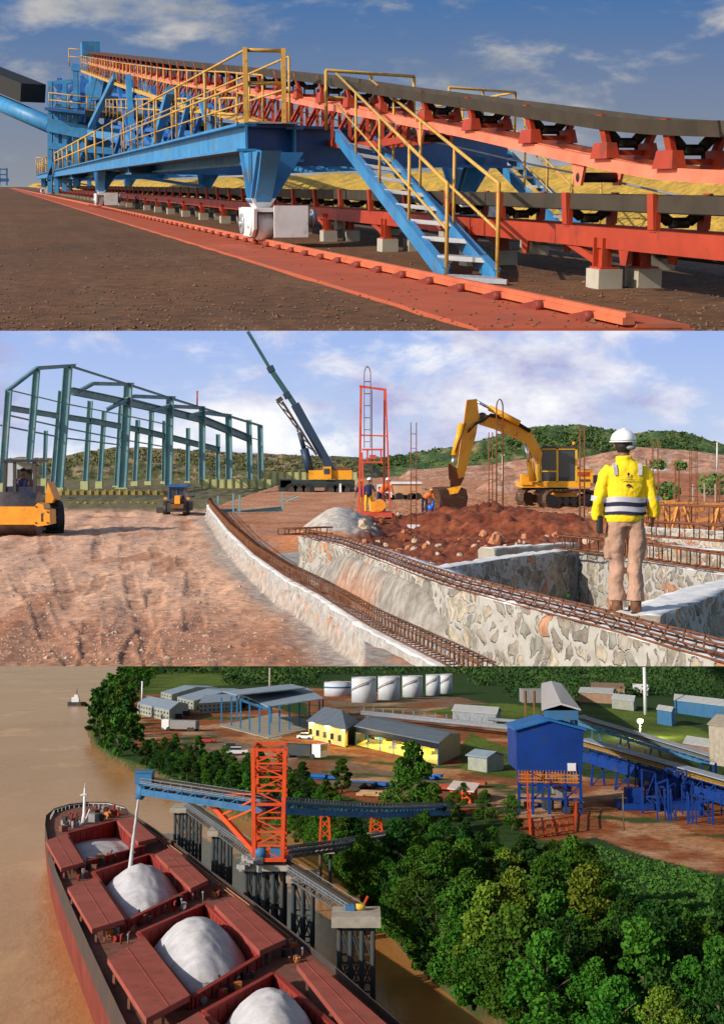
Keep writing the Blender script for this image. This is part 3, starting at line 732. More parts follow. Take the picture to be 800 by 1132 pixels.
def wall(name, label, P, z1, z0, w, mat, cap=CAP, lump=.07, side=1, group=None):
    """stone wall along plan line P (near side face), width w to the right/back, with a rough mortar cap"""
    mb = MB(); pts = []
    for a, b in zip(P, P[1:]):
        n = max(1, int((b-a).length/.12))
        for i in range(n): pts.append(a.lerp(b, i/n))
    pts.append(P[-1]); nv = 16; prev = None
    for k, p in enumerate(pts):
        d = (pts[min(k+1,len(pts)-1)]-pts[max(k-1,0)]); d.z = 0; d.normalize(); r = V((d.y,-d.x,0))*side
        zt_ = z1 if not callable(z1) else z1(p); base = len(mb.v)
        for j in range(nv+1):
            f = j/nv; z = lerp(z0, zt_, f); q = V((p.x, p.y, z)) + r*(lump*fbm(p.x*4+p.y*3, z*5, 1) - .06*(1-f)*side*side)
            mb.v.append(q)
        for j in range(1, 6):
            q = V((p.x, p.y, zt_)) + r*(w*j/5); q.z += .03*fbm(p.x*3, p.y*3+j, 2) - (.03 if j == 5 else 0); mb.v.append(q)
        for j in range(1, 5):
            mb.v.append(V((p.x, p.y, lerp(zt_, z0, j/4))) + r*(w+lump*fbm(p.x*4, p.y*3+j, 5)))
        m = nv+10
        if k:
            for j in range(m-1): mb.face((prev+j, prev+j+1, base+j+1, base+j), 1 if nv <= j < nv+5 else 0, True)
        else: mb.face(list(range(base, base+m)), 0)
        prev = base
    mb.face(list(range(prev, prev+m))[::-1], 0)
    base = P[len(P)//2].copy(); base.z = z0
    o = solo(W2, name, label, 'wall', mb, [mat, cap], base, group); cut_front(o); return o
fw = wall('stone_wall', 'long rubble stone wall in the foreground with a rebar cage lying along its top', [V((p.x,p.y,0)) for p in reversed(W2T)], 1.07, -.9, .75, STONE, side=1); cut_front(fw)
lw = wall('concrete_wall', 'rough grey concrete wall beside the sandy road with a tall rebar cage on top', [V((p.x,p.y,0)) for p in reversed(W1T)], .45, -.6, .4, ROUGH, cap=CAP, side=1, lump=.05); cut_front(lw)
bl = [W2.g(*q) for q in ((486,629,1.07),(560,617,1.07),(640,607,1.07))]
for p in bl: p.z = 0
wall('stone_wall', 'low rubble stone wall with pale mortar top closing the back of the enclosure', bl, 1.07, -.3, .35, STONE, side=-1)
br_ = [W2.g(*q) for q in ((640,608,1.07),(720,622,1.07),(830,642,1.07))]
for p in br_: p.z = 0
wall('stone_wall', 'rubble stone wall running behind the legs of the man in yellow', br_, 1.07, -.3, .35, STONE, side=-1)
nr = [V((2.75,12.6,0)), V((3.3,13.6,0)), V((4.1,15.2,0)), V((5.2,16.9,0))]
o = wall('stone_wall', 'short rubble wall with broad white mortar top to the right of the man', nr, 1.12, -.6, .55, STONE, side=-1); cut_front(o)
fl = [V((xat(W2T,y)+.6, y, 0)) for y in (19.2,17.5)]
wl2 = [W2.g(486,629,1.07), W2.g(470,640,1.07)]
for p in wl2: p.z = 0
wall('stone_wall', 'short stone wall end joining the foreground wall beside the red mound', wl2, 1.06, -.3, .3, STONE, side=-1)
# far foundation walls
far = []
for i, (a, b, z, lab) in enumerate((((700,601),(840,612),.9,'pale mortared foundation wall just behind the second rebar cage at right'), ((690,582),(840,590),.8,'grey stone foundation wall below the orange formwork stands at right'), ((545,606),(640,600),.9,'small concrete footing block at the foot of the red earth mound'))):
    P = [W2.g(a[0],a[1],z), W2.g(b[0],b[1],z)]; P = [V((p.x,p.y,0)) for p in P]
    wall('foundation_wall', lab, P, z, 0, .4, STONE if i < 2 else CONC, side=-1)
# ---- rebar cages
def cage(name, label, P, w, h, sp, r=.009, tri=False, group='rebar cages lying on the foundation walls', cut=False):
    mb = MB(); n_ = []
    L_ = [0]
    for a, b in zip(P, P[1:]): L_.append(L_[-1]+(b-a).length)
    def pt(s_):
        for k in range(len(P)-1):
            if s_ <= L_[k+1]: return P[k].lerp(P[k+1], (s_-L_[k])/max(1e-6, L_[k+1]-L_[k])), (P[k+1]-P[k]).normalized()
        return P[-1], (P[-1]-P[-2]).normalized()
    offs = [(-w/2,0),(w/2,0),(-w/2,h),(w/2,h)]
    def off(s_, ox, oz):
        p, d = pt(s_); s2 = V((d.y,-d.x,0)).normalized(); wob = .012*fbm(s_*1.3, ox*9, oz*7); return p+s2*(ox+wob)+V((0,0,oz+wob+.02))
    N_ = max(2, int(L_[-1]/.5))
    for ox, oz in offs: mb.tube([off(L_[-1]*i/N_, ox, oz) for i in range(N_+1)], r*1.25, 5)
    k = int(L_[-1]/sp)
    for i in range(k+1):
        s_ = i*sp
        if tri:
            c = [off(s_-sp*.25,0,h+.02), off(s_,-w/2,h*.5), off(s_+sp*.1,0,0), off(s_,w/2,h*.5), off(s_-sp*.25,0,h+.02)]
            mb.tube(c, r, 5); 
        else:
            c = [off(s_,-w/2,0), off(s_,-w/2,h), off(s_,w/2,h), off(s_,w/2,0), off(s_,-w/2,0)]; mb.tube(c, r, 5)
    if tri:
        for ox in (-w/2, w/2): mb.tube([off(L_[-1]*i/N_, ox, h*.5) for i in range(N_+1)], r*1.1, 5)
    b = P[0].copy(); o = solo(W2, name, label, 'rebar cage', mb, RUST, b, group)
    if cut: cut_front(o)
    return o
z_ = V((0,0,1.09))
cage('rebar_cage', 'long rusty rebar cage with zigzag ties along the foreground stone wall', [V((p.x+.08,p.y,1.06)) for p in W2T], .13, .13, .30, .009, True, cut=True)
cage('rebar_cage', 'dense rusty rebar cage with closely spaced hoops beside the sandy road', [V((p.x+.16,p.y,.47)) for p in W1T], .15, .19, .16, .008, cut=True)
cage('rebar_cage', 'rusty rebar cage behind the knees of the man in yellow', [W2.g(618,607,1.09), W2.g(705,618,1.09), W2.g(830,637,1.09)], .2, .22, .26, .012)
cage('rebar_cage', 'dark rebar cage far right below the formwork stands', [W2.g(700,592,.95), W2.g(840,602,.95)], .25, .3, .4, .014)
cage('rebar_cage', 'farthest rebar cage at right in front of the orange formwork', [W2.g(690,577,.9), W2.g(840,582,.9)], .3, .45, .6, .018)
cage('rebar_cage', 'thin red rebar cage lying alone on the grey gravel', [W2.g(311,592,.72), W2.g(364,590,.72)], .3, .14, .3, .014)
# orange formwork trestles
tr_ = None
for i, (x, y, l) in enumerate(((702,585,'leftmost'),(729,583,'middle'),(752,586,'third'),(797,588,'rightmost'))):
    t = Thing(W2, 'formwork_stand', f'{l} of the orange timber formwork stands near the rebar cages at right', 'formwork', W2.g(x,y,.5), 'orange formwork stands')
    b = t.base; mb = MB()
    for s_ in (-.3,.3): mb.beam(b+V((s_,-.2,0)), b+V((s_*.2,0,.75)), .06); mb.beam(b+V((s_,.3,0)), b+V((s_*.2,0,.75)), .06)
    mb.beam(b+V((-.7,0,.3)), b+V((.7,0,.62)), .05,.09)
    t.part('trestle', mb, pm('orange_timber', (.62,.27,.06), (.45,.18,.05), 6, .8))
    mb = MB(); mb.beam(b+V((-.45,0,.78)), b+V((.45,0,.78)), .12, .05); t.part('board', mb, pm('orange_timber'  , (.6,.3,.1)))
# ---- rebar columns
def rebar_col(px, y1, y0, wpx, dep, label, hook=False, z0=None):
    p0, p1 = W2.d(px, y1, dep), W2.d(px, y0, dep); w = wpx*dep/F/2; mb = MB(); r = max(.010, .45*dep/F)
    for sx in (-1, 1):
        for sy in (-1, 1):
            q = [p0+V((sx*w,sy*w,0)), p1+V((sx*w,sy*w,0))]
            if hook: q.append(p1+V((sx*w*.6,sy*w,w*1.4))); q.append(p1+V((0,sy*w,w*2)))
            mb.tube(q, r, 5)
    h = (p1-p0).z; n = max(4, int(h/.32))
    for i in range(n):
        z = h*(i+.5)/n*.96; c = [p0+V((sx*w*1.06,sy*w*1.06,z)) for sx, sy in ((-1,-1),(1,-1),(1,1),(-1,1),(-1,-1))]; mb.tube(c, r*.7, 4)
    return solo(W2, 'rebar_column', label, 'rebar column', mb, RUST, p0, 'upright rebar columns')
rebar_col(457,583,467,6,33,'rebar column standing in front of the white tipper truck')
rebar_col(552,575,448,7,44,'tall rebar column with hooked top crossing the excavator boom', True)
rebar_col(542,568,478,4,46,'thin rebar column just left of the hooked one')
rebar_col(643,590,470,5,40,'rebar column between the excavator and the man in yellow')
rebar_col(724,584,487,6,38,'tallest rebar column just right of the man in yellow')
rebar_col(716,584,508,4,44,'shorter rebar column nearest to the man\'s right shoulder')
rebar_col(748,576,513,4,46,'thin rebar column between the bush and the tall columns')
rebar_col(766,575,498,7,44,'wide rebar column near the right edge in front of the red bank')
rebar_col(793,578,528,3,50,'short thin rebar column at the far right edge')
mb = MB(); p = W2.g(457,590,.45); mb.box(p+V((0,0,.1)), (.35,.35,.3)); solo(W2, 'concrete_block', 'small pale concrete block at the foot of a rebar column in red earth', 'block', mb, CAP, p)
mb = MB(); rg_ = random.Random(77)
for k in range(5200):
    y = 15.5+38*rg_.random()**2; px = rg_.uniform(-10, 470 if rg_.random() < .5 else 240); x = (px-400)/F*y
    if abs(x-xat(W1T,y)) < .3: continue
    z, _c = gh(x, y)
    if W2.pix((x,y,z))[1] > 733: continue
    pebble(mb, V((x,y,z)), rg_.uniform(.010,.028)*(1 if rg_.random() < .94 else 2.2), rg_)
struct(W2, 'loose_gravel', mb, pm('site_pebbles', (.50,.36,.27), (.30,.19,.13), 9, .95), 'stuff')
# ---- loose rocks
rnd = random.Random(7)
def rock(r, seed):
    mb = MB(); rr = random.Random(seed); k = 9
    mb.ball((0,0,0), r, 12, sc=(1, rr.uniform(.7,1), rr.uniform(.55,.85)))
    mb.v = [p*(1+.55*noise.noise(p/r*1.1+V((seed*3.1,0,0)))+.30*noise.noise(p/r*2.6+V((0,seed,0)))) for p in mb.v]; mb.sm = [False]*len(mb.sm); return mb
ROCKS = [rock(1.0, i) for i in range(6)]
RC = [pm('orange_rock', (.50,.22,.11), (.36,.14,.07), 6, .95, bump=.4), pm('pale_rock', (.52,.40,.30), (.40,.30,.22), 6, .95, bump=.4), pm('red_rock', (.26,.07,.03), (.18,.05,.02), 6, .95)]
rme = [[ROCKS[i].mesh('rock', RC[j]) for j in range(3)] for i in range(6)]
for k in range(330):
    px = rnd.uniform(385, 665); py = rnd.uniform(560, 628) if k > 60 else rnd.uniform(580,632)
    if py > 632-abs(px-500)*.05 or (px > 480 and py > 618): continue
    p = W2.g(px, py, .6); z, c = gh(p.x, p.y); 
    # slide forward so the rock sits where that pixel meets the mound
    for _ in range(3): q = W2.g(px, py, z); z = gh(q.x, q.y)[0]
    pp = W2.pix((q.x,q.y,z)); 
    if abs(pp[1]-py) > 4 or q.y < 23 or q.y > 60: continue
    s_ = rnd.uniform(.035,.11)*(1.8 if rnd.random() < .1 else 1)
    j = rnd.choice((0,0,1,1,2)); o = bpy.data.objects.new('rock', rme[rnd.randrange(6)][j]); C.objects.link(o)
    o.matrix_basis = Matrix.Translation((q.x, q.y, z+s_*.3)) @ Euler((rnd.random(), rnd.random(), rnd.random()*6)).to_matrix().to_4x4() @ Matrix.Scale(s_, 4)
    tag(o, ('orange rock lying in the red excavated earth','pale rock lying in the red excavated earth','dark red rock lying in the red excavated earth')[j], 'rock', ('orange rocks','pale rocks','dark red rocks')[j]+' in the red earth')
p = W2.g(627,659,.35); mb = MB(); mb.ball(p, .035, 14); solo(W2, 'ball', 'small bright green ball on the enclosure floor', 'ball', mb, pm('lime_plastic', (.12,.75,.08), (.1,.6,.06), 3, .4), p)
# ---- terraces and hills (sloping bands of terrain)
def band(name, top, ybot, d0, d1, colf, amp, mat, kind='structure', x0=-60, x1=860, ny=14, rough=.4, dx=2.5, flat=.0):
    mb = MB(); mb.col = []; n = int((x1-x0)/dx)
    for i in range(n+1):
        px = x0+(x1-x0)*i/n; yt = interp(top, px)
        for j in range(ny+1):
            f = j/ny; d = lerp(d0, d1, f); yb = interp(ybot, px) if isinstance(ybot, list) else ybot
            e = 1-(1-f)**(1.35) if not flat else f
            py = lerp(yb, yt, e) - amp*fbm(px*.06, f*3, 3)*(1 if 0<j else 0)*(1-.3*(j==ny)) - rough*fbm(px*.4, f*14, 8)
            p = W2.d(px, py, d*(1+.006*fbm(px*.05,f*4,5))); mb.v.append(p); mb.col.append(colf(px, py, f))
        if i:
            for j in range(ny): a = i*(ny+1)+j; mb.face((a-ny-1, a, a+1, a-ny), 0, True)
    for i in range(n+1):   # back slope so the land has depth
        pass
    return struct(W2, name, mb, mat, kind)
HG = pm('hill_forest', (1.3,1.3,1.3), (.45,.5,.45), .9, .95, bump=1, bdist=.5, vcol=True, bscale=1.6, detail=8)
def gcol(px, py, f):
    n = fbm(px*.03, py*.09, 2); c = cmix((.035,.085,.022), (.10,.15,.035), .45+1.2*n); c = cmix(c, (.20,.16,.07), ss(.30,.5,fbm(px*.05,py*.12,9))); return c
def lcol(px, py, f):
    n = fbm(px*.05, py*.15, 2); c = cmix((.075,.085,.03), (.16,.15,.06), .5+1.2*n); return cmix(c, (.32,.22,.13), ss(.15,.35,fbm(px*.04,py*.2,19)))
band('hill', [(-60,520),(395,518),(404,508),(430,505),(470,499),(500,494),(540,485),(560,477),(600,471),(640,470),(700,479),(740,476),(765,480),(800,493),(860,500)], 530, 168, 184, gcol, 2.5, HG, ny=26)
band('hill', [(-60,508),(0,506),(60,506),(100,498),(140,494),(190,496),(260,500),(330,503),(395,505),(410,512),(430,530),(860,540)], 538, 150, 165, lcol, 2.0, HG, ny=18)
CL = pm('pink_cliff', (1.15,1.1,1.05), (.72,.68,.66), .8, .95, bump=1, bdist=.3, vcol=True, bscale=1.8)
def ccol(px, py, f):
    n = fbm(px*.03, py*.35, 4); c = cmix((.52,.29,.20), (.36,.17,.10), .5+1.3*n); return cmix(c, (.55,.40,.30), ss(.2,.4,fbm(px*.09,py*.3,7)))
band('hillside', [(-60,540),(430,535),(452,520),(500,516),(540,514),(575,508),(600,506),(640,507),(670,500),(700,494),(735,496),(770,499),(800,503),(860,505)], 536, 142, 158, ccol, 1.0, CL, ny=18)
def bcol(px, py, f):
    n = fbm(px*.02, py*.5, 4); c = cmix((.46,.19,.10), (.33,.11,.05), .5+1.2*n); return cmix(c, (.52,.33,.22), ss(.7,1,f))
band('embankment', [(-60,560),(640,545),(665,535),(690,524),(730,520),(800,520),(860,520)], 556, 78, 92, bcol, .5, CL, ny=12, x0=600)
band('embankment', [(400,560),(430,556),(470,552),(520,545),(545,528),(590,526),(640,530),(680,540),(700,560)], 562, 90, 102, ccol, .6, CL, ny=12, x0=400, x1=700)
# plateau behind the bank
mb = MB(); mb.quad(W2.d(600,548,92), W2.d(860,521,91.5), W2.d(860,519,150), W2.d(600,526,150)); struct(W2, 'terrace', mb, CL)
# tree clumps on the green ridge
def leafclump(mb, c, r, n, rnd, size, flat=.7, col=None):
    for _ in range(n):
        while True:
            p = V((rnd.uniform(-1,1), rnd.uniform(-1,1), rnd.uniform(-1,1)))
            if .25 < p.length < 1: break
        p = c + V((p.x*r, p.y*r, p.z*r*flat)); a = V((rnd.gauss(0,1), rnd.gauss(0,1), rnd.gauss(0,1))).normalized(); b = a.cross(V((rnd.gauss(0,1), rnd.gauss(0,1), rnd.gauss(0,1)))).normalized(); s_ = size*rnd.uniform(.6,1.3)
        mb.quad(p-a*s_-b*s_*.6, p+a*s_-b*s_*.5, p+a*s_*.9+b*s_*.6, p-a*s_*.9+b*s_*.6)
LEAF = pm('hill_leaves', (.035,.085,.02), (.085,.13,.03), .35, .9, c3=(.015,.04,.012), s3=.5)
HT_ = [(404,508),(430,505),(470,499),(500,494),(540,485),(560,477),(600,471),(640,470),(700,479),(740,476),(765,480),(800,493),(820,496)]
mb = MB(); rnd = random.Random(2)
for k in range(1500):
    px = rnd.uniform(400, 830); f = rnd.random()**.7; yt = interp(HT_, px); py = lerp(min(515, yt+22), yt, f); d = lerp(174, 184, f)
    leafclump(mb, W2.d(px, py, d), rnd.uniform(.18,.42), 9, rnd, .15)
struct(W2, 'forest_cover', mb, LEAF, 'stuff')
mb = MB()
for k in range(500):
    px = rnd.uniform(0, 400); yt = interp([(0,506),(60,506),(100,498),(140,494),(190,496),(260,500),(330,503),(400,506)], px); f = rnd.random(); py = lerp(yt+16, yt+1, f)
    leafclump(mb, W2.d(px, py, lerp(152,164,f)), rnd.uniform(.15,.4), 8, rnd, .13)
struct(W2, 'scrub_cover', mb, pm('dry_scrub', (.10,.10,.035), (.17,.15,.06), .5, .95), 'stuff')
for i, (x, y, r, l) in enumerate(((737,552,.75,'round green bush in front of the red bank right of the man'), (788,548,.95,'green bush by the pale posts at the right edge'), (727,519,.6,'small green bush beside the white sheds on the plateau'),(752,519,.5,'second small bush on the plateau right of the white sheds'))):
    dep = 74 if y > 530 else 100; p = W2.d(x, y, dep); mb = MB(); leafclump(mb, p+V((0,0,r*.6)), r, 260, rnd, .10)
    t = Thing(W2, 'bush', l, 'bush', p); t.part('foliage', mb, pm('bush_leaves', (.06,.16,.03), (.11,.22,.05), 1.5, .8)); mb = MB(); mb.tube([p, p+V((0,0,r))], .04, 5); t.part('stem', mb, RUST)
# fence by the right bushes
t = Thing(W2, 'fence', 'pale post fence around the bush at the right edge', 'fence', W2.d(770,560,73)); mb = MB()
for x in (765, 778, 790, 802): mb = MB(); mb.beam(W2.d(x,557,73), W2.d(x,535,73), .06); t.part('post', mb, CONC)
mb = MB(); 
for y in (540,548): mb.tube([W2.d(765,y,73), W2.d(815,y,73)], .012, 4)
t.part('wire', mb, STEEL)
# white sheds, pole
for x0, x1, y0, y1, l in ((712,722,521,514,'smaller white shed on the distant plateau'), (722,736,521,515,'longer white shed on the distant plateau')):
    t = Thing(W2, 'shed', l, 'shed', W2.d((x0+x1)/2,y0,104)); a, b = W2.d(x0,y0,104), W2.d(x1,y0,104); h = (y0-y1)*104/F; mb = MB()
    mb.box((a+b)/2+V((0,.8,h*.35)), ((b-a).x, 1.6, h*.7)); t.part('wall', mb, WHITE); mb = MB(); m_ = (a+b)/2+V((0,.8,h*.7)); w_ = (b-a).x/2+.08
    mb.prism([m_+V((-w_,-.9,0)), m_+V((-w_,.9,0)), m_+V((-w_,0,h*.3))], V((2*w_,0,0))); t.part('roof', mb, STEEL)
mb = MB(); mb.tube([W2.d(792,521,100), W2.d(792,487,100)], .07, 6, r2=.04); mb.box(W2.d(792,487,100), (.3,.12,.08)); solo(W2, 'lamp_post', 'slim white pole on the distant plateau at the right', 'pole', mb, WHITE, W2.d(792,521,100))
mb = MB(); mb.tube([W2.d(555,548,100), W2.d(555,503,100)], .05, 6); mb.box(W2.d(555,503,100),(.3,.1,.08)); solo(W2, 'lamp_post', 'thin pale pole seen under the excavator boom', 'pole', mb, WHITE, W2.d(555,548,100))
# ---- sky behind the site: a wall of cloud far behind the hills
mb = MB(); yT = 2.6+139.3/F*DB
NX = 30
for i in range(NX+1):
    x = -75+150*i/NX
    for j in range(7): mb.v.append(V((x, DB, lerp(-4, yT, j/6))))
for i in range(NX):
    for j in range(6): n = i*7+j; mb.face((n, n+1, n+8, n+7)[::-1], 0)
SKY2 = skymat('cloudy_sky', (.60,.70,.86), (.36,.50,.88), (1.0,1.0,1.02), (.44,.46,.72), .065, .42, 1.0, (1,1,2.0), (0,20), .14, (7,0,0))
struct(W2, 'sky', mb, SKY2)
# ================================================================ machines and people on the site
ORG = pm('machine_yellow', (.78,.36,.02), (.66,.28,.015), 1.5, .42, c3=(.42,.17,.02), s3=1.6, bump=.05)
ORG2 = pm('roller_orange', (.80,.33,.03), (.68,.25,.02), 2.5, .4, c3=(.35,.17,.06), s3=3)
DKM = pm('dark_metal', (.035,.033,.035), (.06,.05,.045), 3, .6, c3=(.13,.075,.045), s3=2.5)
TRK = pm('muddy_track', (.10,.055,.035), (.045,.03,.025), 6, .85, bump=.5, c3=(.24,.11,.06), s3=4)
BKT = pm('worn_bucket_steel', (.16,.075,.04), (.09,.05,.035), 4, .55, .3, bump=.3, c3=(.33,.15,.08), s3=3)
CHR = pm('chrome_rod', (.75,.75,.78), (.6,.6,.63), 3, .2, 1.0)
TEAL = pm('teal_steel', (.17,.31,.34), (.11,.24,.28), .8, .55, c3=(.28,.36,.34), s3=.9)
def exP(mb, W, pts, dep, th, mi=0):
    """traced outline standing upright at depth dep (number or function of px), thickness th across"""
    f = dep if callable(dep) else (lambda x: dep)
    P = [W.d(x, y, f(x)) for x, y in pts]; mb.prism(P, V((0, th, 0)), mi); return mb
# ---- excavator
E0 = 66.0
t = Thing(W2, 'excavator', 'big yellow tracked excavator reaching its bucket down to the red earth mound', 'excavator', W2.d(612,561,E0))
dp = lambda x: E0-3.2+ (x-515)*.030      # boom swings slightly towards the viewer
mb = MB(); exP(mb, W2, [(528,458),(545,459),(575,468),(584,474),(592,486),(599,501),(597,513),(594,513),(588,500),(578,488),(566,482),(546,474),(530,469)], dp, .55)
boom = t.part('boom', mb, ORG)
mb = MB(); exP(mb, W2, [(516,442),(527,441),(529,459),(526,480),(519,505),(513,527),(507,529),(505,520),(508,500),(512,470)], lambda x: dp(x)-.12, .5)
t.part('arm', mb, ORG)
def cyl2(T, a, b, dep, r, k=.55, nm='hydraulic_cylinder'):
    p, q = W2.d(*a, dep), W2.d(*b, dep); m_ = p.lerp(q, k); mb = MB(); mb.cyl(p, m_, r, 12); c = T.part(nm, mb, ORG); mb = MB(); mb.cyl(m_, q, r*.5, 10); T.part('rod', mb, CHR, c); return c
cyl2(t, (574,468),(527,444), dp(550)-.15, .14, .72)
cyl2(t, (510,468),(499,516), dp(510)-.25, .15, .74)
cyl2(t, (588,532),(580,490), dp(585)-.1, .13, .5); cyl2(t, (590,532),(582,490), dp(585)+.75, .13, .5)
mb = MB(); exP(mb, W2, [(495,512),(506,518),(513,528),(508,538),(500,538),(496,528)], lambda x: dp(x), .4); exP(mb, W2, [(498,528),(508,532),(507,545),(497,545)], lambda x: dp(x)-.1, .6)
t.part('linkage', mb, RUST)
for k in range(3):
    mb = MB(); mb.tube([W2.d(x+k*.6, y-k*1.2, dp(x)-.12-.03*k) for x, y in ((585,478),(572,470),(556,463),(541,460),(533,466),(524,470),(517,478))], .035, 6); t.part('hydraulic_hose', mb, BLACK)
mb = MB(); mb.tube([W2.d(x, y, dp(x)-.3) for x, y in ((514,468),(511,478),(506,490),(503,500))], .035, 6); t.part('hydraulic_hose', mb, BLACK)
mb = MB(); c = W2.d(533,461,dp(533)-.08); mb.cyl(c, c+V((0,.75,0)), .22, 16); t.part('pivot_pin', mb, DKM)
# bucket: curved shell with side plates and teeth
bd = dp(495)-.2
prof = [(508,538),(515,541),(517,550),(515,562),(509,572),(501,577),(492,577)]
outer = [W2.d(x, y, bd) for x, y in prof]; mb = MB()
wv = V((-1.25, -.75, 0))   # across the bucket, towards the viewer and left
for a, b in zip(outer, outer[1:]):
    n = (b-a).cross(wv).normalized()*.06; mb.hexa([a, b, b+wv, a+wv, a+n, b+n, b+wv+n, a+wv+n])
for o_ in (V((0,0,0)), wv): mb.prism([p+o_ for p in outer], wv.normalized()*.05)
bk = t.part('bucket', mb, BKT)
for i in range(5):
    e = outer[-1]+wv*((i+.3)/5); mb = MB(); mb.hexa([e, e+wv*.1, e+wv*.1+V((0,0,.08)), e+V((0,0,.08)), e+V((-.32,0,-.06)), e+wv*.1+V((-.32,0,-.06)), e+wv*.1+V((-.32,0,-.03)), e+V((-.32,0,-.03))]); t.part('tooth', mb, DKM, bk)
mb = MB(); exP(mb, W2, [(494,540),(510,537),(506,545),(490,548)], bd-.5, .4); t.part('bucket_ear', mb, ORG, bk)
# body
q = E0
def bx(T, nm, x0, x1, y0, y1, d0, d1, mat, parent=None):
    """box whose front face fills pixel rectangle x0..x1, y0..y1 at depth d0 and reaches back to d1"""
    mb = MB(); a, b = W2.d(x0, y1, d0), W2.d(x1, y0, d0); mb.box(((a.x+b.x)/2,(d0+d1)/2,(a.z+b.z)/2), (abs(b.x-a.x), d1-d0, abs(b.z-a.z))); return T.part(nm, mb, mat, parent)
bx(t, 'deck', 577, 652, 533, 539, q-.2, q+2.6, ORG)
cw = bx(t, 'counterweight', 636, 655, 519, 534, q-.15, q+2.6, ORG)
mb = MB(); a = W2.d(644.5,524,q-.17); mb.box(a, (.55,.02,.2)); t.part('red_marking', mb, RED, cw); 
for k in range(5): mb = MB(); mb.box(W2.d(640.5+k*2.5,531,q-.17), (.09,.02,.11)); t.part('letter_mark', mb, DKM, cw)
bx(t, 'engine_cover', 600, 640, 516, 533, q+1.3, q+2.5, ORG)
bx(t, 'tool_box', 576, 588, 524, 536, q-.3, q+.4, ORG)
cab = bx(t, 'cab', 598, 636, 497, 533, q-.1, q+1.3, GLASS)
mb = MB()
for x in (597,615.5,636.5):
    a, b = W2.d(x,533,q-.12), W2.d(x,495,q-.12)
    mb.beam(a, b, .09, .09)
    if x in (597, 636.5): mb.beam(a+V((0,1.45,0)), b+V((0,1.45,0)), .09)
for y in (496,533): mb.beam(W2.d(596,y,q-.12), W2.d(637,y,q-.12), .09)
mb.beam(W2.d(597,521,q-.12), W2.d(615,521,q-.12), .06); mb.beam(W2.d(597,533,q-.12)+V((0,0,0)), W2.d(597,533,q-.12)+V((0,1.4,0)), .08)
mb.beam(W2.d(597,496,q-.12), W2.d(597,496,q-.12)+V((0,1.5,0)), .08); mb.beam(W2.d(636.5,496,q-.12), W2.d(636.5,496,q-.12)+V((0,1.5,0)), .08)
t.part('cab_frame', mb, pm('machine_yellow_trim', (.72,.42,.03), (.6,.33,.02), 3, .5), cab)
mb = MB(); a = W2.d(617,494.5,q+.6); mb.box(a, (1.85,1.6,.1)); t.part('cab_roof', mb, DKM, cab)
mb = MB(); a = W2.d(634,492,q+.3); mb.cyl(a, a+V((0,0,.16)), .08, 10); t.part('beacon', mb, ORG2, cab)
mb = MB(); mb.beam(W2.d(605,531,q-.1), W2.d(630,531,q-.1), .05,.3); t.part('seat_shade', mb, DKM, cab)
mb = MB(); mb.cyl(W2.d(607,545,q+.9), W2.d(607,538,q+.9), .7, 20); t.part('slew_ring', mb, DKM)
# tracks: yawed loops
def track(T, c, yaw, L_, H, w, k=26):
    mb = MB(); M_ = Matrix.Translation(c) @ Matrix.Rotation(yaw, 4, 'Z'); loop = []
    r = H/2
    for i in range(9): a = -math.pi/2+math.pi*i/8; loop.append((L_/2-r+r*math.cos(a), r+r*math.sin(a)))
    for i in range(9): a = math.pi/2+math.pi*i/8; loop.append((-L_/2+r+r*math.cos(a), r+r*math.sin(a)))
    inner = [(x*.93, r+(z-r)*.8) for x, z in loop]; n = len(loop)
    base = len(mb.v)
    for y in (-w/2, w/2):
        for x, z in loop: mb.v.append(M_ @ V((x, y, z)))
    for y in (-w/2, w/2):
        for x, z in inner: mb.v.append(M_ @ V((x, y, z)))
    for i in range(n):
        j = (i+1)%n; mb.face((base+i, base+j, base+n+j, base+n+i)); mb.face((base+2*n+i, base+2*n+j, base+3*n+j, base+3*n+i)); mb.face((base+i, base+j, base+2*n+j, base+2*n+i)); mb.face((base+n+i, base+n+j, base+3*n+j, base+3*n+i))
    per = 2*(L_-H)+math.pi*H
    for i in range(k):
        s_ = per*i/k
        if s_ < L_-H: x, z, a = s_-(L_-H)/2, 0, 0
        elif s_ < L_-H+math.pi*r: a = (s_-(L_-H))/r; x, z = (L_-H)/2+r*math.sin(a), r-r*math.cos(a)
        elif s_ < 2*(L_-H)+math.pi*r: x, z, a = (L_-H)/2-(s_-(L_-H)-math.pi*r), H, math.pi
        else: a = (s_-2*(L_-H)-math.pi*r)/r; x, z = -(L_-H)/2-r*math.sin(a), r+r*math.cos(a); a += math.pi
        mb.box((0,0,0), (.09,w*1.04,.05), X=(M_.to_3x3() @ Matrix.Rotation(-a, 3, 'Y'))); 
        o_ = M_ @ V((x, 0, z)); 
        for v in mb.v[-8:]: v += o_
    tr = T.part('track', mb, TRK)
    mb = MB()
    for i in range(6): x = -L_/2+r+(L_-H)*i/5; mb.cyl(M_ @ V((x,-w*.4,r*.8)), M_ @ V((x,w*.4,r*.8)), r*(.75 if i in (0,5) else .45), 14)
    T.part('track_rollers', mb, DKM, tr)
    return tr
c1 = W2.d(626,562,E0-.2); track(t, c1, R(35), 3.3, .9, .6); c2 = W2.d(601,559,E0+2.2); track(t, c2, R(35), 3.3, .9, .6)
mb = MB(); mb.beam(c1+V((0,.2,.55)), c2+V((0,0,.55)), 1.2, .4); t.part('undercarriage', mb, ORG)

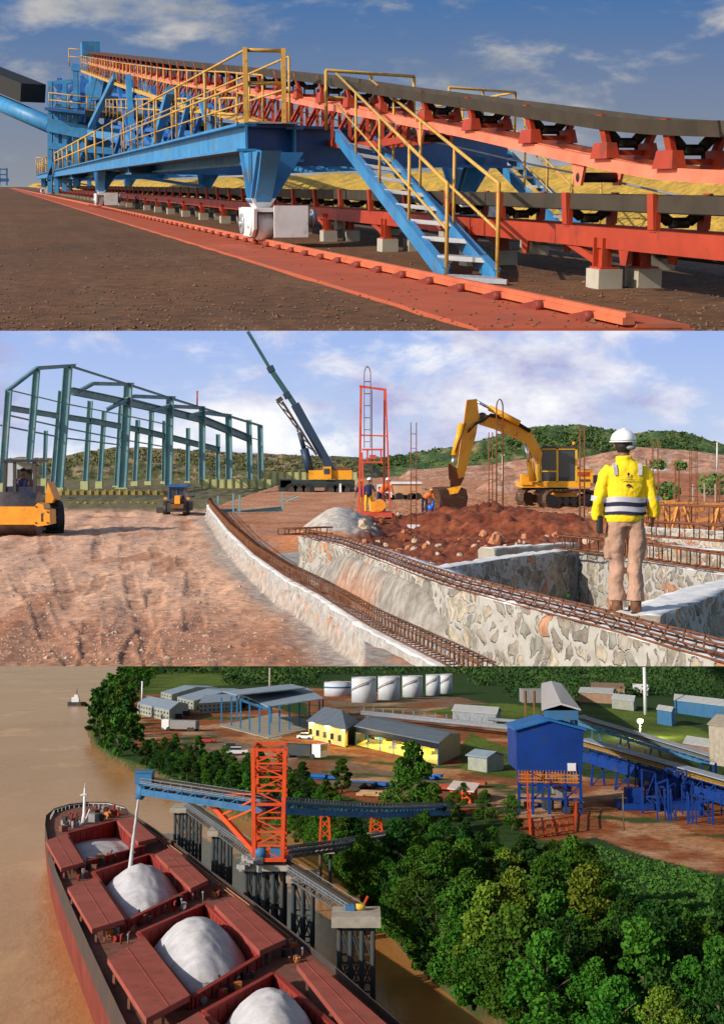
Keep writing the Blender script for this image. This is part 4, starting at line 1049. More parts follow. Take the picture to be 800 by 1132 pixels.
# ---- mobile crane
D_ = 96
t = Thing(W2, 'mobile_crane', 'mobile crane with dark teal telescopic boom raised steeply and orange upperworks', 'crane', W2.d(355,549,D_))
BT = pm('boom_teal', (.03,.10,.11), (.02,.07,.085), 1, .5); BN = pm('boom_navy', (.02,.045,.09), (.015,.035,.07), 1, .5)
for (x0,y0),(x1,y1),w,m,nm in (((274,366.6),(300,410),4,BT,'boom_section'),((299,408),(331,455),6.5,BT,'boom_section'),((326,447),(366,519),10.5,BN,'boom_section')):
    mb = MB(); mb.beam(W2.d(x0,y0,D_), W2.d(x1,y1,D_), w*D_/F, w*D_/F*.9); t.part(nm, mb, m)
for a, b in (((298,405),(301,411)),((316,434),(319,440))): mb = MB(); mb.beam(W2.d(*a,D_), W2.d(*b,D_), .5); t.part('boom_collar', mb, BN)
mb = MB(); mb.beam(W2.d(312,444,D_-.5), W2.d(350,503,D_-.5), .16)
for i in range(7): a, b = W2.d(308+i*5,444+i*8,D_-.6), W2.d(316+i*5,450+i*8,D_-.6); mb.beam(a, b, .09)
mb.beam(W2.d(306,444,D_-.5), W2.d(330,476,D_-.5), .1); mb.beam(W2.d(312,440,D_-.5), W2.d(306,444,D_-.5), .3)
t.part('folded_jib', mb, DKM)
mb = MB(); mb.cyl(W2.d(343,522,D_-.4), W2.d(336,496,D_-.4), .3, 12); mb.cyl(W2.d(336,496,D_-.4), W2.d(331,478,D_-.4), .17, 12); t.part('lift_cylinder', mb, BN)
up = bx(t, 'upperworks', 341, 389, 520, 530, D_-1.2, D_+1.5, ORG)
bx(t, 'crane_cab', 357, 366, 516, 530, D_-1.5, D_-.2, ORG); bx(t, 'crane_cab_window', 358, 364, 518, 524, D_-1.54, D_-1.5, GLASS)
bx(t, 'hoist_housing', 368, 386, 517, 524, D_-1, D_+1, RUST)
bx(t, 'carrier', 310, 392, 531, 539, D_-1.3, D_+1.3, pm('carrier_dark', (.025,.04,.04), (.02,.03,.03), 2, .5))
bx(t, 'carrier_cab', 308, 322, 530, 544, D_-1.3, D_+1.3, pm('carrier_dark', (0,0,0)))
for x in (322, 331, 340, 366, 375, 384):
    mb = MB(); c = W2.d(x,542,D_-1.35); mb.cyl(c, c+V((0,.45,0)), .48, 18); w_ = t.part('wheel', mb, BLACK); mb = MB(); mb.cyl(c+V((0,-.03,0)), c, .22, 12); t.part('hub', mb, DKM, w_)
mb = MB(); a = W2.d(376,549,D_-1.9); mb.beam(a, a+V((0,0,.9)), .14); mb.box(a, (.6,.6,.08)); t.part('outrigger', mb, WHITE)

# ---- steel building frame
t = Thing(W2, 'steel_frame', 'teal steel frame of a long portal building under construction on the left', 'steel frame', W2.d(135,548,100))
dfun = lambda x: lerp(78, 150, max(0, min(1, (x-20)/270)))
def HB_(a, b, da, db, w, nm='column', mat=TEAL): 
    mb = MB(); p, q = W2.d(*a, da), W2.d(*b, db); ww = w*(da+db)/2/F; mb.ibeam(p, q, ww*.8, ww, ww*.1, up=(1,0,0) if nm == 'column' else (0,0,1)); t.part(nm, mb, mat)
NEAR = [((2,545),(10,432),7),((30,545),(41,407),7),((64.6,550),(75.6,404),9),((135,550),(142,424),9),((186,549),(188,439),8),((223.6,548),(223.6,450),7),((253.7,547),(252.6,460),7),((277,546),(275,464),6),((289,545),(287.5,470),6)]
FARC = [((49,540),(51,476),4),((94,543),(100,443),5.5),((110,543),(115.5,454),5),((149,543),(152.6,464),5),((164,543),(167.8,456),5),((181,543),(182,465),4.5),((207.5,543),(208,473),4.5),((241,542),(241,480),4.5),((58,548),(68,432),6),((128,548),(134,440),4)]
for b, a, w in NEAR: d = dfun(a[0]); HB_(a, b, d, d, w)
for b, a, w in FARC: d = dfun(a[0])+8; HB_(a, b, d, d, w)
def poly(P, w, nm='rafter', dd=0):
    for a, b in zip(P, P[1:]): HB_(a, b, dfun(a[0])+dd, dfun(b[0])+dd, w, nm)
for P in ([(7,433),(41,407),(84,404)], [(88,432),(103,424),(148,425)], [(118,453),(147,438),(194,440)], [(165,455),(187,449),(226,451)], [(208,460),(224,456),(256,460)]): poly(P, 4.0)
for P, w in (([(79,405),(142,425),(188,440),(223.5,451),(253,460),(289,471)], 2.2), ([(10,431),(76,447),(142,460),(188,470)], 1.2)): poly(P, w, 'eave_beam')
for P, w in (([(78,432),(142,445),(188,455),(224,464),(276,485)], 7.5),): poly(P, w, 'crane_girder', .6)
for P, w in (([(10,451),(60,459),(100,465),(153,475),(182,482),(242,497)], 6),): poly(P, w, 'crane_girder', 8)
for P in ([(5,458),(76,474),(142,487),(188,495)], [(0,470),(70,484),(142,493)], [(142,440),(188,452),(224,460)], [(254,478),(289,487)]):
    mb = MB(); mb.tube([W2.d(x,y,dfun(x)+4) for x, y in P], .06, 5); t.part('tie_rod', mb, TEAL)
mb = MB(); mb.tube([W2.d(218,449,130), W2.d(218,432,130)], .08, 5); t.part('antenna', mb, RED)
PED = pm('pedestal_green_concrete', (.42,.44,.22), (.32,.35,.16), 1.5, .9)
for b, a, w in NEAR+FARC:
    far_ = (b, a, w) in FARC; d = dfun(a[0])+(8 if far_ else 0); p = W2.d(b[0], b[1]-11, d); h = 16*d/F; mb = MB(); mb.box(p-V((0,0,h/2)), (w*1.5*d/F, w*1.5*d/F, h)); t.part('pedestal', mb, PED)
# green formwork fence, panels, teal beams on the ground
for k, (x0, x1, y0, y1, dd, lab, c) in enumerate(((290,395,538,522,118,'pale green panel fence behind the crane wheels',PED),(222,300,541,530,112,'pale green formwork panels below the last columns',PED),(60,205,556,543,92,'ochre formwork panel row under the steel frame',pm('ochre_formwork',(.36,.24,.06),(.20,.13,.04),1.2,.9)),(78,178,566,556,76,'lower ochre formwork row at the edge of the sandy road',pm('ochre_formwork',(0,0,0))))):
    t2 = Thing(W2, 'formwork_fence', lab, 'fence', W2.d((x0+x1)/2,y0,dd)); n = int((x1-x0)/8)
    for i in range(n):
        a, b = W2.d(x0+(x1-x0)*i/n+.5,y0,dd), W2.d(x0+(x1-x0)*(i+1)/n-.5,y1,dd); mb = MB(); mb.box(((a.x+b.x)/2,dd,(a.z+b.z)/2), (b.x-a.x,.08,b.z-a.z)); t2.part('panel', mb, c)
        mb = MB(); q_ = W2.d(x0+(x1-x0)*i/n,y0,dd-.1); mb.beam(q_, q_+V((0,0,(b.z-a.z)*1.15)), .12); t2.part('post', mb, pm('ochre_post', (.30,.26,.08), (.2,.16,.05), 2, .9))
mb = MB(); a = W2.d(128,550,86); mb.box(a+V((0,6,-.15)), (9,14,.3)); solo(W2, 'foundation_slab', 'dark foundation slab inside the steel frame', 'slab', mb, pm('wet_slab', (.10,.09,.05), (.06,.055,.03), 1, .7), a)
for k, (a, b, w, dd, lab) in enumerate((((118,566),(185,560),3,72,'long pale teal beam lying at the edge of the road'),((240,566),(262,564),4,60,'short teal beam lying left on the orange ground'),((262,567),(312,562),4.5,60,'longer teal beam lying on the orange ground'),((330,548),(300,560),2,74,'thin teal beam lying towards the crane'))):
    mb = MB(); mb.ibeam(W2.d(*a,dd), W2.d(*b,dd+1), w*dd/F, w*dd/F*1.1); solo(W2, 'steel_beam', lab, 'beam', mb, TEAL, W2.d(*a,dd), 'steel beams lying on the ground')
for k, (x, y1, y0, dd, lab) in enumerate(((241,566,548,60,'leftmost thin teal stake by the beams'),(258,568,546,59,'teal stake between the two beams'),(265,568,547,59,'teal stake just right of the middle one'),(312,563,545,60,'rightmost teal stake by the beams'))):
    mb = MB(); mb.beam(W2.d(x,y1,dd), W2.d(x,y0,dd), .08); solo(W2, 'stake', lab, 'stake', mb, TEAL, W2.d(x,y1,dd), 'teal stakes')

# ---- piling rig
D_ = 40
t = Thing(W2, 'piling_rig', 'tall red frame piling rig with a small engine base beside the mound', 'piling rig', W2.d(412,570,D_))
RR = pm('rig_red', (.62,.09,.045), (.45,.05,.03), 3, .5)
for a, b, w, dd in (((397,566),(399,427),2.6,0),((424,566),(425,431),2.2,.5),((426,431),(431,562),1.8,-.6),((402,566),(400,500),1.8,-.4),((425,470),(424,566),1.4,1)):
    mb = MB(); mb.beam(W2.d(*a,D_+dd), W2.d(*b,D_+dd), w*D_/F); t.part('mast_leg', mb, RR)
for a, b, w in (((397,427),(427,431),2.5),((397,481),(427,482),1.6),((400,497),(423,497),2),((400,511),(423,511),2)):
    mb = MB(); mb.beam(W2.d(*a,D_), W2.d(*b,D_), w*D_/F); t.part('cross_beam', mb, RR)
mb = MB()
for x in (406,421): mb.beam(W2.d(x,497,D_), W2.d(x,511,D_), .05)
mb.box(W2.d(412,505,D_), (.2,.2,.12)); t.part('winch_box', mb, RR)
mb = MB(); a = W2.d(413,568,D_); mb.box(a, (1.05,1.2,.12)); mb.beam(a+V((-.6,-.5,0)), a+V((.6,-.5,0)), .1); t.part('base_frame', mb, RR)
mb = MB(); a = W2.d(416,560,D_-.2); mb.box(a, (.35,.5,.3)); mb.cyl(a+V((.1,-.3,.05)), a+V((.1,.3,.05)), .17, 12); mb.tube([a+V((-.1,0,.1)), a+V((-.1,0,.5))], .03, 6); t.part('engine', mb, ORG2)
mb = MB(); mb.tube([W2.d(411,431,D_), W2.d(411,560,D_)], .012, 4); t.part('cable', mb, DKM)
rebar_col(406,495,412,7,39.4,'rebar cage hanging inside the top of the red piling rig', True)

# ---- white tipper truck
D_ = 79
t = Thing(W2, 'tipper_truck', 'white tipper truck with pale cab and rusty body parked behind the piling rig', 'truck', W2.d(440,553,D_))
c_ = bx(t, 'cab', 417, 433, 536, 550, D_-1.1, D_+1.1, WHITE); bx(t, 'windscreen', 418, 431, 538, 542.5, D_-1.16, D_-1.1, GLASS, c_); bx(t, 'grille', 421, 429, 545, 549, D_-1.15, D_-1.1, DKM, c_)
bx(t, 'tipper_body', 433.5, 466, 535, 547, D_-1.1, D_+1.1, pm('rusty_cream_paint', (.50,.33,.20), (.42,.20,.10), .8, .7)); bx(t, 'body_top_rail', 431, 466, 533, 535, D_-1.2, D_+1.2, WHITE); bx(t, 'chassis', 420, 464, 548, 551, D_-.8, D_+.8, DKM)
for x in (424,441,455,461):
    mb = MB(); c = W2.d(x,550.5,D_-1.15); mb.cyl(c, c+V((0,.35,0)), .30, 16); t.part('wheel', mb, BLACK)

# ---- road roller
D_ = 45
t = Thing(W2, 'road_roller', 'orange soil roller with dark glass cab and steel drum on the sandy road', 'road roller', W2.d(30,592,D_))
S = D_/F
mb = MB(); a = W2.d(-45,574,D_); b = W2.d(44,574,D_); a.z = b.z = .72; mb.cyl(a, b, .72, 40); t.part('drum', mb, pm('drum_steel', (.22,.19,.18), (.14,.10,.09), 3, .45, .6, c3=(.30,.16,.10), s3=2))
bx(t, 'drum_frame', -50, 37, 560, 580, D_-1.0, D_-.85, ORG2)
mb = MB(); exP(mb, W2, [(36,562),(42,556),(48,558),(49,563),(55,564),(55.5,580),(42,582),(36,579)], D_-1.02, .9); sp = t.part('side_plate', mb, ORG2)
mb = MB(); mb.box(W2.d(46.5,572,D_-1.03), (.05,.02,.26)); t.part('slot', mb, DKM, sp)
for x, y in ((40,560),(40,578),(53,566),(53,578)): mb = MB(); c = W2.d(x,y,D_-1.02); mb.cyl(c+V((0,-.03,0)), c, .03, 8); t.part('bolt', mb, DKM, sp)
mb = MB(); mb.hexa([W2.d(-40,557,D_-.6), W2.d(40,557,D_-.6), W2.d(44,557,D_+.8), W2.d(-40,557,D_+.8), W2.d(-40,549,D_+.2), W2.d(40,549,D_+.2), W2.d(43,549,D_+.9), W2.d(-40,549,D_+.9)]); t.part('scraper_cover', mb, pm('dusty_brown_paint', (.38,.27,.23), (.28,.19,.16), 2, .8))
cd_ = D_+1.2
mb = MB(); exP(mb, W2, [(5,548),(40,548),(40,538),(5,538)], cd_, 1.3); cab = t.part('cab', mb, pm('cab_dark_paint', (.022,.022,.05), (.03,.03,.06), 2, .4)); t.part('cab_roof', exP(MB(), W2, [(4,511),(41,511),(43,508),(3,508)], cd_-.1, 1.6), MATS['cab_dark_paint'], cab)
for x0, x1 in ((5,6.5),(39,38.5),(17,16.5)):
    for dd in ((0, 1.3) if x0 != 17 else (0,)): mb = MB(); mb.beam(W2.d(x0,548,cd_+dd), W2.d(x1,511,cd_+dd), .10); t.part('cab_post', mb, DKM, cab)
mb = MB(); exP(mb, W2, [(6,547),(39,547),(38.5,512),(6.5,512)], cd_+1.28, .02); g_ = t.part('rear_window', mb, pm('pale_tinted_glass', (.45,.5,.56), (.4,.45,.5), 1, .15), cab)
mb = MB(); a = W2.d(26,538,cd_+.6); mb.box(a, (.6,.5,.5)); mb.box(a+V((0,.2,.35)), (.5,.12,.5)); t.part('seat', mb, BLACK)
mb = MB(); a = W2.d(45,520,cd_-.1); mb.box(a, (.12,.08,.3)); t.part('mirror', mb, DKM)
for x, nm in ((60,1),):
    mb = MB(); c = W2.d(59,574,D_+1.6); mb.cyl(c+V((-.35,0,0)), c+V((.22,.25,0)), .62, 26); 
    for k in range(18):
        an = k*math.pi/9; e = c+V((-.07,.12,0)); mb.box(e+V((-.1*math.cos(an),.62*math.cos(an),.62*math.sin(an))), (.55,.1,.08))
    w_ = t.part('rear_tyre', mb, BLACK); mb = MB(); mb.cyl(c+V((.2,.24,0)), c+V((.26,.27,0)), .33, 18); t.part('rim', mb, ORG2, w_)
mb = MB(); exP(mb, W2, [(51,545),(53,533),(60,551),(58,556),(50,556)], D_+1.2, 1.0); t.part('engine_hood', mb, ORG2)

# ---- wheel loader seen from behind
D_ = 60
t = Thing(W2, 'wheel_loader', 'small dark wheel loader with orange engine grille driving away down the road', 'loader', W2.d(195,570,D_))
bx(t, 'chassis', 185, 206, 556, 566, D_, D_+2.4, DKM)
c_ = bx(t, 'cab', 187, 204, 538, 553, D_+.6, D_+1.8, GLASS)
bx(t, 'cab_roof', 185, 207, 536, 538.5, D_+.4, D_+2, NAVY, c_)
for x in (187,195.5,204): mb = MB(); mb.beam(W2.d(x,553,D_+.58), W2.d(x,538,D_+.58), .05); t.part('cab_post', mb, NAVY, c_)
bx(t, 'engine_grille', 193, 199, 548, 557, D_-.15, D_+.6, ORG2); bx(t, 'counterweight', 189, 203, 557, 562, D_-.12, D_+.5, RUST); bx(t, 'engine_cover', 188.5, 203.5, 551, 557, D_, D_+.7, DKM)
for x in (184.5, 206):
    mb = MB(); c = W2.d(x,563,D_+.4); mb.cyl(c+V((-.13,0,0)), c+V((.13,0,0)), .30, 18); t.part('wheel', mb, BLACK)
    mb = MB(); c = W2.d(x,561,D_+2); mb.cyl(c+V((-.13,0,0)), c+V((.13,0,0)), .30, 18); t.part('wheel', mb, BLACK)
for x in (183,208): mb = MB(); c = W2.d(x,551,D_+.2); mb.box(c, (.14,.08,.08)); t.part('tail_light', mb, ORG2)
bx(t, 'blade', 173, 186, 561, 567, D_+2.4, D_+2.6, DKM)
# ---- people
SKIN = pm('brown_skin', (.20,.09,.05), (.17,.075,.042), 8, .55)
HIVIS = pm('yellow_jacket_cloth', (.86,.62,.015), (.80,.54,.01), 2.2, .8, bump=.35, bdist=.03, bscale=7)
KHAKI = pm('khaki_trouser_cloth', (.42,.26,.19), (.34,.205,.15), 3, .9, bump=.5, bdist=.04, bscale=8)
REFL = pm('reflective_tape', (.50,.49,.56), (.42,.41,.48), 6, .4, .1); NAVYC = pm('navy_cloth', (.015,.018,.05), (.012,.014,.04), 6, .8)
BOOT = pm('brown_boot_leather', (.16,.065,.03), (.11,.045,.022), 6, .7, bump=.4); HARD = pm('white_helmet_plastic', (.80,.80,.82), (.76,.76,.79), 2, .3)
def tract(mb, pts, n=14):
    """limb through (point, rx, ry)"""
    rings = []
    for i, (p, rx, ry) in enumerate(pts):
        p = V(p); d = (V(pts[min(i+1,len(pts)-1)][0])-V(pts[max(i-1,0)][0])).normalized()
        ax = V((0,1,0)).cross(d); ax = ax.normalized() if ax.length > .1 else V((1,0,0)); ay = d.cross(ax).normalized(); rings.append((p, rx, ry, ax, ay))
    mb.loft(rings, n=n); return mb
def remesh(o, vox, sm=4):
    m = o.modifiers.new('remesh', 'REMESH'); m.mode = 'VOXEL'; m.voxel_size = vox; m.use_smooth_shade = True
    s_ = o.modifiers.new('smooth', 'SMOOTH'); s_.factor = .5; s_.iterations = sm
def folds(mb, amp, fr, seed=0, zr=None):
    mb.v = [p + V((fbm(p.x*fr, p.y*fr, p.z*fr*1.6+seed), fbm(p.x*fr, p.y*fr, p.z*fr*1.6+seed+9), 0))*amp for p in mb.v]
fp = W2.d(691, 681, 13.1); ft = V((fp.x, fp.y, 1.09)); FZ = ft.z
t = Thing(W2, 'person', 'man in yellow reflective jacket, khaki trousers and white helmet, standing with his back turned', 'person', ft)
o = ft
def P_(x, y, z): return ft + V((x, y, z))
# body (x right, y away, z up); a small turn to the left of the picture
mb = MB()
tract(mb, [(P_(-.015,0,.93),.15,.10),(P_(-.01,0,1.05),.15,.10),(P_(0,.0,1.25),.17,.11),(P_(0,0,1.40),.165,.10),(P_(-.005,0,1.46),.07,.07),(P_(-.015,.0,1.53),.055,.058),(P_(-.02,.01,1.56),.056,.06)])
mb.ball(P_(-.02,.015,1.635), .092, 20, sc=(.86,1.05,1.22))
for s_ in (-1, 1): mb.ball(P_(-.02+s_*.082,.02,1.62), .03, 10, sc=(.4,.8,1.1))
mb.ball(P_(-.055,.105,1.615), .022, 8)   # nose, turned a little to the left
for s_, hx, hz in ((-1,-.262,.86),(1,.265,.94)):
    tract(mb, [(P_(s_*.17,0,1.38),.05,.05),(P_(s_*.235,.0,1.15),.042,.042),(P_(s_*.262,.01,1.0),.034,.034),(P_(hx,.03,hz+.04),.026,.022)])
    tract(mb, [(P_(hx,.03,hz+.05),.027,.02),(P_(hx,.035,hz),.022,.042),(P_(hx,.04,hz-.045),.02,.042)])
    for k in range(4):
        y = .005+k*.022; L_ = (.07,.08,.075,.06)[k]
        mb.tube([P_(hx,y,hz-.03), P_(hx+.004*s_,y,hz-.04-L_*.5), P_(hx-.012*s_,y+.004,hz-.04-L_)], .0095, 8, r2=.0075)
    mb.tube([P_(hx-.01*s_,.005,hz+.01), P_(hx-.02*s_,-.018,hz-.02), P_(hx-.018*s_,-.02,hz-.055)], .011, 8, r2=.008)
for s_, fx, fy in ((-1,-.10,.0),(1,.075,-.06)):
    tract(mb, [(P_(s_*.08,0,.93),.075,.08),(P_(s_*.085,0,.5),.055,.06),(P_(fx,fy,.12),.045,.05)])
body = t.part('body', mb, SKIN); remesh(body, .006, 3)
mb = MB()
tract(mb, [(P_(-.01,0,1.0),.165,.115),(P_(-.01,0,.92),.172,.125),(P_(-.01,0,.84),.165,.12)], 22)
for s_, fx, fy in ((-1,-.085,.0),(1,.085,-.05)):
    c = .085
    tract(mb, [(P_(s_*c,0,.95),.09,.11),(P_(s_*(c+.005),0,.80),.098,.115),(P_(s_*(c+.012)+fx*.1,fy*.3,.62),.083,.098),(P_(s_*c*.92,fy*.5,.48),.070,.082),(P_(s_*c*.95,fy*.6,.40),.077,.088),(P_(fx*1.05,fy*.8,.28),.070,.080),(P_(fx,fy,.18),.078,.088),(P_(fx,fy,.13),.083,.093)], 22)
    mb.box(P_(s_*.175,0,.62), (.035,.14,.19))
for z in ():
    pass
tr = t.part('trousers', mb, KHAKI); remesh(tr, .009, 3)
tx = bpy.data.textures.new('cloth_folds', 'CLOUDS'); tx.noise_scale = .13; tx.noise_depth = 3
def crease(o, st): m = o.modifiers.new('folds', 'DISPLACE'); m.texture = tx; m.strength = st; m.mid_level = .5; m.texture_coords = 'LOCAL'
crease(tr, .045)
mb = MB()
tract(mb, [(P_(-.01,0,.885),.185,.135),(P_(-.01,0,.93),.195,.145),(P_(-.008,0,1.05),.185,.135),(P_(0,0,1.2),.20,.135),(P_(0,0,1.33),.215,.13),(P_(0,0,1.405),.195,.115),(P_(-.003,0,1.45),.12,.085),(P_(-.01,.0,1.475),.08,.075),(P_(-.015,.0,1.515),.075,.075)], 26)
for s_ in (-1, 1):
    tract(mb, [(P_(s_*.14,0,1.40),.065,.07),(P_(s_*.195,.0,1.33),.07,.075),(P_(s_*.235,-.01,1.18),.064,.07),(P_(s_*.262,-.015,1.07),.056,.064),(P_(s_*.272,.015,.98 if s_ > 0 else .96),.058,.064),(P_(s_*.268,.02,.93 if s_ > 0 else .905),.052,.058)], 18)
jk = t.part('jacket', mb, HIVIS); remesh(jk, .009, 3); crease(jk, .04)
def ringband(z0, z1, cx, rx, ry, mat, nm):
    mb = MB(); n = 40
    for z in (z0, z1):
        for j in range(n): a = 2*math.pi*j/n; mb.v.append(P_(cx+rx*math.cos(a), ry*math.sin(a), z))
    for j in range(n): mb.face((j, (j+1)%n, n+(j+1)%n, n+j), 0, True)
    o_ = t.part(nm, mb, mat, jk); m = o_.modifiers.new('wrap', 'SHRINKWRAP'); m.target = jk; m.offset = .006; m.wrap_method = 'PROJECT'; m.use_negative_direction = True; m.use_positive_direction = True
    m = o_.modifiers.new('thick', 'SOLIDIFY'); m.thickness = .004; return o_
def band_(z0, z1, mat, nm, rx=.205, ry=.152, cx=-.005):
    mb = MB(); n = 48; k = 6
    for i in range(k+1):
        z = lerp(z0, z1, i/k)
        for j in range(n):
            a = 2*math.pi*j/n; w_ = 1+.015*fbm(math.cos(a)*2, math.sin(a)*2, z*9); mb.v.append(P_(cx+rx*w_*math.cos(a), ry*w_*math.sin(a), z+.006*math.sin(a*3+1)))
    for i in range(k):
        for j in range(n): mb.face((i*n+j, i*n+(j+1)%n, (i+1)*n+(j+1)%n, (i+1)*n+j), 0, True)
    return t.part(nm, mb, mat, jk)
band_(1.075, 1.125, REFL, 'reflective_band'); band_(1.035, 1.075, NAVYC, 'navy_band', .207, .154); band_(.985, 1.035, REFL, 'reflective_band'); band_(.955, .985, NAVYC, 'navy_band', .204, .155)
for s_ in (-1, 1):
    mb = MB(); c0, c1 = P_(s_*.252,.003,1.125), P_(s_*.262,.005,1.075); d = (c1-c0).normalized(); ax = V((0,1,0)).cross(d).normalized(); ay = d.cross(ax)
    mb.loft([(c0,.079,.083,ax,ay),(c1,.077,.08,ax,ay)], n=20, caps=False); t.part('sleeve_band', mb, REFL, jk)
    mb = MB(); pts = [(s_*.115,-.122,1.335),(s_*.12,-.112,1.40),(s_*.125,-.065,1.445)]
    for a, b in zip(pts, pts[1:]): mb.beam(P_(*a), P_(*b), .036, .012, up=(0,-1,.5))
    t.part('shoulder_tape', mb, REFL, jk)
# printed marks on the back: oval emblem, two fine lines, map-like dark shape
mb = MB(); yb = -.142
def patch(pts): 
    mb.prism([P_(x, y-.001, z) for x, y, z in pts], V((0,-.004,0)))
patch([(.0+.012*math.cos(a), yb, 1.345+.016*math.sin(a)) for a in [k*math.pi/6 for k in range(12)]]); patch([(-.008,yb,1.328),(.008,yb,1.328),(.003,yb,1.318),(-.003,yb,1.318)])
t.part('emblem', mb, NAVYC, jk); mb = MB(); patch([(-.018,yb,1.312),(.018,yb,1.312),(.018,yb,1.306),(-.018,yb,1.306)]); t.part('emblem_name', mb, NAVYC, jk)
mb = MB()
for k in range(22): x = -.085+k*.0078; patch([(x,yb,1.292),(x+.0055,yb,1.292),(x+.0055,yb,1.287),(x,yb,1.287)])
for k in range(11): x = -.042+k*.0078; patch([(x,yb,1.278),(x+.0055,yb,1.278),(x+.0055,yb,1.2735),(x,yb,1.2735)])
t.part('printed_line', mb, NAVYC, jk)
mb = MB(); patch([(-.022,yb,1.225),(-.018,yb,1.242),(-.006,yb,1.252),(.010,yb,1.25),(.026,yb,1.238),(.030,yb,1.226),(.022,yb,1.216),(.016,yb,1.222),(.004,yb,1.232),(-.010,yb,1.228),(-.016,yb,1.22)]); t.part('dark_map_print', mb, NAVYC, jk)
# helmet, hair, shoes
mb = MB(); c = P_(-.02,.015,1.665)
mb.ball(c, .125, 28, sc=(.98,1.12,.92), half=True); rings = [(c+V((0,0,-.012)),.123,.14),(c+V((0,0,.004)),.124,.142)]
mb.loft([(c+V((0,.02,-.015)),.128,.165),(c+V((0,.02,-.004)),.128,.165)], n=28); mb.beam(c+V((0,-.13,.03)), c+V((0,0,.118)), .028, .012); mb.beam(c+V((0,0,.118)), c+V((0,.13,.03)), .028, .012)
mb.tube([c+V((.105*math.cos(a), .01+.118*math.sin(a), .02)) for a in [math.pi*k/12+math.pi for k in range(13)]], .008, 6)
t.part('helmet', mb, HARD)
mb = MB(); mb.ball(P_(-.02,.0,1.625), .093, 18, sc=(.9,1.02,1.0)); t.part('hair', mb, BLACK)
mb = MB(); mb.ball(P_(.03,-.03,1.60), .085, 16, sc=(.75,.9,.32)); t.part('helmet_strap', mb, pm('grey_strap', (.3,.3,.33), (.25,.25,.28), 3, .7))
for s_, fx, fy, rz in ((-1,-.085,.0,.15),(1,.085,-.05,-.1)):
    mb = MB(); c = P_(fx,fy,0); 
    tract(mb, [(c+V((0,-.085,.045)),.040,.045),(c+V((0,-.03,.055)),.048,.055),(c+V((0,.08,.045)),.05,.042),(c+V((0,.16,.035)),.045,.03)], 14); tract(mb, [(c+V((0,-.02,.04)),.055,.06),(c+V((0,-.02,.13)),.052,.058)], 14)
    b_ = t.part('boot', mb, BOOT); remesh(b_, .008, 2)
    mb = MB(); mb.box(c+V((0,.03,.008)), (.10,.28,.022)); t.part('sole', mb, BLACK, b_)
mb = MB(); mb.box(P_(-.255,-.03,.86), (.05,.10,.17)); p_ = t.part('pouch', mb, BLACK); bv = p_.modifiers.new('bevel', 'BEVEL'); bv.width = .012; bv.segments = 3

def worker(px, py, dep, label, shirt, trou, bend=0, helmet=None, lean=-1):
    p = W2.d(px, py, dep); t = Thing(W2, 'person', label, 'person', p); q = lambda x, y, z: p+V((x,y,z)); s_ = lean
    hip = q(0,0,.9); sh = q(s_*.42*bend,-.05,1.42-.35*bend); hd = sh+V((s_*.12*bend,0,.24-.1*bend))
    mb = MB(); tract(mb, [(hip,.13,.1),(hip.lerp(sh,.5),.13,.1),(sh,.15,.09),(sh.lerp(hd,.4),.055,.055)]); mb.ball(hd, .10, 14, sc=(.9,1,1.15))
    for k in (-1, 1):
        e = sh+V((k*.19+s_*.05,0,-.28)); h_ = e+V((s_*.22*bend,-.12,-.22)); tract(mb, [(sh+V((k*.15,0,-.03)),.045,.045),(e,.038,.038),(h_,.028,.028)]); 
        for f in range(4): mb.tube([h_, h_+V((s_*.02,(f-1.5)*.02,-.09))], .01, 5)
        mb.tube([h_, h_+V((s_*.05,-.03,-.04))], .011, 5)
    b = t.part('body', mb, SKIN); remesh(b, .018, 2)
    mb = MB()
    for k in (-1, 1): tract(mb, [(hip+V((k*.08,0,.03)),.095,.1),(q(k*.12,.03,.48),.075,.08),(q(k*.13,0,.06),.065,.075)])
    a = t.part('trousers', mb, trou); remesh(a, .02, 2)
    mb = MB(); tract(mb, [(hip-V((0,0,.04)),.15,.12),(hip.lerp(sh,.5),.155,.12),(sh,.18,.115),(sh+V((0,0,.06)),.08,.07)])
    for k in (-1, 1): tract(mb, [(sh+V((k*.15,0,-.02)),.065,.065),(sh+V((k*.19+s_*.05,0,-.28)),.055,.055)])
    a = t.part('shirt', mb, shirt); remesh(a, .02, 2)
    mb = MB(); mb.ball(hd+V((0,0,.03)), .13, 14, sc=(1,1.15,.9), half=True); t.part('helmet', mb, helmet or HARD)
    for k in (-1, 1): mb = MB(); mb.ball(q(k*.13,-.04,.05), .1, 10, sc=(.6,1.3,.6)); t.part('boot', mb, BLACK)
    t.o.matrix_basis = t.o.matrix_basis @ Matrix.Scale(.72, 4); return t
OSH = pm('orange_shirt', (.75,.16,.03), (.65,.13,.02), 4, .8); BSH = pm('blue_cloth', (.02,.03,.10), (.015,.02,.07), 4, .8); YSH = pm('yellow_cloth', (.7,.45,.03), (.6,.38,.02), 4, .8)
worker(469,566,60,'worker in orange shirt bending beside the excavator bucket', OSH, NAVYC, .8, ORG2, 1)
worker(407,569,46,'worker in dark blue shirt standing inside the red rig, seen left of the orange one', BSH, YSH, .1, HARD, 1)
worker(401,569,47,'worker with yellow trousers at the left leg of the red rig', BSH, YSH, .2, YSH, -1)
worker(421,567,42,'worker in orange vest leaning over the engine of the red rig', OSH, BSH, .6, HARD, 1)
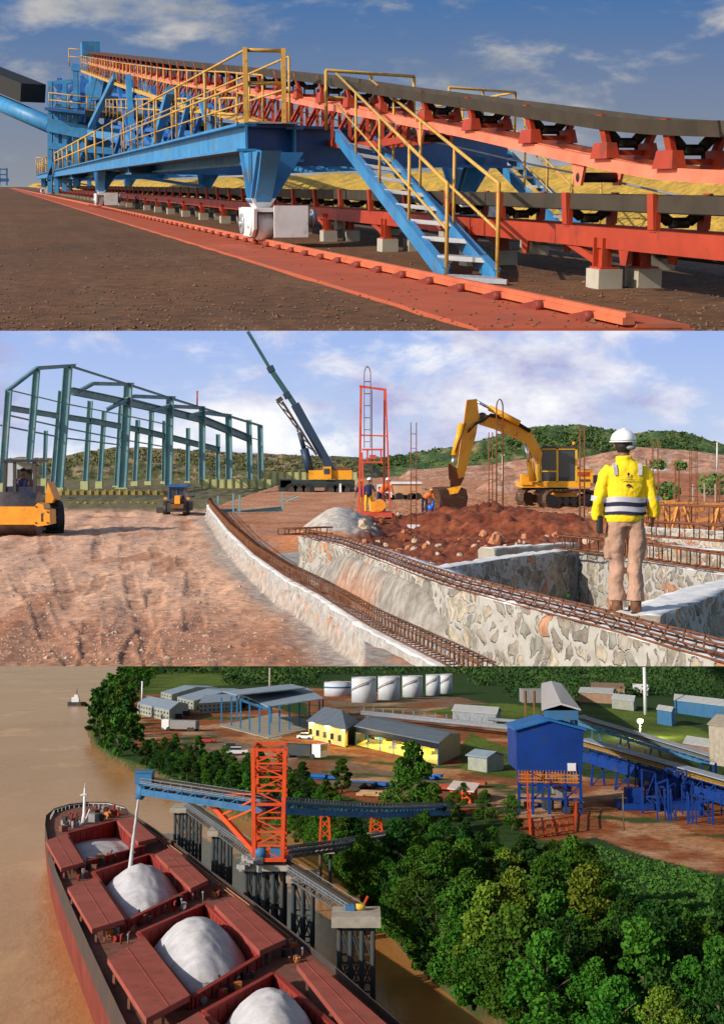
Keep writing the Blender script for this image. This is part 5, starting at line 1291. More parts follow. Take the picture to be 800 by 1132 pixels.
mb = MB(); p = W2.d(476,566,58); mb.loft([(p,.10,.10),(p+V((0,0,.3)),.16,.16)], n=14); mb.loft([(p+V((.1,0,.25)),.2,.2,V((0,1,0)),V((.3,0,1))),(p+V((.02,0,.32)),.17,.17,V((0,1,0)),V((.3,0,1)))], n=14); solo(W2, 'bucket', 'blue bucket held beside the bending worker', 'bucket', mb, pm('blue_plastic', (.02,.10,.5), (.015,.08,.4), 3, .4), p)
p = W2.d(26,541,46.6); t = Thing(W2, 'person', 'dark figure of the driver sitting in the roller cab', 'person', p)
mb = MB(); tract(mb, [(p+V((0,0,-.35)),.17,.12),(p+V((0,0,.1)),.19,.12),(p+V((0,0,.32)),.2,.11),(p+V((0,0,.42)),.06,.06)]); mb.ball(p+V((0,0,.58)), .11, 14, sc=(.9,1,1.15))
for k in (-1, 1):
    tract(mb, [(p+V((k*.19,0,.28)),.05,.05),(p+V((k*.25,-.15,.02)),.045,.045),(p+V((k*.12,-.4,.08)),.03,.03)]); h_ = p+V((k*.12,-.4,.08))
    for f in range(4): mb.tube([h_, h_+V((-k*.05,-.06,.02-f*.018))], .01, 5)
    tract(mb, [(p+V((k*.1,0,-.3)),.08,.08),(p+V((k*.12,-.45,-.3)),.065,.065),(p+V((k*.12,-.5,-.7)),.05,.05)])
b = t.part('body', mb, SKIN); remesh(b, .02, 2); mb = MB(); tract(mb, [(p+V((0,0,-.38)),.19,.14),(p+V((0,0,.1)),.21,.14),(p+V((0,0,.3)),.215,.13),(p+V((0,0,.37)),.1,.09)]); t.part('shirt', mb, BSH); mb = MB(); mb.ball(p+V((0,0,.62)), .12, 12, half=True); t.part('hair', mb, BLACK)
# ================================================================ river terminal (lower terrain)
LZ = 4.0; DSPEC = .08
def G3(px, py, z=LZ): return W3.g(px, py, z)
BANK = [(152,728),(140,740),(108,772),(96,800),(104,822),(128,838),(165,850),(205,868),(262,890),(330,915),(372,945),(404,985),(440,1022),(480,1062),(540,1106),(600,1140),(640,1170)]
LAND = BANK + [(1100,1180),(1100,722),(152,722)]
def bankx(py): return interp([(y, x) for x, y in BANK], py)
Zn = [
 ('dirt', [(138,772),(152,762),(240,768),(330,790),(420,800),(560,806),(600,850),(650,858),(700,862),(860,880),(860,975),(790,965),(720,945),(660,925),(600,932),(540,900),(470,900),(400,886),(345,868),(300,850),(232,838),(170,842),(150,822)]),
 ('dirt', [(340,760),(520,776),(560,800),(480,812),(340,796)]),
 ('grey', [(196,812),(260,806),(330,832),(400,846),(470,856),(560,866),(600,888),(500,892),(430,884),(380,872),(300,846),(215,838)]),
 ('grey', [(360,776),(420,772),(500,770),(540,778),(470,790),(400,796)]),
 ('pale', [(240,800),(300,790),(364,800),(300,818)]),
 ('brightgrass', [(470,786),(560,776),(600,782),(600,800),(520,800)]),
 ('brightgrass', [(520,810),(572,830),(572,862),(512,852),(508,826)]),
 ('brightgrass', [(166,745),(240,742),(262,756),(200,764),(150,770)]),
 ('brightgrass', [(640,780),(720,788),(790,812),(790,836),(700,822),(640,800)]),
 ('road', [(250,806),(330,822),(420,838),(520,852),(600,872),(600,880),(510,862),(410,848),(320,832),(240,815)]),
 ('road', [(640,880),(720,905),(800,930),(860,940),(860,955),(800,945),(710,920),(640,895)]),
 ('meadow', [(650,950),(720,952),(860,985),(860,1050),(760,1040),(690,1010),(640,980)]),
]
ZC = dict(dirt=(.31,.10,.037), grey=(.22,.165,.12), pale=(.42,.40,.33), brightgrass=(.13,.20,.035), road=(.46,.22,.10), meadow=(.05,.13,.025), none=(.035,.075,.02))
def zcol(px, py, x, y):
    w1 = 7*fbm(x*.02, y*.012, 1); w2_ = 3*fbm(x*.02, y*.012, 5); c = ZC['none']; k = None
    for nme, P in Zn:
        if inpoly(px+w1, py+w2_, P): c = ZC[nme]; k = nme
    n = fbm(x*.03, y*.02, 7)
    if k in ('dirt','road','grey'):
        c = cmix(c, (.26,.10,.045), ss(.0,.5,n)); c = cmix(c, (.50,.30,.18), ss(.1,.5,-n))
        c = cmix(c, (.07,.10,.03), ss(.28,.42,fbm(x*.025+9,y*.03,3)))
    elif k: c = cmix(c, tuple(v*.6 for v in c), .5+n)
    return c
mb = MB(); mb.col = []; ys = [175*1.0068**i for i in range(540)]; nx = 360
for y in ys:
    for i in range(nx+1):
        x = (-.30+.62*i/nx)*y; q = W3.pix((x, y, LZ)); d_in = q[0]-bankx(q[1]) if q[1] > 724 else 60; sc_ = y/F
        z = lerp(-3, LZ, ss(-4/ max(sc_,.15)*.3, 5/max(sc_,.15)*.3, d_in + 4*fbm(x*.03,y*.02,2)))
        if z > 3: z += .25*fbm(x*.04, y*.03, 1)
        c = zcol(q[0], q[1], x, y); 
        if z < 3.2: c = cmix((.045,.075,.025), (.15,.085,.04), .5+fbm(x*.05,y*.05,2) if q[1] > 880 else 1)
        mb.v.append(V((x, y, z))); mb.col.append(c)
for j in range(len(ys)-1):
    for i in range(nx): n = j*(nx+1)+i; mb.face((n, n+1, n+nx+2, n+nx+1), 0, True)
LANDM = pm('river_bank_soil', (1.2,1.16,1.12), (.62,.6,.58), .3, .95, bump=.8, bdist=.8, vcol=True, bscale=.5, detail=9)
struct(W3, 'ground', mb, LANDM)
mb = MB(); mb.quad((-2500,120,0), (2500,120,0), (2500,6500,0), (-2500,6500,0))
WAT = pm('muddy_water_sky_gold', (.50,.225,.07), (.38,.165,.055), .008, .24, bump=.9, bdist=.30, bscale=.30, spec=.4, stretch=(1,.5,1), c3=(.56,.28,.10), s3=.02)  # muddy brown, with the golden sky reflection painted into the base colour
struct(W3, 'water', mb, WAT)

# ---------------------------------------------------------------- trees
def crown(seed, H=14, Rr=5.2, nl=22, per=300, size=.27):
    rd = random.Random(seed); mb = MB()
    for k in range(nl):
        f = (k+.5)/nl; a = k*2.4+rd.uniform(-.6,.6); zc = H*(.10+.84*f); rr = Rr*(.86*math.sin(math.pi*min(1, f*.74+.24)))*rd.uniform(.35,1.12)
        c = V((rr*math.cos(a), rr*math.sin(a), zc+rd.uniform(-.6,.6))); leafclump(mb, c, rd.uniform(1.0,2.4)*Rr/5.2, int(per*rd.uniform(.6,1.2)), rd, size*rd.uniform(.8,1.25)*(.78,1.15,.95,.7,1.0)[seed%5], .66)
    return mb
def limbs(seed, H=14, Rr=5.2):
    rd = random.Random(seed+50); mb = MB(); mb.tube([(0,0,-1),(.1,0,H*.3),(.2,.1,H*.75)], .34, 7, r2=.10)
    for k in range(7):
        a = k*2.4; z = H*(.25+.07*k); mb.tube([(.1,0,z),(Rr*.35*math.cos(a),Rr*.35*math.sin(a),z+1.3),(Rr*.65*math.cos(a),Rr*.65*math.sin(a),z+2.6)], .13, 5, r2=.04)
    return mb
LV = [pm('forest_leaves', (.022,.085,.008), (.065,.165,.016), .16, .75, objrand=.28, c3=(.02,.055,.012), s3=.25),
      pm('yellowish_leaves', (.08,.14,.012), (.13,.20,.02), .2, .75, objrand=.2),
      pm('dark_leaves', (.010,.045,.008), (.026,.08,.012), .2, .8, objrand=.25)]
BARK = pm('grey_bark', (.16,.13,.10), (.09,.07,.05), 1, .9)
protos = []
class Dummy: pass
CR = [(crown(i, H=h, Rr=r), limbs(i, h, r)) for i, (h, r) in enumerate(((14,5.2),(16,5.0),(12,5.6),(13,4.6),(15,6.0)))]
CRL = [(crown(20+i, H=h, Rr=r, nl=12, per=70, size=.7), limbs(20+i, h, r)) for i, (h, r) in enumerate(((14,5.2),(12,5.6),(16,5.0)))]
MEC = {}
def tree(px, py, sc_, kind, label, group, low=False, z=LZ):
    arr = CRL if low else CR; i = rnd.randrange(len(arr)); key = (low, i, kind)
    if key not in MEC: MEC[key] = (arr[i][0].mesh('crown', LV[kind], fix=False), arr[i][1].mesh('trunk', BARK))
    p = G3(px, py, z); r = bpy.data.objects.new('tree', None); C.objects.link(r)
    r.matrix_basis = W3.M @ Matrix.Translation(p) @ Matrix.Rotation(rnd.random()*6.28, 4, 'Z') @ Matrix.Diagonal((sc_*rnd.uniform(.9,1.1), sc_*rnd.uniform(.9,1.1), sc_, 1)); tag(r, label, 'tree', group)
    for nm, me in zip(('crown','trunk'), MEC[key]): o = bpy.data.objects.new(nm, me); C.objects.link(o); o.parent = r
rnd = random.Random(11)
def scatter(P, n, dmin, fn, ysq=.45):
    pts = []; tries = 0; xs = [p[0] for p in P]; ys_ = [p[1] for p in P]
    while len(pts) < n and tries < n*60:
        tries += 1; x = rnd.uniform(min(xs), max(xs)); y = rnd.uniform(min(ys_), max(ys_))
        if not inpoly(x, y, P): continue
        k = (y-700)/300; dm = dmin*k
        if any(abs(x-a) < dm and math.hypot(x-a, (y-b)/ysq) < dm for a, b in pts): continue
        pts.append((x, y)); fn(x, y)
NEARW = [(392,968),(418,965),(430,950),(470,940),(520,940),(560,955),(620,980),(660,1020),(700,1055),(760,1080),(880,1095),(880,1200),(700,1200),(640,1172),(580,1132),(500,1072),(440,1020)]
def fN(x, y):
    k = rnd.random(); kind = 1 if (k < .05 or (535 < x < 570 and 1040 < y < 1090)) else (2 if k < .35 else 0)
    tree(x, y+8, rnd.uniform(.85,1.15)*lerp(.78 if x < 500 else .58, 1.0, ss(945, 1030, y)), kind, ('green broadleaf tree in the dense wood on the near river bank','yellowish tree in the dense wood on the near river bank','dark green tree in the dense wood on the near river bank')[kind], ('green','yellowish','dark')[kind]+' trees of the near bank wood')
scatter(NEARW, 190, 30, fN)
for (x, y, s_) in ((395,975,.9),(380,952,.8),(415,950,.9),(448,925,1.0),(470,940,1.1),(440,985,1.0),(460,1010,1.0),(480,1040,1.0),(510,1070,1.0),(540,1090,1),(430,1008,.9),(400,990,.8),(500,960,1.2),(530,985,1.2),(560,1010,1.2),(600,1040,1.2),(545,945,.9)): fN(x, y-8)
MIDW = [(160,846),(168,830),(215,832),(232,842),(292,852),(345,872),(372,905),(392,930),(395,960),(372,940),(330,912),(262,886),(205,864)]
def fM(x, y):
    kind = rnd.choice((0,0,2)); tree(x, y+3, rnd.uniform(.45,.72), kind, ('green','','dark green')[kind]+' tree on the slope behind the loading boom', ('green','','dark')[kind]+' trees of the middle bank slope')
scatter(MIDW, 95, 22, fM)
for k in range(100):
    y = 900+k*2.5; x = bankx(y)+rnd.uniform(-12,10); tree(x, y+6, rnd.uniform(.5,.8), 0, 'low tree leaning over the brown water at the near bank', 'low trees along the near water edge', z=1.5)
LEFTW = [(146,738),(176,744),(150,768),(140,790),(150,812),(150,832),(130,834),(110,822),(100,800),(108,775)]
def fL(x, y):
    kind = rnd.choice((0,2,0)); tree(x, y+2, rnd.uniform(.9,1.2), kind, ('green','','dark green')[kind]+' tree on the wooded point at the far left bank', ('green','','dark')[kind]+' trees of the left point', True)
scatter(LEFTW, 70, 34, fL)
LEFTB = [(175,738),(270,738),(330,741),(330,751),(260,750),(240,744),(190,748)]
for x, y, s_, l in ((456,905,1.5,'tall tree with a bare lower trunk rising above the conveyor end'), (512,893,.6,'green tree beside the orange site hut'), (500,908,.7,'broad tree right of the conveyor end'), (536,910,.75,'rounded tree in front of the site hut'), (566,918,.75,'tree left of the blue silo house'), (378,876,.75,'small slender tree standing alone on the dirt above the boom'), (480,920,.85,'leafy tree below the conveyor end')):
    tree(x, y, s_, 0, l, None)
# far forest as one mass
mb = MB()
for k in range(5200):
    px = rnd.uniform(-20, 860) if k < 4000 else rnd.uniform(560, 860); py = rnd.uniform(727, 758) if k < 4000 else rnd.uniform(740, 772)
    if px < 150 and k < 4000: px = rnd.uniform(150, 400)
    if py > 746 and 350 < px < 520: continue
    if py > 745 and px < 250: continue
    if py > 752 and px > 590 and k < 4000: continue
    p = G3(px, py); s_ = p.y/1500; leafclump(mb, p+V((0,0,5*s_)), rnd.uniform(4,8)*s_, 14, rnd, 1.3*s_, 1.1)
struct(W3, 'far_forest', mb, pm('far_forest_leaves', (.02,.055,.016), (.055,.11,.028), .012, .85, c3=(.10,.14,.03), s3=.006), 'stuff')
# shrubs and undergrowth over the meadow
mb = MB()
for k in range(2600):
    px = rnd.uniform(560, 840); py = rnd.uniform(930, 1060)
    if not inpoly(px, py, [(600,935),(660,935),(720,952),(860,985),(860,1060),(760,1050),(690,1020),(600,975)]): continue
    p = G3(px, py); leafclump(mb, p+V((0,0,.25)), rnd.uniform(.5,1.4), 12, rnd, .30, .45)
for k in range(1500):
    px = rnd.uniform(150, 420); py = rnd.uniform(830, 960)
    if not inpoly(px, py, MIDW): continue
    p = G3(px, py); leafclump(mb, p+V((0,0,.4)), rnd.uniform(.8,2.2), 12, rnd, .45, .5)
struct(W3, 'undergrowth', mb, pm('undergrowth_leaves', (.04,.12,.02), (.09,.20,.035), .06, .8), 'stuff')

# ---------------------------------------------------------------- cargo ship
DZ = 10.0
def D3(px, py, z=DZ): return W3.g(px, py, z)
HULL = pm('ship_red_hull', (.20,.045,.035), (.14,.034,.026), .15, .55, c3=(.12,.04,.03), s3=.08); COVR = pm('hatch_cover_red', (.32,.085,.065), (.26,.066,.05), .25, .6, c3=(.18,.07,.055), s3=.3)
COAM = pm('coaming_red', (.30,.045,.035), (.22,.035,.03), .3, .6); DECK = pm('worn_deck', (.24,.10,.07), (.14,.07,.055), .4, .8, c3=(.09,.06,.05), s3=.3)
HB2 = pm('hull_dark_band', (.055,.05,.05), (.09,.06,.05), .2, .6)
t = Thing(W3, 'cargo_ship', 'dark red bulk carrier with open holds moored beside the piers', 'ship', D3(170,1000))
leftp = [(50,916),(54,940),(62,968),(78,1006),(98,1052),(118,1096),(150,1165)]
bow = [(50,916),(51,906),(60,898),(77,893),(98,890.5),(120,891),(138,896),(143,902)]
rightp = [(143,902),(172,921),(208,948),(238,972),(276,1000),(322,1036),(372,1078),(430,1130),(470,1165)]
outl = bow + rightp[1:] + leftp[::-1][:-1]
top = [D3(x, y) for x, y in outl]; cen = sum(top, V((0,0,0)))/len(top)
mb = MB(); n = len(top)
lay = [(DZ+1.1,1.0),(DZ,1.0),(DZ-3,.997),(4,.985),(0,.955),(-3,.93)]
for z, k in lay:
    for p in top: q = cen+(p-cen)*k; 
    for p in top:
        q = cen+(p-cen)*k; mb.v.append(V((q.x, q.y, z)))
for L_ in range(len(lay)-1):
    for i in range(n): mb.face((L_*n+i, L_*n+(i+1)%n, (L_+1)*n+(i+1)%n, (L_+1)*n+i), 1 if L_ < 2 else 0, False)
t.part('hull', mb, [HULL, HB2])
mb = MB(); mb.v = [V((cen+(p-cen)*.995).to_tuple()) for p in top]; 
for v in mb.v: v.z = DZ-.05
# deck with openings is built as strips between the holds
HOLDS = [((74,922),(129,907.5),(160,935),(93,953)), ((104,965),(166,945),(212,983),(142,1017)), ((154,1032),(227,1000),(288,1056),(212,1102)), ((226,1120),(303,1077),(372,1140),(300,1190))]
HP = [[D3(*q, DZ+1.6) for q in h] for h in HOLDS]
me_poly = [V((p.x, p.y, DZ)) for p in mb.v]
bmk = bmesh.new()
outer_v = [bmk.verts.new(p) for p in me_poly]; eds = [bmk.edges.new((outer_v[i], outer_v[(i+1)%n])) for i in range(n)]
for h in HP:
    hv = [bmk.verts.new(V((p.x, p.y, DZ))) for p in h]; eds += [bmk.edges.new((hv[i], hv[(i+1)%4])) for i in range(4)]
bmesh.ops.triangle_fill(bmk, use_beauty=True, use_dissolve=False, edges=eds)
dm = MB(); bmk.verts.index_update(); dm.v = [v.co.copy() for v in bmk.verts]; dm.f = [tuple(v.index for v in f.verts) for f in bmk.faces]; dm.m = [0]*len(dm.f); dm.sm = [False]*len(dm.f); bmk.free()
t.part('deck', dm, DECK)
SALT = pm('white_bulk_cargo', (.54,.54,.57), (.40,.40,.43), .35, .95, bump=.8, bdist=.12, c3=(.44,.42,.42), s3=.15)
for k, h in enumerate(HP):
    mb = MB(); c = sum(h, V((0,0,0)))/4
    for a, b in zip(h, h[1:]+h[:1]):
        ni = ((c-(a+b)/2)); ni.z = 0; ni.normalize()
        mb.hexa([V((a.x,a.y,-2)), V((b.x,b.y,-2)), V((b.x,b.y,-2))-ni*.35, V((a.x,a.y,-2))-ni*.35, a, b, b-ni*.35, a-ni*.35])
        mb.beam(a-ni*.3+V((0,0,.1)), b-ni*.3+V((0,0,.1)), .8, .25)
    mb.quad(*[V((p.x,p.y,-1.5)) for p in h])
    for a, b in zip(h, h[1:]+h[:1]):
        ni = c-(a+b)/2; ni.z = 0; ni.normalize(); nn_ = max(3, int((b-a).length/2.6))
        for i in range(nn_): e = a.lerp(b, (i+.5)/nn_); mb.beam(V((e.x,e.y,DZ))-ni*.75, e-ni*.45, .14, .5); mb.beam(V((e.x,e.y,0))+ni*.08, e+ni*.08-V((0,0,.4)), .12, .25)
    t.part('hatch_coaming', mb, COAM)
    # cargo heap
    mb = MB(); N_ = 36; pk = (.52,.50)
    low = (7.5, 8.6, 8.8, 8.8)[k]; amp = (3.0, 5.6, 6.0, 6.0)[k]
    for i in range(N_+1):
        for j in range(N_+1):
            u, v = i/N_, j/N_; p = h[0].lerp(h[1], u).lerp(h[3].lerp(h[2], u), v); p = c+(p-c)*.985
            if k == 0: s_ = max(0, 1-math.hypot((u-.25)*1.5, (v-.35)*1.1)) + .5*max(0, 1-math.hypot((u-.75)*1.8, (v-.5)*1.4)); z = low+amp*.7*s_
            else: s_ = max(0, 1-math.sqrt(((u-pk[0])*1.55)**2+((v-pk[1])*1.55)**2+.015)); z = low + amp*math.sin(min(1,s_)*math.pi/2)**1.15 - 1.2*(1-s_)**3 + .4*fbm(u*3.5,v*3.5,k) + .12*abs(fbm(u*11,v*11,k))
            z += .08*fbm(p.x*.4, p.y*.4, k); mb.v.append(V((p.x, p.y, z)))
    for i in range(N_):
        for j in range(N_): a = i*(N_+1)+j; mb.face((a, a+1, a+N_+2, a+N_+1), 0, True)
    nb2 = len(mb.v)
    solo(W3, 'cargo_heap', ('flattened white cargo in the small hold nearest the bow','white cargo cone under the falling stream','largest white cargo cone in the third hold','white cargo cone at the bottom edge in the nearest hold')[k], 'bulk cargo', mb, SALT, V((c.x,c.y,low)), 'white cargo heaps in the holds')
COVS = [((51,929),(73,921.5),(93,953),(68,960)), ((130,907),(146,903),(173,926),(153,931)), ((75,981),(107,970),(138,1016),(102,1027)), ((172,944),(190,936),(230,973),(211,982)),
        ((119,1059),(160,1036),(210,1100),(162,1126)), ((237,1000),(260,991),(316,1038),(287,1051)), ((328,1066),(346,1061),(432,1136),(396,1152)), ((172,1146),(220,1118),(270,1180),(215,1200))]
for q in COVS:
    P = [D3(x, y, DZ+2.6) for x, y in q]; mb = MB(); mb.hexa([p-V((0,0,.8)) for p in P]+P); 
    m_ = [(P[0]+P[1])/2, (P[3]+P[2])/2]; mb.beam(m_[0]+V((0,0,.03)), m_[1]+V((0,0,.03)), .15, .08)
    o_ = t.part('hatch_cover', mb, COVR)
    for k in range(4):
        e = P[3].lerp(P[2], (k+.5)/4) if k < 2 else P[0].lerp(P[3], (k-1.5)/2.5)
        mb = MB(); mb.beam(e-V((0,0,2.5)), e-V((0,0,.8)), .35); t.part('cover_support', mb, DECK, o_)
# deck gear between the holds, rails, bow machinery
rd = random.Random(5); cols = [pm('gear_grey', (.25,.25,.26), (.2,.2,.2), 1, .6), pm('gear_orange', (.50,.20,.06), (.4,.15,.05), 1, .6), pm('gear_dark', (.05,.045,.045), (.07,.05,.045), 1, .7), COAM, DECK]
def gear(a, b, c, d, n, s_=1.0, nm='deck_gear'):
    n = int(n*1.3)
    """winches, vents, lockers in the pixel quad a,b,c,d"""
    for k in range(n):
        u, v = rd.random(), rd.random(); px = lerp(lerp(a[0],b[0],u), lerp(d[0],c[0],u), v); py = lerp(lerp(a[1],b[1],u), lerp(d[1],c[1],u), v)
        p = D3(px, py, DZ); mb = MB(); w_, d_, h_ = rd.uniform(.5,1.8)*s_, rd.uniform(.5,1.6)*s_, rd.uniform(.6,1.9)*s_; ty = k % 4; an = rd.random()*3
        if ty == 0: mb.box(p+V((0,0,h_/2)), (w_,d_,h_), rz=an); mb.box(p+V((0,0,h_+.06)), (w_*1.1,d_*1.1,.12), rz=an)
        elif ty == 1: ax = V((math.cos(an), math.sin(an), 0)); mb.cyl(p+V((0,0,.8*s_))-ax*w_*.6, p+V((0,0,.8*s_))+ax*w_*.6, .35*s_, 12); mb.cyl(p+V((0,0,.8*s_))-ax*w_*.65, p+V((0,0,.8*s_))-ax*w_*.5, .6*s_, 14); mb.cyl(p+V((0,0,.8*s_))+ax*w_*.5, p+V((0,0,.8*s_))+ax*w_*.65, .6*s_, 14); mb.box(p+V((0,0,.3*s_)), (w_*1.2, .6*s_, .6*s_), rz=an)
        elif ty == 2: mb.tube([p, p+V((0,0,h_)), p+V((.35*s_,0,h_+.25*s_))], .22*s_, 8)
        else: mb.tube([p, p+V((0,0,h_*1.1))], .12*s_, 6); mb.ball(p+V((0,0,h_*1.1)), .3*s_, 8)
        t.part({0:'locker',1:'winch',2:'vent_pipe',3:'bollard_post'}[ty], mb, cols[rd.randrange(5)])
gear((58,912),(125,894),(132,904),(60,922), 24, 1.3)
gear((98,956),(163,936),(168,942),(104,962), 10, 1.1); gear((146,1020),(218,986),(226,996),(154,1030), 14, .9); gear((218,1104),(292,1060),(304,1072),(228,1116), 14, .8)
gear((80,962),(98,957),(106,968),(86,978), 7, 1); gear((112,1030),(142,1020),(158,1034),(124,1056), 9, .8); gear((176,930),(182,928),(196,938),(190,940), 5, .8); gear((232,976),(244,985),(256,992),(238,998), 6, .7); gear((292,1054),(320,1042),(344,1060),(326,1066), 9, .7)
for P in ([(56,906),(60,899),(77,894),(98,891.5),(120,892),(138,897)],):
    mb = MB(); q = [D3(x, y, DZ+1) for x, y in P]
    for a, b in zip(q, q[1:]): mb.beam(a+V((0,0,.9)), b+V((0,0,.9)), .12); [mb.beam(a.lerp(b, f), a.lerp(b, f)+V((0,0,.9)), .1) for f in (0,.25,.5,.75)]
    t.part('bow_rail', mb, WHITE)
mb = MB(); q = [D3(x, y, DZ+.7) for x, y in ((150,905),(178,924),(212,949),(242,972),(280,1000),(326,1036))]; q = [p-V((.8,0,0)) for p in q]
mb.tube(q, .16, 6); mb.tube([p-V((.8,0,0)) for p in q], .12, 6); t.part('deck_pipe', mb, pm('rusty_pipe', (.35,.17,.09), (.25,.12,.06), 1, .7))
mb = MB(); p = D3(93,911); z_ = V((0,0,1)); mb.loft([(p,.9,.9),(p+z_*2.5,.45,.45),(p+z_*9.3,.22,.22)], n=10); mb.beam(p+z_*7.5-V((1.2,0,0)), p+z_*7.5+V((1.2,0,0)), .25); mb.box(p+z_*7.7, (1.3,1.0,.25)); mb.beam(p+z_*9.3, p+z_*10.6, .1); mb.beam(p, p+V((1.6,-.8,4)), .2); t.part('foremast', mb, WHITE)
# falling cargo
mb = MB(); a, b = D3(153,884,27), D3(143,968,11.5); mb.tube([a.lerp(b, f)+V((.1*fbm(f*9,1),0,0)) for f in [i/12 for i in range(13)]], [.22+.22*i/12 for i in range(13)], 10)
solo(W3, 'cargo_stream', 'thin pale stream of bulk cargo pouring from the blue chute into the hold', 'cargo stream', mb, SALT, b)

# ---------------------------------------------------------------- boom conveyor, tower, piers
BL3 = pm('terminal_blue_paint', (.05,.16,.32), (.035,.12,.25), .3, .5, c3=(.10,.13,.17), s3=.2); GREYP = pm('gallery_grey_steel', (.24,.26,.30), (.17,.19,.22), .4, .6)
RD3 = pm('terminal_orange_red', (.62,.085,.025), (.50,.06,.02), .3, .5); DKP = pm('pile_dark_steel', (.035,.055,.07), (.06,.06,.055), .3, .7, c3=(.12,.07,.04), s3=.2); CON3 = pm('terminal_concrete', (.40,.36,.30), (.28,.25,.21), .5, .9)
def truss_gallery(T, pts, w, h, bay, mats=(BL3, GREYP, BL3), r=.18, plate=True):
    """pts: deck centre line; side girders below, walkway rails above"""
    ln = [(b-a).length for a, b in zip(pts, pts[1:])]; 
    for k, (a, b) in enumerate(zip(pts, pts[1:])):
        d = (b-a).normalized(); s_ = d.cross(V((0,0,1))).normalized()*w/2
        for sg in (-1, 1):
            mb = MB(); mb.beam(a+s_*sg, b+s_*sg, r*1.6, r*2); mb.beam(a+s_*sg-V((0,0,h)), b+s_*sg-V((0,0,h)), r*1.6, r*2); n_ = max(1, int(ln[k]/bay))
            for i in range(n_):
                p, q = a.lerp(b, i/n_)+s_*sg, a.lerp(b, (i+1)/n_)+s_*sg; mb.beam(p-V((0,0,h)), q, r); mb.beam(p, p-V((0,0,h)), r)
            if plate: mb.beam(a+s_*sg*1.02-V((0,0,h*.7)), b+s_*sg*1.02-V((0,0,h*.7)), .05, h*.5)
            T.part('side_truss', mb, mats[0])
            mb = MB()
            for hh in (.6, 1.2): mb.beam(a+s_*sg*1.25+V((0,0,hh)), b+s_*sg*1.25+V((0,0,hh)), .09)
            n_ = max(1, int(ln[k]/2.2))
            for i in range(n_+1): p = a.lerp(b, i/n_)+s_*sg*1.25; mb.beam(p, p+V((0,0,1.2)), .09)
            T.part('handrail', mb, mats[1])
        mb = MB(); mb.beam(a+V((0,0,.3)), b+V((0,0,.3)), w*(1.3 if plate else .9), .14); T.part('walkway', mb, mats[1])
        mb = MB(); mb.beam(a+V((0,0,1.0)), b+V((0,0,1.0)), w*.45, .5); T.part('belt', mb, BELT)
DKG = pm('gangway_dark_steel', (.11,.11,.12), (.08,.075,.07), .4, .7)
def Pz(px, py, y): return W3.d(px, py, y)
t = Thing(W3, 'boom_conveyor', 'long grey and blue boom conveyor reaching from the bank over the ship', 'conveyor', Pz(297,889,273))
bp = [Pz(160,866,282), Pz(297,887,273), Pz(390,893,330), Pz(430,894,352), Pz(492,892,400)]
truss_gallery(t, bp, 3.0, 2.0, 3.0)
mb = MB(); p = Pz(160,862,282); mb.box(p+V((0,0,.4)), (3.4,3.6,2.2)); mb.box(p+V((0,0,1.7)), (3.8,4.0,.3)); t.part('head_house', mb, BL3)
mb = MB(); a = Pz(160,866,282); b = Pz(154,884,281); mb.loft([(a,1.5,1.3),(a.lerp(b,.5),1.3,1.1),(b,.75,.6)], n=4); t.part('chute', mb, BL3)
t = Thing(W3, 'loader_tower', 'tall orange-red lattice tower standing on the main pier', 'tower', Pz(297,955,273))
TB = [Pz(x, y, d) for x, y, d in ((281,950,270),(312,950,270),(315,944,281),(286,944,281))]
TT = [Pz(x, y, d) for x, y, d in ((279.5,829,270),(315,829,270),(316,822,281),(283,822,281))]
for a, b in zip(TB, TT): mb = MB(); mb.beam(a, b, .75); t.part('tower_leg', mb, RD3)
lv = 8
for k in range(lv+1):
    f = k/lv; R_ = [a.lerp(b, f) for a, b in zip(TB, TT)]
    for i in range(4):
        mb = MB(); mb.beam(R_[i], R_[(i+1)%4], .55 if k in (0,4,8) else .35)
        if k < lv:
            S_ = [a.lerp(b, (k+1)/lv) for a, b in zip(TB, TT)]
            mb.beam(R_[i], S_[(i+1)%4], .26) if (k+i) % 2 else mb.beam(R_[(i+1)%4], S_[i], .26)
        t.part('lattice_panel', mb, RD3)
mb = MB(); c = sum(TB, V((0,0,0)))/4; mb.box(c+V((0,0,9.0)), (4.5,8,.3)); mb.box(c+V((0,0,.2)), (7,12,.5)); mb.box(c+V((0,0,17)), (4.5,8,.25)); t.part('platform', mb, RD3)
mb = MB(); mb.cyl(c+V((-2.5,-5,1.6)), c+V((-.5,-5,1.6)), 1.1, 14); mb.box(c+V((1.5,-4.6,1.4)), (2.2,2,2)); t.part('hoist_drum', mb, BL3)
for a, b in (((226,880,279),(290,951,271)),):
    mb = MB(); mb.beam(Pz(*a), Pz(*b), .9); t.part('diagonal_strut', mb, RD3)
for a, b in (((247,900,276),(279,885,272)),((251,907,276),(279,895,272)),((225,878,279),(283,878,272))):
    mb = MB(); mb.beam(Pz(*a), Pz(*b), .35); t.part('tie_rod', mb, RD3)
mb = MB(); rd = random.Random(3)
for k in range(14): p = Pz(rd.uniform(268,288), rd.uniform(948,962), 268+rd.random()*6); mb.box(p, (rd.uniform(.6,1.8),rd.uniform(.6,2),rd.uniform(.4,1.3)), rz=rd.random())
t.part('mooring_gear', mb, cols[0])
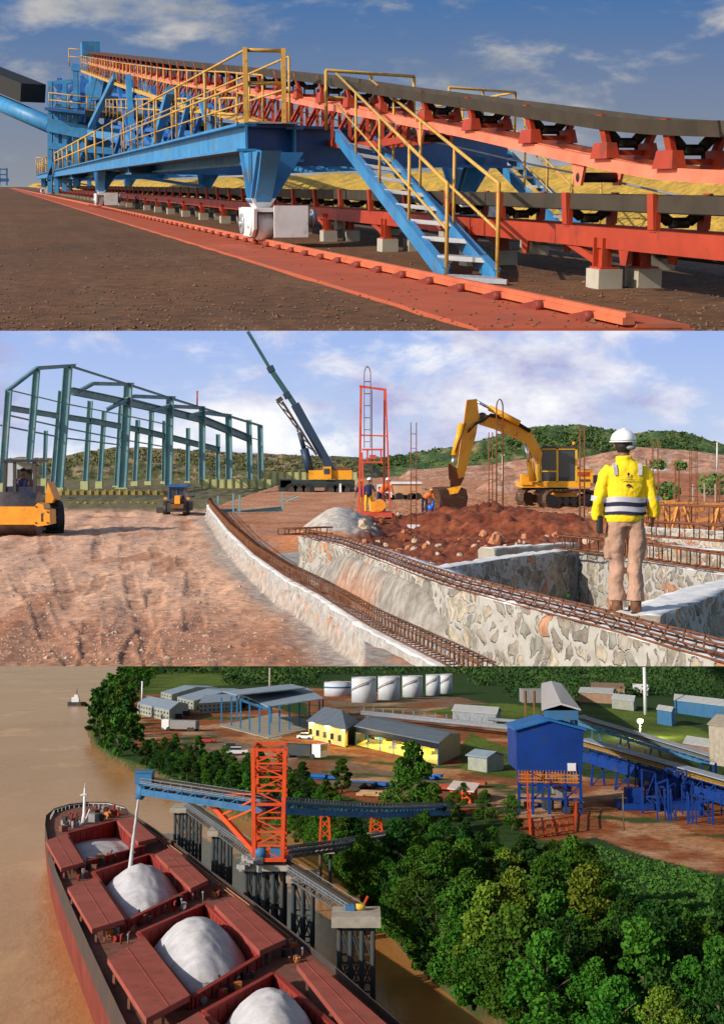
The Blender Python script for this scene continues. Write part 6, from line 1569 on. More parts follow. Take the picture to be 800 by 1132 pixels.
# pile piers
def pier(px0, px1, pyt, pyb, dep, nx_, ny_, label, cap=True, dd=8, hbeam=1.2):
    base = Pz((px0+px1)/2, pyb, dep); base.z = 0; t = Thing(W3, 'pile_pier', label, 'pier', base, 'pile piers of the jetty')
    tl, tr = Pz(px0, pyt, dep), Pz(px1, pyt, dep); z1 = tl.z; x0, x1 = tl.x, tr.x
    for i in range(nx_):
        for j in range(ny_):
            x = lerp(x0, x1, i/(nx_-1)); y = dep+dd*j/max(1, ny_-1); mb = MB(); mb.cyl((x,y,-4), (x,y,z1), .42, 10); t.part('pile', mb, DKP)
    for j in range(ny_):
        y = dep+dd*j/max(1, ny_-1)-.1; mb = MB()
        for z in (1.2, z1*.5, z1-.5): mb.beam((x0,y,z), (x1,y,z), .3)
        for i in range(nx_-1):
            a, b = lerp(x0,x1,i/(nx_-1)), lerp(x0,x1,(i+1)/(nx_-1)); mb.beam((a,y,1.2), (b,y,z1*.5), .25); mb.beam((b,y,z1*.5), (a,y,z1-.5), .25); mb.beam((b,y,1.2), (a,y,z1*.5), .2)
        t.part('bracing', mb, DKP)
    if cap: mb = MB(); mb.box(((x0+x1)/2, dep+dd/2, z1+hbeam/2), (x1-x0+2.6, dd+2.6, hbeam)); t.part('pile_cap', mb, CON3)
    return t
pier(194,218,898,944,364,4,2,'farthest pile pier at the left end of the jetty')
pier(236,252,924,978,322,3,2,'slim pile pier between the farthest one and the orange tower')
pier(272,312,962,1028,272,5,3,'big pile pier carrying the orange tower', dd=11)
pier(324,345,975,1034,270,3,2,'slim pile pier right of the orange tower', dd=5)
pier(375,412,1024,1084,234,4,2,'nearest pile pier with thick concrete cap', dd=6, hbeam=1.8)
t = Thing(W3, 'access_gangway', 'narrow grey truss gangway linking the pile piers', 'gangway', Pz(240,915,330))
truss_gallery(t, [Pz(208,890,366), Pz(285,944,285)], 2.0, 1.3, 2.4, (DKG, GREYP), .17, False)
truss_gallery(t, [Pz(306,951,280), Pz(394,1008,240)], 2.0, 1.3, 2.4, (DKG, GREYP), .17, False)
t = Thing(W3, 'side_gangway', 'second grey gangway running from the orange tower to the bank', 'gangway', Pz(330,942,300)); truss_gallery(t, [Pz(314,943,286), Pz(372,935,310), Pz(428,925,345)], 1.6, 1.0, 2.5, (DKG, GREYP), .14, False)
t = Thing(W3, 'mooring_winch', 'small blue and yellow winch on the nearest pier cap', 'winch', Pz(392,1008,238)); p = t.base
mb = MB(); mb.box(p+V((-.8,0,.6)), (1.6,1.4,1.0)); t.part('motor', mb, BL3); mb = MB(); mb.cyl(p+V((.2,0,.8)), p+V((1.8,0,.8)), .55, 14); t.part('drum', mb, pm('gear_yellow', (.6,.4,.05), (.5,.32,.04), 1, .6)); mb = MB(); mb.beam(p+V((1,.8,0)), p+V((2.2,1,2.4)), .3); t.part('arm', mb, RD3)
def redtower(x0, x1, y0, y1, dep, label):
    t = Thing(W3, 'conveyor_support', label, 'tower', Pz((x0+x1)/2, y1, dep), 'red lattice supports under the boom conveyor'); w_ = 1.2
    for j in (0, 3):
        for xx in (0, 1):
            mb = MB(); mb.beam(Pz(x0+2 if not xx else x1-2, y0, dep+j), Pz(x0 if not xx else x1, y1, dep+j), .5); t.part('support_leg', mb, RD3)
    mb = MB()
    for k in range(4):
        f, g_ = k/4, (k+1)/4; mb.beam(Pz(lerp(x0+2,x0,f), lerp(y0,y1,f), dep), Pz(lerp(x1-2,x1,g_), lerp(y0,y1,g_), dep), .25); mb.beam(Pz(lerp(x1-2,x1,f), lerp(y0,y1,f), dep), Pz(lerp(x0+2,x0,g_), lerp(y0,y1,g_), dep), .25)
    t.part('bracing', mb, RD3); c = Pz((x0+x1)/2, y1+1.5, dep+1.5); mb = MB(); mb.box(c, (4.5,6,.8)); t.part('cap', mb, CON3)
    for xx in (x0+1, x1): mb = MB(); p = Pz(xx, y1+3, dep+1); mb.cyl((p.x,p.y,-3), p, .4, 10); t.part('pile', mb, DKP)
redtower(353,365,895,938,316,'taller red lattice support left of the other one'); redtower(409,422,896,920,346,'shorter red lattice support nearer the bank')
# tug
t = Thing(W3, 'tugboat', 'tiny dark tugboat far out on the golden river', 'boat', W3.g(85,780,0)); p = t.base
mb = MB(); mb.prism([p+V((x,y,0)) for x, y in ((-7,-3),(4,-3),(8,0),(4,3),(-7,3))], V((0,0,3))); t.part('hull', mb, DKP); mb = MB(); mb.box(p+V((-1,0,5)), (6,4,4)); mb.box(p+V((-.5,0,8)), (3,3,2)); t.part('wheelhouse', mb, WHITE); mb = MB(); mb.beam(p+V((0,0,9)), p+V((0,0,14)), .5); t.part('mast', mb, DKP)

# ---------------------------------------------------------------- buildings
def zat(px, py, p): """height at plan point p that shows at pixel row py"""; return W3.d(px, py, p.y).z
ROOF = pm('pale_blue_roof', (.27,.34,.43), (.20,.27,.36), .2, .5); WALLG = pm('grey_green_wall', (.30,.32,.28), (.22,.24,.21), .3, .8); WIN = pm('window_dark', (.03,.035,.05), (.05,.05,.06), 1, .2)
def shed(name, label, a, b, wv, hz, roofm, wallm, ridge=.25, nwin=0, over=.6, group=None, cat='building'):
    """gabled building: front base pixels a-b (left to right), wv plan vector giving its width, wall height hz (m)"""
    A_, B_ = G3(*a), G3(*b); wv = V((wv[0], wv[1], 0)); t = Thing(W3, name, label, cat, (A_+B_+wv)/2, group); u = (B_-A_); L_ = u.length; u.normalize(); n_ = wv.normalized(); W_ = wv.length; H = V((0,0,hz)); rg = min(W_*ridge, 3.2)
    mb = MB(); mb.hexa([A_, B_, B_+wv, A_+wv, A_+H, B_+H, B_+wv+H, A_+wv+H])
    for e in (A_+u*.02, B_-u*.02): n0 = len(mb.v); mb.v += [e+H, e+wv+H, e+wv/2+H+V((0,0,rg))]; mb.face((n0,n0+1,n0+2))
    wl = t.part('wall', mb, wallm)
    mb = MB(); th = V((0,0,.3)); o_ = over; r0, r1 = A_-u*o_+wv/2+H+V((0,0,rg)), B_+u*o_+wv/2+H+V((0,0,rg))
    for sg in (0, 1):
        e0, e1 = (A_-u*o_-n_*o_, B_+u*o_-n_*o_) if not sg else (A_-u*o_+wv+n_*o_, B_+u*o_+wv+n_*o_); dz = V((0,0,-o_*rg/W_*2)); mb.hexa([e0+H+dz, e1+H+dz, r1, r0, e0+H+dz+th, e1+H+dz+th, r1+th, r0+th])
    t.part('roof', mb, roofm)
    for r_ in range(2 if nwin and hz > 5 else 1):
        for k in range(nwin):
            c = A_.lerp(B_, (k+.5)/nwin)-n_*.06+V((0,0,hz*(.3 if hz > 5 else .55)+r_*hz*.42)); mb = MB(); mb.box(c, (L_/nwin*.42, .1, hz*.17), rz=math.atan2(u.y, u.x)); t.part('window', mb, WIN, wl)
    for k in range(2):
        if nwin: c = B_.lerp(B_+wv, .3+.4*k)+u*.06+V((0,0,hz*.3)); mb = MB(); mb.box(c, (.1, W_*.12, hz*.45), rz=math.atan2(u.y, u.x)); t.part('door', mb, WIN, wl)
    return t
def pv(a, b): p, q = G3(*a), G3(*b); return (q-p).to_tuple()[:2]
shed('accommodation_block', 'nearest long grey accommodation block with pale blue roof at the left of the yard', (152,789),(187,798), pv((187,798),(208,790)), 7.2, ROOF, WALLG, .16, 11)
shed('accommodation_block', 'accommodation block at the back left, its roof seen behind the nearest one', (178,774),(190,777), pv((178,774),(228,766)), 6.5, ROOF, WALLG, .05, 4)
shed('accommodation_block', 'accommodation block in the middle row behind the nearest one', (196,781),(214,786), pv((196,781),(258,770)), 7.0, ROOF, WALLG, .05, 5)
shed('accommodation_block', 'accommodation block directly left of the blue column shelter', (220,789),(262,786), pv((220,789),(232,780)), 7.0, ROOF, WALLG, .15, 9)
# blue column shelter: floor, columns, two roof levels
t = Thing(W3, 'open_shelter', 'open shelter with tall blue columns, pale floor and two-level pale blue roof', 'shelter', G3(300,806))
fl = [G3(x, y, LZ+.3) for x, y in ((243,802),(297,816),(366,800),(306,788))]; mb = MB(); mb.hexa([p-V((0,0,1)) for p in fl]+fl); t.part('floor', mb, CON3)
COLB = pm('shelter_blue', (.03,.16,.34), (.025,.12,.28), .5, .5)
for x, y0, y1 in ((245,800,771),(256,803,770),(266,806,770),(276,809,777),(287,811,779),(298,813,780),(309,810,779),(320,807,778),(331,804,776),(342,802,775),(353,800,773),(357,798,771),(262,796,768),(300,800,770)):
    p = G3(x, y0); q = W3.d(x, y1, p.y); mb = MB(); mb.beam(p, q, .9, .9); t.part('column', mb, COLB)
def roofp(pts, nm='roof', m=ROOF, th=.6):
    P = [W3.d(x, y, d) for x, y, d in pts]; mb = MB(); mb.hexa([p-V((0,0,th)) for p in P]+P); return t.part(nm, mb, m)
dA, dB = G3(0,811).y, G3(0,790).y
roofp(((296,781,dA),(358,772,dA+60),(340,760,dB),(268,768,dB-60))); roofp(((262,768,dA+20),(338,760,dB-60),(322,756,dB),(246,764,dA+120)))
roofp(((266,772,dA+60),(298,783,dA),(300,786,dA),(268,775,dA+60)), 'gutter', COLB, .5)
# tanks
TW = pm('tank_white', (.55,.58,.64), (.46,.49,.55), .15, .45, c3=(.5,.47,.44), s3=.12); TBLUE = pm('tank_blue_stripe', (.03,.12,.35), (.03,.1,.3), 1, .5)
for k, (x, w_, y0, y1, lab) in enumerate(((373,30,772,753,'low wide white storage tank with blue stripe'),(402,27,779,748,'tall white tank right beside the low striped one'),(430,24,776,747,'middle tall white storage tank'),(456,22,773,746.5,'tall white tank left of the close pair'),(479,16,771,745,'left tank of the close pair at the right end'),(493,14,769,744.5,'rightmost white storage tank of the row'))):
    p = G3(x, y0-2); r = w_/2*p.y/F; p.y += r; h = zat(x, y1+2, p)-LZ; t = Thing(W3, 'storage_tank', lab, 'tank', p, 'white storage tanks'); mb = MB(); mb.loft([(p,r,r),(p+V((0,0,h)),r,r),(p+V((0,0,h+r*.12)),r*.5,r*.5),(p+V((0,0,h+r*.15)),.1,.1)], n=40); t.part('shell', mb, TW)
    if k == 0: mb = MB(); mb.loft([(p+V((0,0,h*.62)),r*1.012,r*1.012),(p+V((0,0,h*.74)),r*1.012,r*1.012)], n=40, caps=False); t.part('stripe', mb, TBLUE)
    else:
        mb = MB(); pts = [p+V((r*1.03*math.cos(a), r*1.03*math.sin(a), h*(.5+.5*f))) for f, a in [(i/16, math.pi*(1.12+.72*i/16)) for i in range(17)]]
        for a, b in zip(pts, pts[1:]): mb.beam(a, b, 1.1, .25); mb.beam(a+V((0,0,1.2)), b+V((0,0,1.2)), .2)
        t.part('spiral_stair', mb, pm('stair_brown', (.25,.16,.12), (.2,.13,.1), 1, .7))
    mb = MB(); q = [p+V((r*.98*math.cos(a), r*.98*math.sin(a), h+1.1)) for a in [i*math.pi/14 for i in range(29)]]
    for a, b in zip(q, q[1:]): mb.beam(a, b, .2); mb.beam(a-V((0,0,1)), a, .18)
    t.part('roof_rail', mb, TW)
# dark warehouse with lit interior
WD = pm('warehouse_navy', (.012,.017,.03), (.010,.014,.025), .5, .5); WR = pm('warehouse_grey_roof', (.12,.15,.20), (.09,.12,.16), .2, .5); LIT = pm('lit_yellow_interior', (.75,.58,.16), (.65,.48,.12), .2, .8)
t = Thing(W3, 'warehouse', 'dark navy warehouse open at the front with bright yellow lit interior', 'warehouse', G3(450,830))
a, b = G3(393,824), G3(484,846); c, d_ = G3(508,834), G3(418,812)
za, zb = zat(393,803,a)-LZ, zat(484,822,b)-LZ; H = (za+zb)/2; Hv = V((0,0,H)); zr = V((0,0,H*1.22)); t_ = V((0,0,-H*.0))
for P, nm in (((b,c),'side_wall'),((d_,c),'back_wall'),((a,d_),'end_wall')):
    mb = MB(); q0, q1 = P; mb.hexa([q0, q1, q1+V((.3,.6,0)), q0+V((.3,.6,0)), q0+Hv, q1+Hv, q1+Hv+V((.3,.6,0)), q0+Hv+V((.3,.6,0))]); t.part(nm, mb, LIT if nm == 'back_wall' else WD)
for e, f in ((a, d_), (b, c)):
    mb = MB(); m_ = (e+f)/2+zr; mb.prism([e+Hv, f+Hv, m_], (b-a).normalized()*.4); t.part('gable', mb, WD)
mb = MB(); fr = (b-a).normalized(); ov = fr*1.5; nn = (d_-a).normalized()*1.2; th = V((0,0,.5)); m0, m1 = (a+d_)/2+zr-ov, (b+c)/2+zr+ov
mb.hexa([a+Hv-ov-nn, b+Hv+ov-nn, m1, m0, a+Hv-ov-nn+th, b+Hv+ov-nn+th, m1+th, m0+th]); mb.hexa([m0, m1, c+Hv+ov+nn, d_+Hv-ov+nn, m0+th, m1+th, c+Hv+ov+nn+th, d_+Hv-ov+nn+th]); t.part('roof', mb, WR)
mb = MB(); mb.hexa([a+V((0,-.5,H*.72)), b+V((0,-.5,H*.72)), b+V((0,-.1,H*.72)), a+V((0,-.1,H*.72)), a+Hv+V((0,-.5,.2)), b+Hv+V((0,-.5,.2)), b+Hv+V((0,-.1,.2)), a+Hv+V((0,-.1,.2))]); t.part('fascia', mb, WD)
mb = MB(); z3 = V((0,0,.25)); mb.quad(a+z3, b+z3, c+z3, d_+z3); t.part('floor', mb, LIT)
for k in range(7):
    e = a.lerp(b, k/6); mb = MB(); mb.beam(e, e+V((0,0,H*.8)), .45); t.part('front_column', mb, COLB)
LMP = bpy.data.materials.new('lamp_glow'); LMP.use_nodes = True; LMP.node_tree.nodes['Principled BSDF'].inputs['Emission Color'].default_value = (1,.78,.30,1); LMP.node_tree.nodes['Principled BSDF'].inputs['Emission Strength'].default_value = 30
mid = (a+b+c+d_)/4
for k in range(4):
    e = a.lerp(b, (k+.5)/4).lerp(d_.lerp(c, (k+.5)/4), .5)+V((0,0,H*.85)); ld = bpy.data.lights.new('hall_lamp', 'POINT'); ld.energy = 24000; ld.color = (1,.74,.22); ld.shadow_soft_size = 1.0
    lo = bpy.data.objects.new('hall_lamp', ld); C.objects.link(lo); lo.parent = t.o; lo.location = e-t.base
    mb = MB(); mb.box(e+V((0,0,.3)), (2.5,.5,.25)); t.part('ceiling_lamp', mb, LMP)
rd = random.Random(8)
for k in range(9):
    u, v = rd.uniform(.08,.92), rd.uniform(.25,.8); e = a.lerp(b, u).lerp(d_.lerp(c, u), v); mb = MB(); mb.box(e+V((0,0,1)), (rd.uniform(3,7),rd.uniform(3,6),1.6)); mb.box(e+V((.5,0,2.2)), (2,2.5,1)); solo(W3, 'machine', 'machine parked on the yellow warehouse floor', 'machine', mb, (DKP,cols[0],BL3,cols[2])[k%4], e, 'machines inside the yellow warehouse')
# small office with hipped grey roof, yellow lit
t = Thing(W3, 'office', 'low office with dark hipped roof and yellow lit walls left of the warehouse', 'office', G3(368,822)); a, b = G3(341,816), G3(381,826); c, d_ = G3(394,816), G3(356,808); H = 9.0; Hv = V((0,0,H))
mb = MB(); mb.hexa([a,b,c,d_,a+Hv,b+Hv,c+Hv,d_+Hv]); wl = t.part('wall', mb, pm('cream_yellow_wall', (.62,.50,.18), (.55,.44,.15), .3, .8)); ct = (a+b+c+d_)/4; r0, r1 = ct.lerp((a+d_)/2, .5)+V((0,0,H+7)), ct.lerp((b+c)/2, .5)+V((0,0,H+7)); E_ = [ct+(p-ct)*1.12+Hv for p in (a,b,c,d_)]; mb = MB(); n0 = 0; mb.v = E_+[r0,r1]
for f in ((0,1,5,4),(2,3,4,5),(3,0,4),(1,2,5),(3,2,1,0)): mb.face(f)
t.part('roof', mb, WR)
for k in range(5):
    e = a.lerp(b, (k+.5)/5)+V((0,-.5,4)); mb = MB(); mb.box(e, (3,.3,3)); t.part('window', mb, WIN, wl)
for k in range(3):
    e = a.lerp(b, k/2.2+.05)+V((0,-3.2,8)); ld = bpy.data.lights.new('wall_lamp', 'POINT'); ld.energy = 6000; ld.color = (1,.72,.22); ld.shadow_soft_size = .5; lo = bpy.data.objects.new('wall_lamp', ld); C.objects.link(lo); lo.parent = t.o; lo.location = e-t.base
    mb = MB(); mb.box(e+V((0,.8,.2)), (1,.5,.5)); t.part('wall_lamp_body', mb, LMP)
# blue silo house on legs
SB = pm('silo_royal_blue', (.010,.045,.24), (.007,.032,.17), .15, .55, c3=(.03,.05,.12), s3=.3); SR = pm('silo_roof_blue', (.02,.13,.40), (.018,.11,.35), .15, .5)
t = Thing(W3, 'silo_house', 'tall royal blue clad transfer house on legs with orange screens beneath', 'silo house', G3(606,908)); d0 = G3(0,900).y; wd = 26
def q3(px, py, k=0): return W3.d(px, py, d0+k)
mb = MB(); mb.prism([q3(571,852), q3(643,855), q3(645,806), q3(607,797), q3(570,806)], V((0,wd,0))); t.part('cladding', mb, SB)
mb = MB()
for s_, (p0, p1) in enumerate(((( 568,808),(607,797)),((607,797),(648,808)))): a, b = q3(*p0,-1), q3(*p1,-1); mb.hexa([a,b,b+V((0,wd+2,0)),a+V((0,wd+2,0)),a+V((0,0,.6)),b+V((0,0,.6)),b+V((0,wd+2,.6)),a+V((0,wd+2,.6))])
t.part('roof', mb, SR)
mb = MB(); a, b = q3(627,852,-.25), q3(636,844,-.25); mb.box((a+b)/2, (2.6,.3,2.4)); t.part('white_sign', mb, WHITE)
for x in (573, 588, 606, 624, 641):
    for k in (0, wd): mb = MB(); p = q3(x, 852, k); g_ = V((p.x, p.y, LZ)); mb.beam(g_, p, .8); t.part('support_leg', mb, SB)
for y in (856, 860, 864):
    mb = MB(); a, b = q3(573,y,-.4), q3(640,y+1,-.4); mb.beam(a, b, .25)
    for i in range(20): e = a.lerp(b, i/20); mb.beam(e, e+V((0,0,1.4)), .14)
    t.part('orange_screen', mb, pm('orange_screen', (.60,.22,.04), (.45,.14,.03), 1, .6))
for a, b in (((572,868),(641,868)),((572,882),(641,884))): [t.part('cross_beam', MB().beam(q3(*a,k_), q3(*b,k_), .6), SB) for k_ in (.2, wd)]
for a, b in (((573,868),(588,884)),((641,868),(624,884)),((588,884),(606,868))): mb = MB(); mb.beam(q3(*a,.3), q3(*b,.3), .4); t.part('brace', mb, SB)
rd = random.Random(6)
for k in range(10): p = q3(rd.uniform(578,636), rd.uniform(862,896), rd.uniform(4,20)); mb = MB(); mb.box(p, (rd.uniform(1.5,4),rd.uniform(2,5),rd.uniform(1,4))); t.part('hopper_machine', mb, (SB, DKP, cols[0])[k%3])
# orange-red fence and frame in front
t = Thing(W3, 'barrier_frame', 'orange-red steel barrier frame standing in front of the blue transfer house', 'barrier', G3(606,925))
P = [G3(x, y) for x, y in ((583,905),(586,928),(634,920),(637,898))]; z4 = V((0,0,1))
for k, (a, b) in enumerate(zip(P, P[1:])):
    mb = MB()
    for h in (.6, 2.4, 4.4): mb.beam(a+z4*h, b+z4*h, .3)
    n_ = 6
    for i in range(n_+1): e = a.lerp(b, i/n_); mb.beam(e, e+z4*4.4, .25)
    t.part('barrier_side', mb, RD3)
mb = MB(); mb.beam(P[0], P[0]+z4*14, .35); mb.beam(P[0]+z4*14, P[3]+z4*6, .25); mb.beam(P[1], P[1]+z4*12, .35); t.part('post', mb, RD3)
# long covered gallery going away behind
t = Thing(W3, 'covered_gallery', 'pale roofed conveyor gallery running straight back from the blue transfer house', 'gallery', G3(612,790))
A1, B1_ = W3.d(620,796,d0+8), W3.d(609,760,d0+700); mb = MB(); s_ = V((5.5,0,0)); hh = V((0,0,3)); mb.hexa([A1-s_, A1+s_, B1_+s_*1.3, B1_-s_*1.3, A1-s_+hh, A1+s_+hh, B1_+s_*1.3+hh, B1_-s_*1.3+hh]); t.part('gallery_wall', mb, BL3)
mb = MB(); mb.hexa([A1-s_*1.15+hh, A1+hh*1.6, B1_+hh*1.6, B1_-s_*1.5+hh, A1-s_*1.15+hh*1.15, A1+hh*1.8, B1_+hh*1.8, B1_-s_*1.5+hh*1.15]); mb.hexa([A1+hh*1.6, A1+s_*1.15+hh, B1_+s_*1.5+hh, B1_+hh*1.6, A1+hh*1.8, A1+s_*1.15+hh*1.15, B1_+s_*1.5+hh*1.15, B1_+hh*1.8]); t.part('roof', mb, pm('gallery_pale_roof', (.52,.50,.52), (.42,.41,.44), .2, .5))
for k in range(8):
    e = A1.lerp(B1_, (k+.3)/8)
    for sg in (-1.3, 1.3): mb = MB(); mb.beam(V((e.x+5*sg,e.y,LZ)), e+V((5*sg*.8,0,0)), 1.0); t.part('support_leg', mb, DKP if sg < 0 else BL3)
t = Thing(W3, 'bin_house', 'grey and rust lattice bin beside the far end of the covered gallery', 'building', G3(594,790)); a = G3(590,792); mb = MB(); h_ = zat(590,762,a)-LZ
mb.box(a+V((0,10,h_*.75)), (15,20,h_*.5)); t.part('bin', mb, cols[0])
for x in (-6,0,6): mb = MB(); mb.beam(a+V((x,0,0)), a+V((x,0,h_*.95)), 1); t.part('post', mb, pm('bin_rust', (.3,.12,.06), (.2,.08,.05), .3, .8))
# two conveyors running to the right edge
def gal(name, label, a, b, da, db, w_, h_, mats, legs, under):
    t = Thing(W3, name, label, 'conveyor', W3.d(*a, da)); p, q = W3.d(*a, da), W3.d(*b, db); truss_gallery(t, [p, q], w_, h_, 6, mats, .3)
    mb = MB(); mb.beam(p+V((0,0,1.8)), q+V((0,0,1.8)), w_*.9, .3); t.part('belt_cover', mb, pm('belt_cover_grey', (.34,.38,.44), (.26,.30,.36), .2, .5))
    for k in range(legs):
        e = p.lerp(q, (k+.6)/legs)
        for sg in (-1, 1): mb = MB(); mb.beam(V((e.x+sg*2.5,e.y,LZ)), e+V((sg*1.5,0,-h_)), .8); t.part('support_leg', mb, mats[0])
        mb = MB(); z0 = LZ
        while z0 < e.z-h_-5: mb.beam(V((e.x-2.5,e.y,z0)), V((e.x+2.5,e.y,z0+5)), .4); z0 += 5
        if mb.v: t.part('bracing', mb, mats[0])
gal('yard_conveyor', 'upper grey conveyor gallery descending to the right edge', (640,795),(860,862), 700, 560, 6, 2.0, (BL3, GREYP), 6, 0)
gal('yard_conveyor', 'lower blue conveyor girder with a run of oval openings going right', (644,822),(860,884), 520, 430, 6, 5.5, (SB, YEL), 7, 0)
t = Thing(W3, 'blue_machine_frame', 'jumble of blue steel machinery frames under the right-hand conveyors', 'machinery', G3(760,905)); rd = random.Random(12)
for k in range(46):
    px = rd.uniform(706, 830); y0 = rd.uniform(868, 905)+(px-706)*.12; p = G3(px, y0); h_ = rd.uniform(4, 13); mb = MB(); e = p+V((rd.uniform(-5,5), rd.uniform(-2,4), 0))
    mb.beam(p, p+V((0,0,h_)), .5); mb.beam(p+V((0,0,h_)), e+V((0,0,h_*.9)), .45); mb.beam(p+V((0,0,1)), e+V((0,0,h_*.9)), .3); mb.beam(e, e+V((0,0,h_*.9)), .4); t.part('frame', mb, SB)
mb = MB(); a = G3(730,895); mb.box(a+V((0,5,1)), (26,14,2)); mb.box(a+V((-8,4,4)), (5,5,5)); t.part('skid', mb, SB)
# pipe rack across the middle
t = Thing(W3, 'pipe_rack', 'long low grey pipe rack crossing behind the warehouse to the gallery', 'pipe rack', G3(480,800))
for k, (a, b) in enumerate((((400,787),(590,806)),((400,789),(590,808)),((540,795),(600,800)))):
    mb = MB(); p, q = G3(*a, LZ+5), G3(*b, LZ+5); mb.tube([p, q], 1.1, 8); mb.tube([p+V((0,5,0)), q+V((0,5,0))], .8, 8); t.part('pipe', mb, GREYP)
for k in range(16): e = G3(402,789, LZ).lerp(G3(590,808, LZ), k/15); mb = MB(); mb.beam(e, e+V((0,0,5)), .7); t.part('post', mb, GREYP)
GRY = pm('small_grey_roof', (.42,.44,.46), (.33,.35,.37), .2, .6); BRN = pm('brown_wall', (.26,.17,.12), (.2,.13,.09), .3, .8)
for a, b, w_, h_, m1, m2, lab, nm in (((500,796),(548,800),(6,30),6,GRY,GREYP,'low grey canopy on the grass right of the tanks','canopy'),((517,851),(538,854),(8,12),6,ROOF,WALLG,'small grey kiosk with pale roof right of the warehouse','kiosk'),((640,776),(676,778),(10,40),8,GRY,BRN,'low brown shed near the far end of the gallery','shed'),((676,783),(700,786),(8,30),7,GRY,WALLG,'grey shed left of the tall mast','shed'),
    ((745,788),(800,796),(10,40),9,GRY,BL3,'long pale roofed shed at the right edge','shed'),((726,800),(742,803),(6,16),9,GRY,BL3,'small blue cabin right of the flood light','cabin'),((655,770),(690,771),(8,60),8,BRN,BRN,'brown roofed building at the edge of the far wood','shed'),((784,845),(812,850),(16,30),17,CON3,CON3,'tall pale block building cut by the right edge','building'),((756,836),(790,842),(8,18),6,GRY,BRN,'low grey roof beside the pale block building','shed'),((700,768),(716,769),(5,30),6,WHITE,GRY,'tiny white roof in front of the far wood','shed')):
    shed(nm, lab, a, b, w_, h_, m1, m2, .12, 0, 1)
t = Thing(W3, 'site_hut', 'orange site hut with pale lean-to roof near the bank trees', 'hut', G3(515,884)); a, b = G3(497,884), G3(520,888); mb = MB(); mb.hexa([a,b,b+V((3,9,0)),a+V((3,9,0)),a+V((0,0,3.5)),b+V((0,0,3.5)),b+V((3,9,5)),a+V((3,9,5))]); t.part('wall', mb, RD3); mb = MB(); mb.hexa([a+V((-1,-1,3.6)),b+V((1,-1,3.6)),b+V((4,10,5.1)),a+V((2,10,5.1)),a+V((-1,-1,3.9)),b+V((1,-1,3.9)),b+V((4,10,5.4)),a+V((2,10,5.4))]); t.part('roof', mb, pm('pale_pink_sheet', (.60,.50,.48), (.5,.42,.4), .4, .6))
# masts and flood light
mb = MB(); p = G3(713,790); mb.tube([p, p+V((0,0,zat(713,737.6,p)-LZ))], 1.3, 8, r2=1.1); solo(W3, 'mast', 'tall white mast rising behind the flood light', 'mast', mb, WHITE, p)
mb = MB(); p = G3(298,775); mb.tube([p, p+V((0,0,zat(298,738.5,p)-LZ))], .9, 6); solo(W3, 'mast', 'thin pale mast behind the blue column shelter', 'mast', mb, CON3, p)
mb = MB(); p = G3(157,778); mb.tube([p, p+V((0,0,zat(157,753,p)-LZ))], .7, 6); solo(W3, 'mast', 'short white mast beside the left accommodation blocks', 'mast', mb, WHITE, p)
p = G3(707,815); h_ = zat(707,797,p)-LZ; t = Thing(W3, 'flood_light', 'bright yellow-white flood light on a pole in the yard', 'lamp', p); mb = MB(); mb.tube([p, p+V((0,0,h_))], .5, 6); t.part('pole', mb, GREYP)
FL = bpy.data.materials.new('flood_lamp'); FL.use_nodes = True; FL.node_tree.nodes['Principled BSDF'].inputs['Emission Color'].default_value = (1,.72,.25,1); FL.node_tree.nodes['Principled BSDF'].inputs['Emission Strength'].default_value = 9
mb = MB(); mb.ball(p+V((0,-1,h_)), 1.35, 16, sc=(1.2,.5,1)); t.part('lamp', mb, FL)
ld = bpy.data.lights.new('flood', 'POINT'); ld.energy = 90000; ld.color = (1,.80,.35); ld.shadow_soft_size = 2.2; lo = bpy.data.objects.new('flood', ld); C.objects.link(lo); lo.parent = t.o; lo.location = V((0,-4,h_))
# vehicles and stock in the yard
def truck3(px, py, L_, col, label, an=0, bed=None, nm='truck'):
    p = G3(px, py); t = Thing(W3, nm, label, 'truck' if nm == 'truck' else 'car', p); X = Matrix.Rotation(an, 3, 'Z'); B = lambda c, d: MB().box(p+X @ V(c), d, X=X)
    if nm == 'truck':
        t.part('cargo_bed', B((-L_*.1,0,L_*.17), (L_*.72,L_*.28,L_*.22)), bed or DKP); c_ = t.part('cab', B((L_*.39,0,L_*.17), (L_*.2,L_*.27,L_*.26)), col); t.part('windscreen', B((L_*.495,0,L_*.22), (.15,L_*.22,L_*.09)), GLASS, c_); wh = (-.38,-.28,.3)
    else:
        t.part('body', B((0,0,L_*.14), (L_,L_*.42,L_*.16)), col); c_ = t.part('cabin', B((-L_*.05,0,L_*.27), (L_*.5,L_*.38,L_*.13)), GLASS); t.part('roof', B((-L_*.05,0,L_*.345), (L_*.48,L_*.36,.2)), col, c_); wh = (-.3,.3)
    for k in wh:
        for s_ in (-1, 1): c = V((L_*k, s_*L_*(.13 if nm == 'truck' else .2), L_*.055)); mb = MB(); mb.cyl(p+X @ (c-V((0,.5,0))), p+X @ (c+V((0,.5,0))), L_*(.055 if nm == 'truck' else .085), 12); t.part('wheel', mb, BLACK)
truck3(335,838,22, WHITE, 'long dark dump truck with white cab in the middle of the dirt yard', -.5)
truck3(200,808,22, WHITE, 'flatbed truck with pale cab below the nearest accommodation block', 2.9, cols[0])
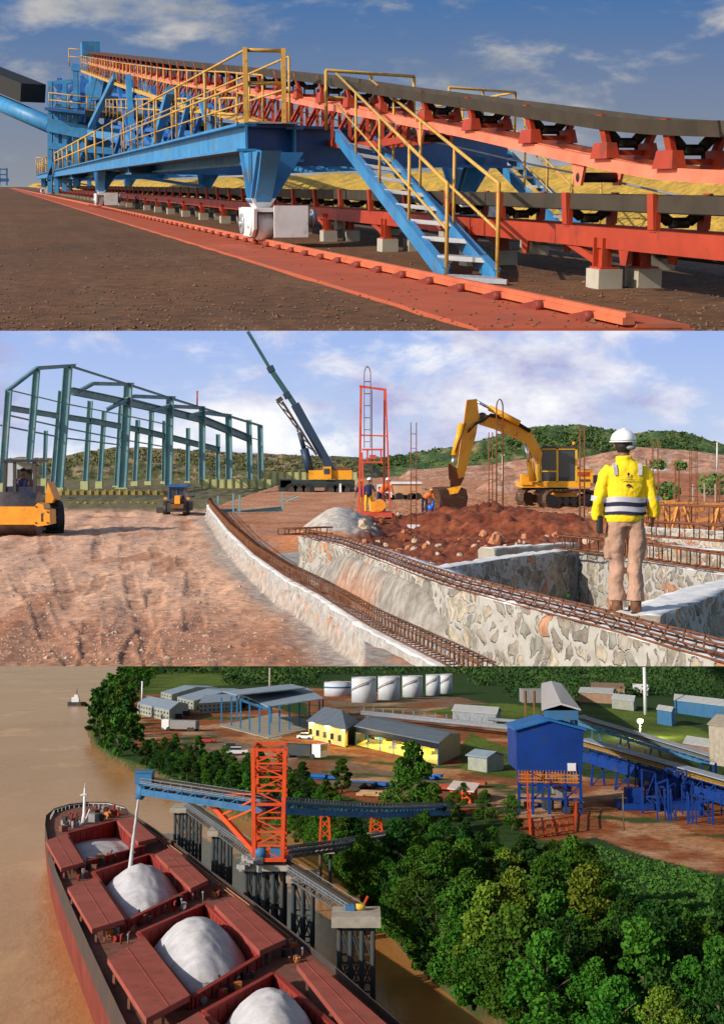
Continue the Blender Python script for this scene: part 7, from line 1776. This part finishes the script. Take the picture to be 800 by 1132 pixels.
for x, y, l, c, lab in ((229,821,9,RED,'small dark red car on the grey gravel patch'),(256,829,9,cols[2],'dark car at the right end of the gravel patch'),(262,834,10,WHITE,'white pickup just above the bank trees'),(338,817,9,WHITE,'white car beside the office'),(372,822,8,cols[2],'dark car in front of the office corner'),(459,846,9,WHITE,'white pickup at the front right of the warehouse')): truck3(x, y, l, c, lab, rnd.uniform(-.6,.3), None, 'car')
BTP = pm('blue_tarp', (.02,.13,.42), (.018,.1,.35), .5, .6)
for k, (x, y, w_, m_, lab) in enumerate(((352,862,14,BTP,'long blue tarp bundle left on the dirt above the boom'),(414,870,16,BTP,'blue tarp bundle in the middle of the dirt yard'),(472,862,9,BTP,'small blue tarp bundle below the warehouse'),(490,893,5,BTP,'blue drum stack beside the conveyor end'),(398,872,8,cols[2],'dark crate stack left of the middle blue tarp'),(405,880,12,pm('tan_planks', (.45,.30,.17), (.35,.22,.12), .5, .8),'tan plank pile under the middle blue tarp'),(488,874,7,RED,'red container left of the site hut'),(524,870,6,RED,'red crate behind the site hut'))):
    p = G3(x, y); mb = MB(); rr = random.Random(k)
    for j in range(5): mb.box(p+V((rr.uniform(-.35,.35)*w_, rr.uniform(-2,2), .6+.5*j*.5)), (w_*rr.uniform(.4,.8), rr.uniform(2,4), 1.0), rz=-.35+rr.uniform(-.1,.1))
    solo(W3, 'material_stack', lab, 'stack', mb, m_, p)
p = G3(686,838); mb = MB(); mb.cyl(p, p+V((0,0,3)), 1.6, 12); solo(W3, 'drum', 'small orange drum on the dirt under the blue conveyor', 'drum', mb, ORG2, p)
for k, (x, y, y1) in enumerate(((689,918,878),(713,862,830))):
    p = G3(x, y); mb = MB(); mb.tube([p, p+V((0,0,zat(x,y1,p)-LZ))], .22, 6); mb.beam(p+V((-1,0,zat(x,y1,p)-LZ-1)), p+V((1,0,zat(x,y1,p)-LZ-1)), .2); solo(W3, 'utility_pole', ('wooden pole on the brown dirt right of the barrier frame','pale pole between the two yard conveyors')[k], 'pole', mb, BARK, p)
# ================================================================ camera, light, output
sc = bpy.context.scene
cd = bpy.data.cameras.new('camera'); co = bpy.data.objects.new('camera', cd); C.objects.link(co); sc.camera = co
co.location = CAM; co.rotation_euler = (R(90), 0, 0)
cd.sensor_fit = 'VERTICAL'; cd.sensor_height = 36; cd.lens = F*36/1132; cd.shift_y = -(566-Y0)/1132
cd.clip_start = .1; cd.clip_end = 40000
w = bpy.data.worlds.new('World'); sc.world = w; w.use_nodes = True
nt = w.node_tree; bg = nt.nodes['Background']; sk = nt.nodes.new('ShaderNodeTexSky'); sk.sky_type = 'NISHITA'; sk.sun_disc = False
SE, SA = R(27), R(238)      # elevation; azimuth clockwise from +Y: behind and to the left
sk.sun_elevation = SE; sk.sun_rotation = SA
nt.links.new(sk.outputs[0], bg.inputs[0]); bg.inputs[1].default_value = .15
sd = bpy.data.lights.new('sun', 'SUN'); sd.energy = 5.0; sd.angle = R(.6); sd.color = (1, .90, .76)
so = bpy.data.objects.new('sun', sd); C.objects.link(so)
dv = V((math.sin(SA)*math.cos(SE), math.cos(SA)*math.cos(SE), math.sin(SE)))
so.rotation_euler = dv.to_track_quat('Z', 'Y').to_euler(); so.location = (0,0,50)
sc.view_settings.view_transform = 'Standard'; sc.view_settings.look = 'None'; sc.view_settings.exposure = 0; sc.view_settings.gamma = 1
sc.cycles.max_bounces = 6
